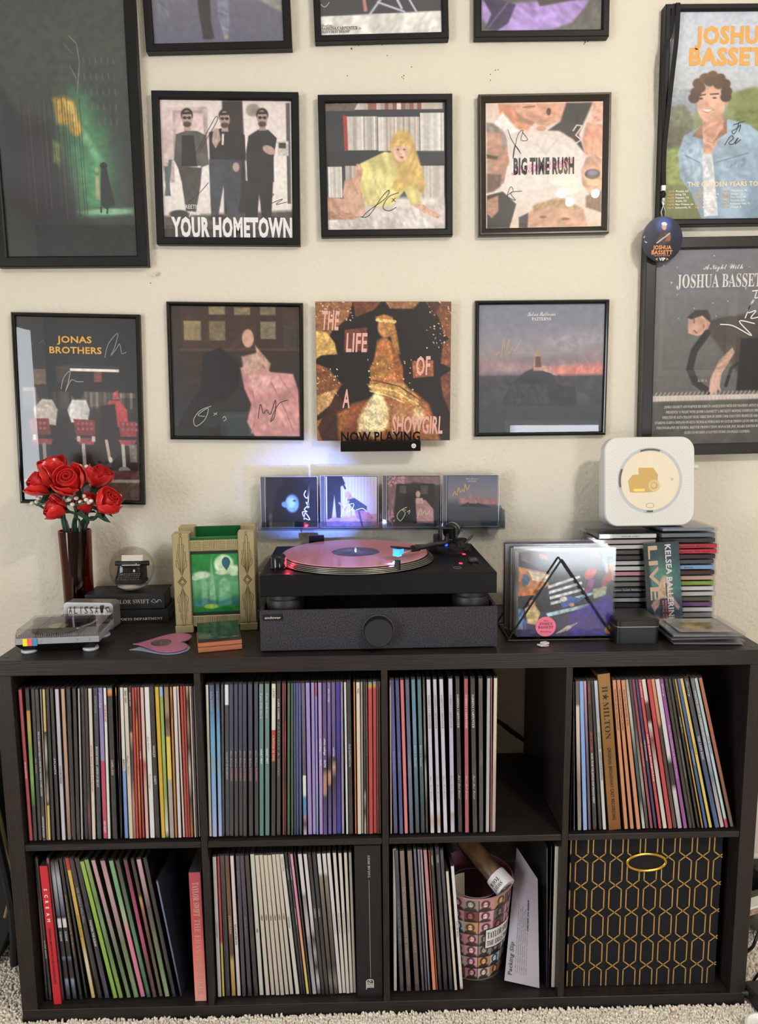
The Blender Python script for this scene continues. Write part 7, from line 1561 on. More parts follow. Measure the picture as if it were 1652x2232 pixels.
shelf_of_records('upper third cubby', 830, 1440, .2542, 165, 1480, """62 89 12|3aa0b8@0,c04030@.025,d8b8a8@.05,dcc4b6@1
95 128 32|4a4c88@0,5558a0@.3,5a60a0@.6,464a70@1|Emails I Can't Send~.46~.58~9aa0d0~sans
139 176 29|42487e@0,4a5290@.4,485082@1|Emails I Can't Send~.46~.58~9aa0d0~sans
180 219 27|d86a74@0,e07a80@.5,e48088@1
225 264 31|4a5a78@0,5a6a8c@.4,6a7a9c@.6,505c74@1|emails~.48~.56~9aa8c0~sans
277 316 31|62889e@0,6a92ac@.3,557486@.6,36444c@1|Short n Sweet~.42~.56~c8dce4~sans
328 362 30|4a767e@0,4c7c84@.3,3c6068@.6,283038@1|Short n Sweet~.42~.56~c8dce4~sans
368 397 16|3a3634@0,8a8480@.4,3c3836@.5,a8a4a2@.6,3a3634@.8,4a4644@1
408 443 31|d6d0e0@0,cdc8dc@.5,d8d4e2@.85,c8a890@.92,d8d2dc@1""" + SB % ('7a7480', '8a8490') + """
462 500 28|cac4d2@0,c4c0d4@.5,d0cad8@.85,b09480@.92,cfc8d2@1""" + SB % ('7a7480', '8a8490') + """
517 556 31|d6d0e0@0,cdc8dc@.5,dcd6e2@1""" + SB % ('7a7480', '8a8490') + """
597 617 33|c4c0da@0,bdbbd8@.5,c8c4da@.86,b89c8a@.88,c4c0d6@.95""" + SB % ('7a7480', '8a8490') + """
658 682 32|2c2826@0,2e2a2a@.5,302c2c@1""" + SB % ('e2dedc', 'd8d4d2') + """
730 739 31|b04a5a@0,b45260@.5,b85a66@1""" + SB % ('ecd6d8', 'e0c4c8') + """
786 808 36|2f2a28@0,332c2a@.4,4a3c34@.6,2e2a2a@.8,3a3430@1""" + SB % ('e2dedc', 'd8d4d2') + """
855 861 33|6a605c@0,4a4848@.1,4c4c4e@.5,46464a@1|TATE MCRAE~.46~.56~8a8484~sans
925 914 27|b8b6b4@0,b4b2b0@.5,bcb6b0@1
950 944 10|a8506a@0,9a6070@1
985 968 28|e0d6c0@0,d2c8b8@.45,c4a898@.6,b0a498@1""", ZM)
shelf_of_records('upper right cubby', 1220, 1420, .2615, 240, 1480, """112 88 12 520 1490|b46a90@0,a85a80@1
116 121 22|bcd0da@0,c0d6dc@.6,bcd0d4@1
147 166 32|5a5a64@0,6a605c@.15,e0cfc0@.17,cdbaa8@.4,8a7a70@.7,968c88@1
181 213 34|8fb4ea@0,86aee8@.5,90b0e0@1
211 251 20|d0a0b0@0,8a6a8c@.3,5a4a6a@.6,6a5a74@1
245 295 33|302c2c@0,2c2a2c@1|underscores~.02~.15~c84858~serif|FEAR STREET~.34~.47~c83848~bold|MUSIC FROM THE NETFLIX FILM TRILOGY EVENT~.48~.82~e0dcd8~bold
273 340 22|2a282c
301 375 26|c8d0e4@0,a8b0b8@.2,c0c2c0@.45,d8d6d2@1|BARBIE THE ALBUM~.34~.45~6a8a5a~bold|SOUNDTRACK TO THE MOTION PICTURE~.47~.66~4a4a4c~bold
455 556 28|d8926a@0,d48c62@1|Harry Potter and the Chamber of Secrets~.06~.33~4a2a1c~serif
491 605 28|d88e66@0,d0885e@1|Harry Potter and the Prisoner of Azkaban~.06~.33~4a2a1c~serif
527 657 30|da926a@0,d48c62@1|Harry Potter and the Goblet of Fire~.06~.30~4a2a1c~serif
560 703 24|a8a498@0,d0d0c4@.2,3a5a5c@.5,2c4a52@.8,c8c8c0@.95
588 733 22|4a3a48@0,3a3038@.3,a89a94@.7,4a4446@.85,3c3a40@1
614 768 23|8a3a50@0,a04a5c@.5,98485c@1|HIGH SCHOOL MUSICAL~.42~.58~e0a040~bold
641 802 28|3a3a66@0,34345c@1|THE BODYGUARD~.4~.54~c8c0d0~bold
666 838 27|d04454@0,c83c4a@1|DISNEY~.02~.12~f0dada~script|CAMP ROCK SOUNDTRACK~.36~.68~f4e4e4~bold
698 878 31|e0dad0@0,d8d0c6@.13,5a2024@.16,4a1c20@.27,d8ccc4@.3,8a3030@.4,d2c6bc@.6,dcd6cc@1
741 921 31|c8404a@0,c03c44@1
776 962 27|d89a70@0,d08a5e@.28,4a2826@.33,503030@.6,5a3a36@1
811 1001 33|e2dce0@0,dcd6dc@.5,2a2628@.56,2a2628@.7,d6d0d4@.75,b4aeb2@1
846 1046 28|8a4a94@0,a050a4@.4,9a4e9c@1|Disney~.03~.11~e8d4ea~script|The Hunchback of Notre Dame~.3~.66~d8b4dc~sans
884 1090 24|302e30@0,2c2c2e@1
914 1118 20|34322e|ORIGINAL MOTION PICTURE SOUNDTRACK~.40~.66~a8a294~sans
944 1158 24|302e30|CHAPTER TWO~.25~.36~c8c4bc~bold
962 1189 18|c69a3c@0,c0902e@1
987 1219 25|3f62a0@0,2f5890@.5,38609a@1|WHISPERING~.47~.57~c8d0e0~sans
1013 1257 26|e8c86a@0,e6c860@1|wicked~.43~.50~3a3420~sans
1052 1310 34|3c3a46@0,3a3c4c@.3,384c74@.7,3f608c@1|Disney~.02~.12~c8c8d0~script|THE LION KING~.38~.54~d8d8e0~serif
1102 1354 31|6a6a6a@0,8a9094@.3,b0b8c4@.5,6a7a94@.65,b8aeb0@.8,d0bcbc@1|YOU'VE GOT A FRIEND IN ME~.08~.42~d0d0d0~bold
1132 1390 25|b4cad6@0,c0d2d8@.5,c4d6d0@.93,b83a50@.95,c04458@1|ONCE THE MUSICAL~.38~.5~4a6a88~bold
1172 1438 27|b46a4c@0,a86048@.4,8a5a48@.7,6a5a54@1""", ZM)
shelf_of_records('lower left cubby', 0, 1820, .2845, 200, 1255, """258 357 17 180 1262|3a3448@0,5a4050@.3,9a5a52@.45,4a3a48@.7,2c2c34@1
280 388 20 190 1268|3a3436@0,34343a@1|OUTER BANKS~.57~.70~d8d4d0~bold
364 481 19 190 1268|8a5a60@0,7a5058@.4,5a4654@1
396 526 33 210 1262|2a2c34@0,b0b4c0@.12,8a90a0@.25,4a5068@.37,1c1e26@.40,e6e4e0@.415,e6e4e0@.47,22242c@.475,22242c@.68,6a7894@.69,20222a@.72,20222a@.84,8a98b4@.86,4a5468@.92,22242c@1|SCREAM~.5~.57~c8ccd8~bold
429 574 33 210 1262|2a2c34@0,b0b4c0@.12,8a90a0@.25,4a5068@.37,1c1e26@.40,e6e4e0@.415,e6e4e0@.47,22242c@.475,22242c@.68,6a7894@.69,20222a@.72,20222a@.84,8a98b4@.86,4a5468@.92,22242c@1|SCREAM~.5~.57~c8ccd8~bold
463 622 25 195 1260|2e2e34@0,28282c@1|Music From And Inspired By The Space Jam~.25~.68~b88a4a~bold
486 661 25 195 1258|2c2a2e@0,3a3028@.4,242428@1
510 714 34 208 1275|c82a30@0,c82a30@.08,e0bc58@.085,d8b04c@.5,c8a050@.6,e8dcc4@.75,d8b868@1|HOCUS POCUS~.4~.56~9a7a34~bold
545 767 31 195 1262|343238@0,2c2c30@1|THE CRADLE WILL FALL~.2~.45~c0bab0~sans
588 822 32 195 1258|34323a@0,2a2a2e@.5,4a4858@1|TWISTERS THE ALBUM~.43~.62~e0e0e0~bold
627 885 30 207 1252|9cc44e@0,90bc46@.5,8ab446@1
662 929 30 205 1262|8fac5a@0,6a8a4c@.3,7a9a70@.45,5a7a4a@.6,84a44e@.9
712 988 29 200 1250|d0a0a4@0,c498a0@.25,8a8a84@.5,5a6c50@.7,7a9068@1
784 1045 34 200 1245|b88c94@0,c8a0a4@.2,a88488@.45,6a7a54@.6,7a9468@.9
846 1093 32 190 1232|7ab07a@0,6ea878@.25,a8bc98@.4,e0889c@.55,dc7a9c@1
898 1139 28 190 1230|4a4440@0,4a6a54@.3,5a8a64@.6,3f5c48@1
958 1186 27 180 1232|6a3040@0,a04060@.3,c04a78@.55,6a3a48@.75,5a4a48@1
1010 1231 23 180 1225|3a3634@0,4a3c34@.25,d09a5a@.28,8a5a40@.4,5a4a3c@.6,6a6a54@1
1060 1281 33 185 1235|d8a4ac@0,b08c94@.2,5a4a4c@.35,6a6a58@.55,708a5c@.8,98a884@1
1110 1335 26 170 1222|2c2a30@0,302e38@1
1200 1386 13 330 1212|7a84a4@0,6a7494@.6,3a3c48@1""", ZB)
T89 = "|1989~.42~.46~5a5048~bold"
shelf_of_records('lower second cubby', 440, 1820, .2542, 172, 1372, """105 152 30|e6dfdc@0,e2dedc@.5,d8dad6@1|TAYLOR SWIFT~.46~.57~8a9088~serif
137 184 18|c8484e@0,c04048@.6,d8c04e@.63,e0cc64@1
170 222 36|4a4446@0,3a383c@.5,383a40@1
211 272 33|5a4038@0,7a5238@.3,5e4030@.7,c8a460@.75,b08a48@1|FEARLESS~.42~.55~d0b890~serif
255 318 29|e8d8d4@0,dcd0ca@.4,e8e2de@.55,d0c4c0@1|TAYLOR SWIFT SPEAK NOW~.48~.63~2a2628~bold
306 362 32|50495a@0,443e50@.5,3c3846@1|Speak Now~.1~.2~8a8098~script
341 412 34|4e4858@0,423c50@.5,3a3644@1|Speak Now~.42~.56~8a8098~script
383 465 33|4a3c38@0,3f3434@.5,342c2e@1
430 512 34 172 1380|d2d2c4@0,ced0c4@.5,cac8be@1|1989~.52~.55~4a5a5a~bold
470 565 33|dcd0c0@0,d4c8b8@.5,d0c6ba@1""" + T89 + """
506 609 30|d8ccba@0,d0c4b4@.5,ccc0b2@1""" + T89 + """
542 650 31|dccebc@0,d2c6b4@.5,ccc0b4@1""" + T89 + """
577 690 31|d8ccba@0,d2c6b6@.5,c8bcb0@1""" + T89 + """
612 730 30|dacebc@0,d4c8b8@.5,cabeb2@1""" + T89 + """
646 770 30|dccfbe@0,d4c8b8@.5,d0c4b8@1""" + T89 + """
681 820 32|e6e0d6@0,e0dad0@.5,dcd6cc@1|TAYLOR SWIFT~.02~.12~9a9488~serif|reputation~.44~.52~5a544c~serif
718 858 20|2c3038@0,26282e@1|reputation~.1~.18~c0c0c4~serif
745 880 20|30363e@0,2a2c34@1|TAYLOR SWIFT~.09~.18~c8c8cc~serif|REPUTATION~.38~.5~c8c8cc~serif
766 908 27|e898c0@0,e894b4@.3,ec9c88@.55,f0b070@.75,e8d468@.9
797 934 12|38363a
838 966 32|e2dce0@0,ded8dc@.26,8a8488@.3,c0babe@.5,8a868e@.65,b8b6c0@1|folklore~.52~.58~e0dce0~serif
884 1006 28|e6dcd8@0,e2dad6@.4,cac4c2@.52,3a3838@.6,a8a4a2@.7,2c2a2a@.8,c8c4c2@.9,3a3a3a@1
921 1040 25|302e30@0,3a383c@.4,2e2e32@1|folklore~.38~.45~c0c0c4~serif
960 1074 29|343238@0,2c2c30@1|evermore~.38~.44~c0c0c4~serif
1001 1112 31|e4e0dc@0,e0dad4@.13,8a8076@.16,6a5c50@.4,5a4c42@.6,3a3432@.8,7a746e@.9,4a4644@1
1046 1152 31|e2deda@0,dcd6d0@.13,8a8078@.16,6a5e54@.4,54483e@.6,3a3432@.8,7a746e@.9,4a4644@1
1085 1188 28|e6dade@0,e2d6d8@.5,dcd4d4@1|Taylor Swift Midnights~.42~.57~b8a0a8~sans
1135 1221 27|e0d4cc@0,dcd0c6@1|Taylor Swift Midnights~.42~.57~8a8078~sans
1183 1253 26|e0d6cc@0,d8cec2@1|Taylor Swift Midnights~.42~.57~8a8078~sans
1230 1284 25|d8ccc0@0,d2c6ba@1|Taylor Swift Midnights~.42~.57~8a8078~sans
1270 1312 23|9a9288@0,b0a89c@.5,a8a094@1""", ZB)
shelf_of_records('lower third cubby', 830, 1820, .2542, 135, 1335, """92 124 26 165 1378|e6dfda@0,e4dedc@.5,e2deda@1|THE TORTURED POETS DEPARTMENT~.34~.66~c8bcb4~serif
130 181 32 140 1345|5a5c66@0,42444c@.5,46484e@1|THE TORTURED POETS DEPARTMENT~.34~.66~8a90a0~serif
180 241 37|8a7870@0,6e605a@.5,5c5250@1|THE TORTURED POETS DEPARTMENT THE ANTHOLOGY~.25~.78~b0a090~serif
245 313 37|867468@0,6c5c50@.5,5a4e48@1|THE TORTURED POETS DEPARTMENT~.25~.72~a0907e~serif
290 364 20 125 1340|6a6680@0,54525c@1
322 392 16 130 1340|8a8a94@0,56565e@1
345 416 16 130 1335|a090a0@0,bcb0b4@.4,6c6470@1
379 460 34|c08a92@0,d0909a@.3,dc7a70@.5,e0845c@.8,e89878@1|THE LIFE OF A SHOWGIRL~.36~.46~8a2a34~serif
413 484 9|d8783a
434 512 27 130 1335|3a383c@0,2c2c30@1|TOURNEY~.04~.11~d0d0d0~bold
482 558 31 115 1325|343238@0,2e2c32@1|TOURNEY~.04~.1~b0b0b0~bold
520 604 26 140 1335|4a4850@0,3c3a44@.5,33333a@1
568 645 22 225 1248|e0d2bc@0,dccdb8@1
614 694 26 240 1300|ece8e4@0,e6e0dc@.97,b85a50@1|TAYLOR SWIFT~.44~.57~4a4a50~serif
1428 1425 42 125 1310|4a464c@0,3c3a42@.5,2e2c34@1
1466 1438 26 110 1315|3a3638@0,2c2a2e@1|ELVIS PRESLEY~.36~.5~c05a3a~bold|TURKEY LAKE THE RCA REHEARSALS~.52~.72~c8c4c0~bold
1511 1478 31 135 1340|e0d6c6@0,dacfbf@.5,e2d8c8@1""", ZB, yaw=.045)


# ------------------------------------------------------------------ thick boxed things among the records
def boxed(name, label, cat, X0, Y0, s, xt, xb, w, yt, yb, st, fz, D=.30, Yf=.012, lift=.0008, bev=0):
    B_, T_ = at(X0 + xb * s, Y0 + yb * s, Yf), at(X0 + xt * s, Y0 + yt * s, Yf); wm = (at(X0 + (xb + w) * s, Y0 + yb * s, Yf) - B_).length * .99
    th = math.atan2(T_.x - B_.x, T_.z - B_.z); L = min((T_ - B_).length, h - .003)
    T = thing(name, label, cat, (B_.x, Yf, fz + lift + abs(math.sin(th)) * wm / 2), (0, th, 0))
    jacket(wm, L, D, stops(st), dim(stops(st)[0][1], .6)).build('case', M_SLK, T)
    return T, wm, L


T, wm, L = boxed('box_set', 'thick gold spined box set with a star in its title, upper right cubby', 'box set', 1220, 1420, .2615, 366, 461, 102, 180, 1478, '8f6a34@0,86602c@.3,7a5424@.5,86582a@.75,7a4c22@1', ZM)
for s_, f0, f1, cp, fn in (('H', .078, .115, .45, 'serif'), ('\u2605', .122, .165, .5, 'sans'), ('MILTON', .175, .412, .45, 'serif'), ('ORIGINAL BROADWAY CAST RECORDING', .465, .935, .27, 'bold')):
    lettering(T, s_, -wm * cp / 2, L * (1 - f0), wm * cp, '1c150c', fn, 'L', L * (f1 - f0), -.0004, -PI / 2, name='spine_title')
T, wm, L = boxed('box_set', 'thick bright red spined box set with spaced white lettering, lower left cubby', 'box set', 0, 1820, .2845, 328, 440, 60, 218, 1278, 'c42834@0,c02430@.5,bd2430@1', ZB)
for i, c in enumerate('SCREAM'):
    lettering(T, c, -wm * .2, L * (1 - .16 - i * .043), wm * .42, 'ece6e4', 'bold', 'L', None, -.0004, -PI / 2, name='spine_title')
lettering(T, 'ORIGINAL MOTION PICTURE SOUNDTRACKS', -wm * .15, L * (1 - .44), wm * .27, '2c1416', 'bold', 'L', L * .41, -.0004, -PI / 2, name='spine_title')
T, wm, L = boxed('photo_book', 'thick rose red photo book with pale spine lettering, lower left cubby', 'book', 0, 1820, .2845, 1490, 1540, 90, 304, 1288, 'a84a56@0,b04a50@.25,c0504e@.45,d86a60@.6,d8786c@.75,e0988c@1', ZB, D=.24)
lettering(T, 'TAYLOR SWIFT', -wm * .22, L * .925, wm * .5, 'c4a08c', 'serif', 'L', L * .26, -.0004, -PI / 2, name='spine_title'); lettering(T, 'THE ERAS TOUR BOOK', -wm * .22, L * .645, wm * .5, 'b48e80', 'serif', 'L', L * .60, -.0004, -PI / 2, name='spine_title')
T, wm, L = boxed('box_set', 'very thick matt black box set with a silver line, lower second cubby', 'box set', 440, 1820, .2542, 1420, 1443, 224, 100, 1402, '131318@0,111116@.5,0f0f14@1', ZB, Yf=.010)
lettering(T, 'TAYLOR SWIFT', wm * .08, L * .795, wm * .085, 'b8b4ac', 'serif', 'L', L * .145, -.0005, PI / 2, name='spine_title')
b = MB(); b.box(wm * .025, wm * .040, -.0005, .0002, L * .135, L * .78); b.build('silver_line', ink('9a978f'), T)
# interlocked monogram at the foot of the spine
mono = [[(-.10, .075), (-.10, .125), (.05, .125)], [(-.06, .102), (.09, .102)], [(-.06, .092), (.09, .092)], [(.03, .125), (.12, .115), (.14, .09), (.12, .066), (.03, .060), (-.02, .062)], [(-.10, .060), (-.10, .072), (.0, .072), (.04, .080), (.03, .09)], [(-.12, .05), (-.10, .05)], [(.10, .05), (.12, .06), (.12, .12)], [(-.06, .112), (.09, .112)], [(-.08, .082), (-.02, .082)]]
mono = [[(-.13, -.5), (-.11, -.46), (-.11, .35)], [(-.11, .35), (-.06, .46), (.0, .5), (.07, .46), (.11, .32), (.11, -.42)], [(-.02, .42), (.03, .3), (.04, .2)], [(-.11, .12), (-.06, .22), (-.02, .2), (-.01, .1)]] + [[(-.10, y), (.11, y)] for y in (.04, -.1, -.22, -.34)]
ribbon(T, [[(p[0] * wm * 1.2 - wm * .0, L * .093 + p[1] * L * .062) for p in q] for q in mono], .0018, 'c4c1b8', -.0006, 'monogram')

# ------------------------------------------------------------------ tin bucket with portraits, cup, sheet
bc = at(1081, 2100, .130); BZ = ZB; lip_l, lip_r = at(988, 1950, .13), at(1166, 1925, .13)
Rt = (lip_r.x - lip_l.x) / 2 * .93; Rb = Rt * .79; Hb = .194; BX, BY = .187, .112
T = thing('tin_bucket', 'pink tin bucket printed with a grid of tinted portraits, in the lower third cubby', 'bucket', (BX, BY, BZ + .0006), (0, 0, 0))
b = MB(); b.lathe([(0, .0), (Rb, .0), (Rb, .003), (0, .003)], 48); b.build('base', mat('tin_base', '9a9288', 0.3, metal=.6), T)
nA, nZ = 240, 84; R5 = np.random.RandomState(11); NC, NR = 16, 7
A, Zg = np.meshgrid(np.linspace(0, 2 * PI, nA + 1), np.linspace(0, 1, nZ + 1)); ci = np.clip((A / (2 * PI) * NC).astype(int), 0, NC - 1); cj = np.clip((Zg * NR).astype(int), 0, NR - 1)
TC = np.array([srgb(c) for c in ('c08a92', 'a9bac6', '7a3f3e', '8a8476', 'b98a62', 'c4b2a6', '6a5f58', 'd09aa4')]); pick = R5.randint(0, 8, (NR, NC))
C = TC[pick[cj, ci]]; fu, fv = A / (2 * PI) * NC - ci, Zg * NR - cj; jt = R5.uniform(-.08, .08, (NR, NC)); tone = R5.choice([0, 1, 2], (NR, NC))


def blob(cx, cy, rx, ry): return np.clip((1.12 - np.sqrt(((fu - cx - jt[cj, ci]) / rx) ** 2 + ((fv - cy) / ry) ** 2)) / .24, 0, 1)[..., None]


dk = C * .28 + .02; lt = np.clip(C * 1.12 + .1, 0, 1)
hair = blob(.5, .6, .30, .34); body = blob(.5, .05, .42, .30); C = C * (1 - hair) + dk * hair; C = C * (1 - body) + dk * body
face = blob(.5, .56, .16, .22); C = C * (1 - face) + lt * face; eye = np.maximum(blob(.43, .60, .045, .03), blob(.57, .60, .045, .03)); C = C * (1 - eye) + dk * eye; mo = blob(.5, .45, .06, .025); C = C * (1 - mo) + dk * mo
gr = ((fu < .03) | (fv < .03))[..., None]; C = np.where(gr, np.array([.14, .12, .12]), C)
L_ = np.where(C <= .04045, C / 12.92, ((C + .055) / 1.055) ** 2.4); rr_ = Rb + (Rt - Rb) * Zg
me = grid_mesh('printed_wall', rr_ * np.cos(A), rr_ * np.sin(A), .003 + Zg * (Hb - .005), L_); me.polygons.foreach_set('use_smooth', [True] * len(me.polygons)); link('printed_wall', me, mat('printed_tin', rough=.28, attr=True), T)
b = MB(); b.lathe([(Rt + .0004, Hb - .003), (Rt + .0022, Hb - .0015), (Rt + .0022, Hb + .0005), (Rt + .0004, Hb + .0015), (Rt - .0012, Hb)], 72); b.build('rolled_rim', mat('pink_tin', 'b5848c', 0.3, metal=.2), T)
b = MB(); b.lathe([(Rt - .0012, Hb), (Rb - .0012, .004), (0, .004)], 60); b.build('inside', mat('rose_inside', '96586a', 0.35), T)
# curved name plates
for am, wA in ((-PI / 2 + .70, .98), (-PI / 2 - 1.62, .8)):
    z0, z1 = Hb * .40, Hb * .62; b = MB(); rad = lambda z, e: Rb + (Rt - Rb) * z / Hb + e
    for k_, (dz, e, m_) in enumerate(((.0022, .0006, mat('plate_black', '17171a', .4)), (0, .0009, mat('plate_white', 'ddd8d4', .4)))):
        b = MB(); a0, a1 = am - wA / 2 - dz / Rt, am + wA / 2 + dz / Rt
        b.grid(lambda u, v: (rad(z0 - dz + v * (z1 - z0 + 2 * dz), e) * math.cos(a0 + u * (a1 - a0)), rad(z0 - dz + v * (z1 - z0 + 2 * dz), e) * math.sin(a0 + u * (a1 - a0)), z0 - dz + v * (z1 - z0 + 2 * dz)), 18, 1); b.build('name_plate', m_, T)
    for s_, zz_, hh in (('TAYLOR SWIFT', .515, .075), ('THE ERAS TOUR', .425, .060)):
        P, TT = text2d(s_, 'serif'); wv = P[:, 0].max() - P[:, 0].min(); a = am - wA * .46 + (P[:, 0] - P[:, 0].min()) / wv * wA * .92; z = Hb * zz_ + P[:, 1] * hh * Hb; r_ = Rb + (Rt - Rb) * z / Hb + .0013
        me = bpy.data.meshes.new('plate_letters'); me.from_pydata(np.stack([r_ * np.cos(a), r_ * np.sin(a), z], -1).tolist(), [], TT); link('plate_letters', me, ink('1a1a1c'), T)
# clear cup standing in the bucket, and the tube lying in it
T = thing('plastic_cup', 'clear plastic cup standing inside the pink tin bucket', 'cup', (BX + .004, BY + .006, BZ + .050))
b = MB(); b.lathe([(0, .0), (.034, .0), (.048, .118), (.0485, .1195), (.0495, .121), (.0475, .121), (.047, .118), (.033, .002)], 44); b.build('cup_wall', M_CASE, T)
b = MB(); b.lathe([(.0495, .119), (.0505, .120), (.0495, .1215)], 44); b.build('cup_rim', mat('cup_rim_grey', 'a8a2a6', .25), T)
T = thing('paper_sheet', 'cream paper sheet tucked inside the pink tin bucket', 'paper', (BX - .015, BY - .012, BZ + .075), (0, 0, .5))
b = MB(); b.grid(lambda u, v: (-.048 + .055 * u, .018 * math.sin(u * 2.2) + .004 * v, .118 * v), 8, 2); b.build('sheet', mat('cream_paper', 'c9bba4', .7), T)
pe, pt = at(1103, 1936, BY - .050), at(1040, 1862, BY + .01)
ax_ = (pe - pt).normalized(); T = thing('card_tube', 'tan and black tube with a lettered white cap lying in the tin bucket', 'tube', tuple(pe)); T.rotation_mode = 'QUATERNION'; T.rotation_quaternion = ax_.to_track_quat('Z', 'Y')
b = MB(); b.lathe([(.0205, -.128), (.0205, -.028)], 36); tb_ = b.build('tube_wall', mat('tube_navy', '1c2028', .35), T)
b = MB(); b.lathe([(.0209, -.125), (.0209, -.030)], 18, a0=.9, a1=3.3); b.build('tan_print', mat('tube_tan', '8a6a4a', .4, var=('5a4028', 40, (1, 1, 1))), T)
b = MB(); b.lathe([(.0225, -.032), (.0235, -.002), (.0225, .0), (.0205, .0), (.0200, -.003), (0, -.003)], 40); b.build('white_cap', mat('cap_white', 'd5d0d0', .4), T)
for s_, zz_ in (('SWIFT', -.013), ('TOUR', -.023)):
    P, TT = text2d(s_, 'serif'); wv = P[:, 0].max(); a = 2.2 + P[:, 0] / wv * 1.1; z = zz_ + P[:, 1] * .008; me = bpy.data.meshes.new('cap_letters'); me.from_pydata(np.stack([.0238 * np.cos(a), .0238 * np.sin(a), z], -1).tolist(), [], TT); link('cap_letters', me, ink('1a1a1c'), T)
b = MB(); b.tube([(-.006, .004, -.0026), (-.006, -.006, -.0026), (.004, -.006, -.0026)], .0007, 5); b.tube([(.008, .004, -.0026), (.012, .004, -.0026)], .0007, 5); b.build('cap_relief', mat('cap_relief_white', 'c4bfc0', .35), T)
# packing slip standing behind the bucket
s1 = at(1178, 2158, .030)
T = thing('packing_slip', 'white printed packing slip standing curved between the tin bucket and the right records', 'paper', (s1.x - .004, .022, BZ + .001))
Wp, Hp2 = .070, .225


def slip(u, v):   # u 0 at right edge
    x = -u * Wp * (1 - .72 * v); y = .002 + u * (.008 + .10 * v) + .022 * v; return (x - .003 * v, y, v * Hp2 + u * .012 * (1 - v))


b = MB(); b.grid(slip, 10, 12); solid(b, .0003); b.build('sheet', mat('slip_paper', 'a29ca4', .7), T)


def slip_text(s_, u0, v0, v1, cap, col, fn='bold'):
    P, TT = text2d(s_, fn); wv = P[:, 0].max(); P = P / np.array([wv, 1]); V = []
    for a, c in P:
        v = v0 + (v1 - v0) * a; q = Vector(slip(min(max(u0 + c * cap, 0), 1), v)); V.append(tuple(q + Vector((-.0006, -.0009, 0))))
    me = bpy.data.meshes.new('print_lines'); me.from_pydata(V, [], TT); link('print_lines', me, ink(col), T)


slip_text('Packing Slip', .80, .05, .30, .12, '3a3438')
for k in range(6):
    slip_text('order item quantity shipped to address line', .70 - k * .065, .08, .62 - .03 * (k % 2), .035, '6a6468', 'sans')
slip_text('ORDER NUMBER', .34, .45, .72, .06, '3a3438')

# ------------------------------------------------------------------ patterned storage bin
q0, q1 = at(1232, 2140, .026), at(1557, 2133, .026); x0 = 0.3655; x1 = at(1560, 2100, .026).x
BW = x1 - x0; BH = h - .006; T = thing('storage_bin', 'black fabric storage bin with a gold chain lattice and oval handle, lower right cubby', 'bin', (x0, .026, ZB + .0008))
b = MB(); b.box(0, BW, 0, .004, 0, BH, .001); b.box(0, BW, .296, .30, 0, BH); b.box(0, .004, .004, .296, 0, BH); b.box(BW - .004, BW, .004, .296, 0, BH); b.box(.004, BW - .004, .004, .296, 0, .004)
M_BIN = mat('black_canvas', '17171c', .8, spec=.2, bump=(.3, 700, (1, 1, 1), .0008)); b.build('fabric_box', M_BIN, T)
o = Vector(T.location); pitch = .0345; vp = .0590
zs0 = BH - (at(1270, 1871, .026).z - o.z); xs0 = at(1267, 1900, .026).x - o.x
b = MB(); hw_ = .0024; cen = BH - zs0


def bar(p, q):
    p, q = Vector((p[0], 0, p[1])), Vector((q[0], 0, q[1])); d_ = (q - p).normalized(); n_ = Vector((-d_.z, 0, d_.x)) * hw_ / 2; p = p - d_ * hw_ * .35; q = q + d_ * hw_ * .35
    if min(p.x, q.x) < 0 or max(p.x, q.x) > BW or min(p.z, q.z) < .001 or max(p.z, q.z) > BH:
        ts = [0.0, 1.0]
        for lo, hi, a, c in ((0.0, BW, p.x, q.x), (.001, BH, p.z, q.z)):
            if abs(c - a) < 1e-9:
                if a < lo or a > hi: return
                continue
            t0, t1 = sorted(((lo - a) / (c - a), (hi - a) / (c - a))); ts = [max(ts[0], t0), min(ts[1], t1)]
        if ts[0] >= ts[1]: return
        p, q = p + (q - p) * ts[0], p + (q - p) * ts[1]
    b.add([p - n_ - Vector((0, .0006, 0)), p + n_ - Vector((0, .0006, 0)), q + n_ - Vector((0, .0006, 0)), q - n_ - Vector((0, .0006, 0))], [(0, 1, 2, 3)])


hx = .0122; dz_ = .0095
for i in range(-1, 11):
    cx = xs0 + i * pitch
    for j in range(-1, 7):
        zc = cen - j * vp   # crossing
        for sg_ in (-1, 1):
            bar((cx + sg_ * hx, zc - dz_), (cx + sg_ * hx, zc - vp + dz_)); bar((cx + sg_ * hx, zc - dz_), (cx, zc)); bar((cx + sg_ * hx, zc + dz_), (cx, zc))
b.build('gold_lattice', mat('gold_print', 'b98f48', .4, metal=.25), T)
hc = at(1408, 1878, .026) - o; b = MB(); b.tube([(hc.x + .0385 * math.cos(2 * PI * i / 48), -.0014, hc.z + .0180 * math.sin(2 * PI * i / 48)) for i in range(48)], .0033, 10, True); b.build('oval_grommet', mat('polished_brass', 'd6ae52', .2, metal=1.0), T)
b = MB(); b.prism([(hc.x + .0365 * math.cos(2 * PI * i / 40), hc.z + .0165 * math.sin(2 * PI * i / 40)) for i in range(40)], -.0010, .0002); b.build('handle_shade_plate', mat('painted_inside_shade', '030303', .9), T)  # black plate paints the shade inside the handle hole

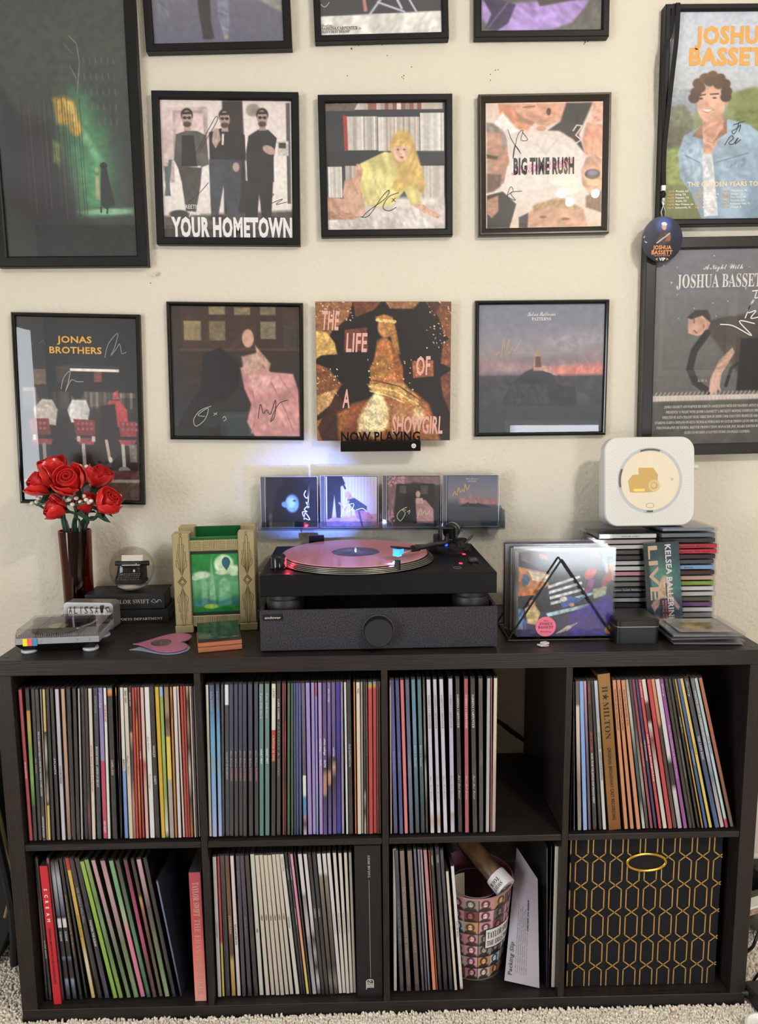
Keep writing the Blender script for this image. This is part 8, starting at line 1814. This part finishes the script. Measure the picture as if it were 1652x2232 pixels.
# ------------------------------------------------------------------ cords and things beside the shelf
M_CORD = mat('black_cord', '0c0c0d', .4)
T = thing('power_cable', 'black cable sagging against the wall, seen through the empty upper third cubby', 'cable', tuple(at(1110, 1590, WY - .006))); o_ = Vector(T.location)
b = MB(); P = [at(u, v, WY - .006) for u, v in ((1040, 1548), (1085, 1572), (1112, 1592), (1140, 1612), (1190, 1650))]; b.tube(spline([p - o_ for p in P], 6), [.0045] * 9 + [.0055] * 8 + [.0048] * 8, 9); b.build('cord', M_CORD, T)


def cable(label, pts, r, name='power_cable'):
    P = [Vector(p) for p in pts]; T = thing(name, label, 'cable', tuple(P[0])); b = MB(); b.tube(spline([p - P[0] for p in P], 7), r, 8); b.build('cord', M_CORD, T)


fx = lambda u, v, z=.014: atz(u, v, z)
cable('black cord looping on the carpet by the right front corner of the shelf', [fx(1626, 2143), fx(1640, 2141), fx(1655, 2147), fx(1680, 2160)], .0030)
cable('black cord curving under the power adapter at the right edge', [fx(1627, 2160), fx(1633, 2176), fx(1645, 2192), fx(1660, 2208), fx(1690, 2225)], .0036)
cable('dark cord arching over the carpet at the right edge, above the adapter', [fx(1625, 2076, .013), fx(1640, 2064, .03), fx(1648, 2045, .05), fx(1662, 2010, .06)], .0034)
cable('thin dark cord rising from the adapter at the right edge', [fx(1640, 2142), fx(1652, 2124, .03), fx(1675, 2100, .05)], .0026)
T = thing('power_adapter', 'black power adapter brick on the carpet at the right edge', 'adapter', tuple(fx(1672, 2180, .011)), (0, 0, .25))
b = MB(); b.box(-.040, .045, -.024, .024, 0, .030, .004); b.tube([(-.040, .010, .017), (-.052, .014, .018)], [.006, .0035], 10); b.build('brick', mat('adapter_black', '111113', .5), T)
p_ = atz(1650, 1985, .07); T = thing('power_strip', 'white power strip with a printed label leaning by the wall at the right edge', 'power strip', tuple(p_), (0, -.22, .1))
b = MB(); b.box(-.02, .16, 0, .03, -.009, .010, .002); b.build('housing', M_WHITE, T); b = MB(); b.box(-.017, .004, -.0006, .001, -.006, .007); b.build('printed_label', mat('strip_label', 'cbb8a8', .5, var=('a05a48', 160, (1, 1, 1))), T)
T = thing('adapter_pile', 'black plug and cord bundle behind the white power strip at the right edge', 'plug', tuple(atz(1655, 1960, .05)))
b = MB(); b.box(-.02, .05, .03, .07, -.035, .06, .006); b.tube(spline([(-.012, .01, .075), (.02, .005, .045), (.05, .0, .02)], 5), .006, 8); b.tube(spline([(-.015, .0, -.012), (.0, -.01, -.028), (.02, -.01, -.01), (.028, 0, .02)], 5), .0045, 8); b.build('plug_bundle', mat('adapter_black'), T)
T = thing('tote_bag', 'dark grey-green cloth bag lying on the carpet by the wall at the right edge', 'bag', tuple(atz(1652, 2035, .012) + Vector((.055, .03, 0))))
b = MB(); b.sphere((0, 0, .03), .075, 10, (1.1, .8, .55)); b.build('cloth', mat('grey_green_cloth', '5e5c4c', .9, bump=(.8, 30, (1, 1, 1), .01)), T)
T = thing('white_dish', 'white rounded edge of an object on the carpet at the lower right corner', 'dish', tuple(atz(1668, 2252, .012)))
b = MB(); b.lathe([(0, .0), (.030, .0), (.036, .008), (.036, .012), (.032, .013), (.028, .006), (0, .005)], 32); b.build('dish', M_WHITE, T)
# instrument bag at the left of the shelf
bx_, by_ = -.815, .19
T = thing('instrument_bag', 'black padded instrument bag leaning in the corner left of the shelf', 'bag', (bx_, by_, .013), (0, -.10, 0))
b = MB(); P = [(-.16, .0), (-.03, .0), (.028, .10), (.046, .25), (.044, .40), (.025, .47), (-.05, .49), (-.16, .49)]
b.prism(P, -.05, .06); b.build('body', mat('black_nylon', '0b0b0d', .75, bump=(.5, 200, (1, 1, 1), .002)), T)
b = MB(); b.tube(spline([(.046, -.052, .36), (.050, -.056, .28), (.047, -.052, .20), (.02, -.06, .12)], 5), .0035, 7); b.build('piping', mat('tan_piping', '8a7450', .6), T)
b = MB(); b.tube(spline([(.03, -.055, .46), (.045, -.075, .3), (.05, -.08, .15), (.03, -.075, .02)], 6), .009, 8); b.build('strap', M_STRAP, T)
# crumb on the carpet
for (u, v, lab, s_) in ((975, 2216, 'tiny white crumb on the carpet in front of the shelf', 1.0),):
    p = atz(u, v, .011); T = thing('crumb', lab, 'crumb', tuple(p)); b = MB()
    for k in range(4):
        b.sphere((rng.uniform(-.003, .003), rng.uniform(-.002, .002), .002 + rng.uniform(0, .0015)), .0022, 5)
    b.build('crumb', mat('crumb_white', 'e2d8c0', .8), T)
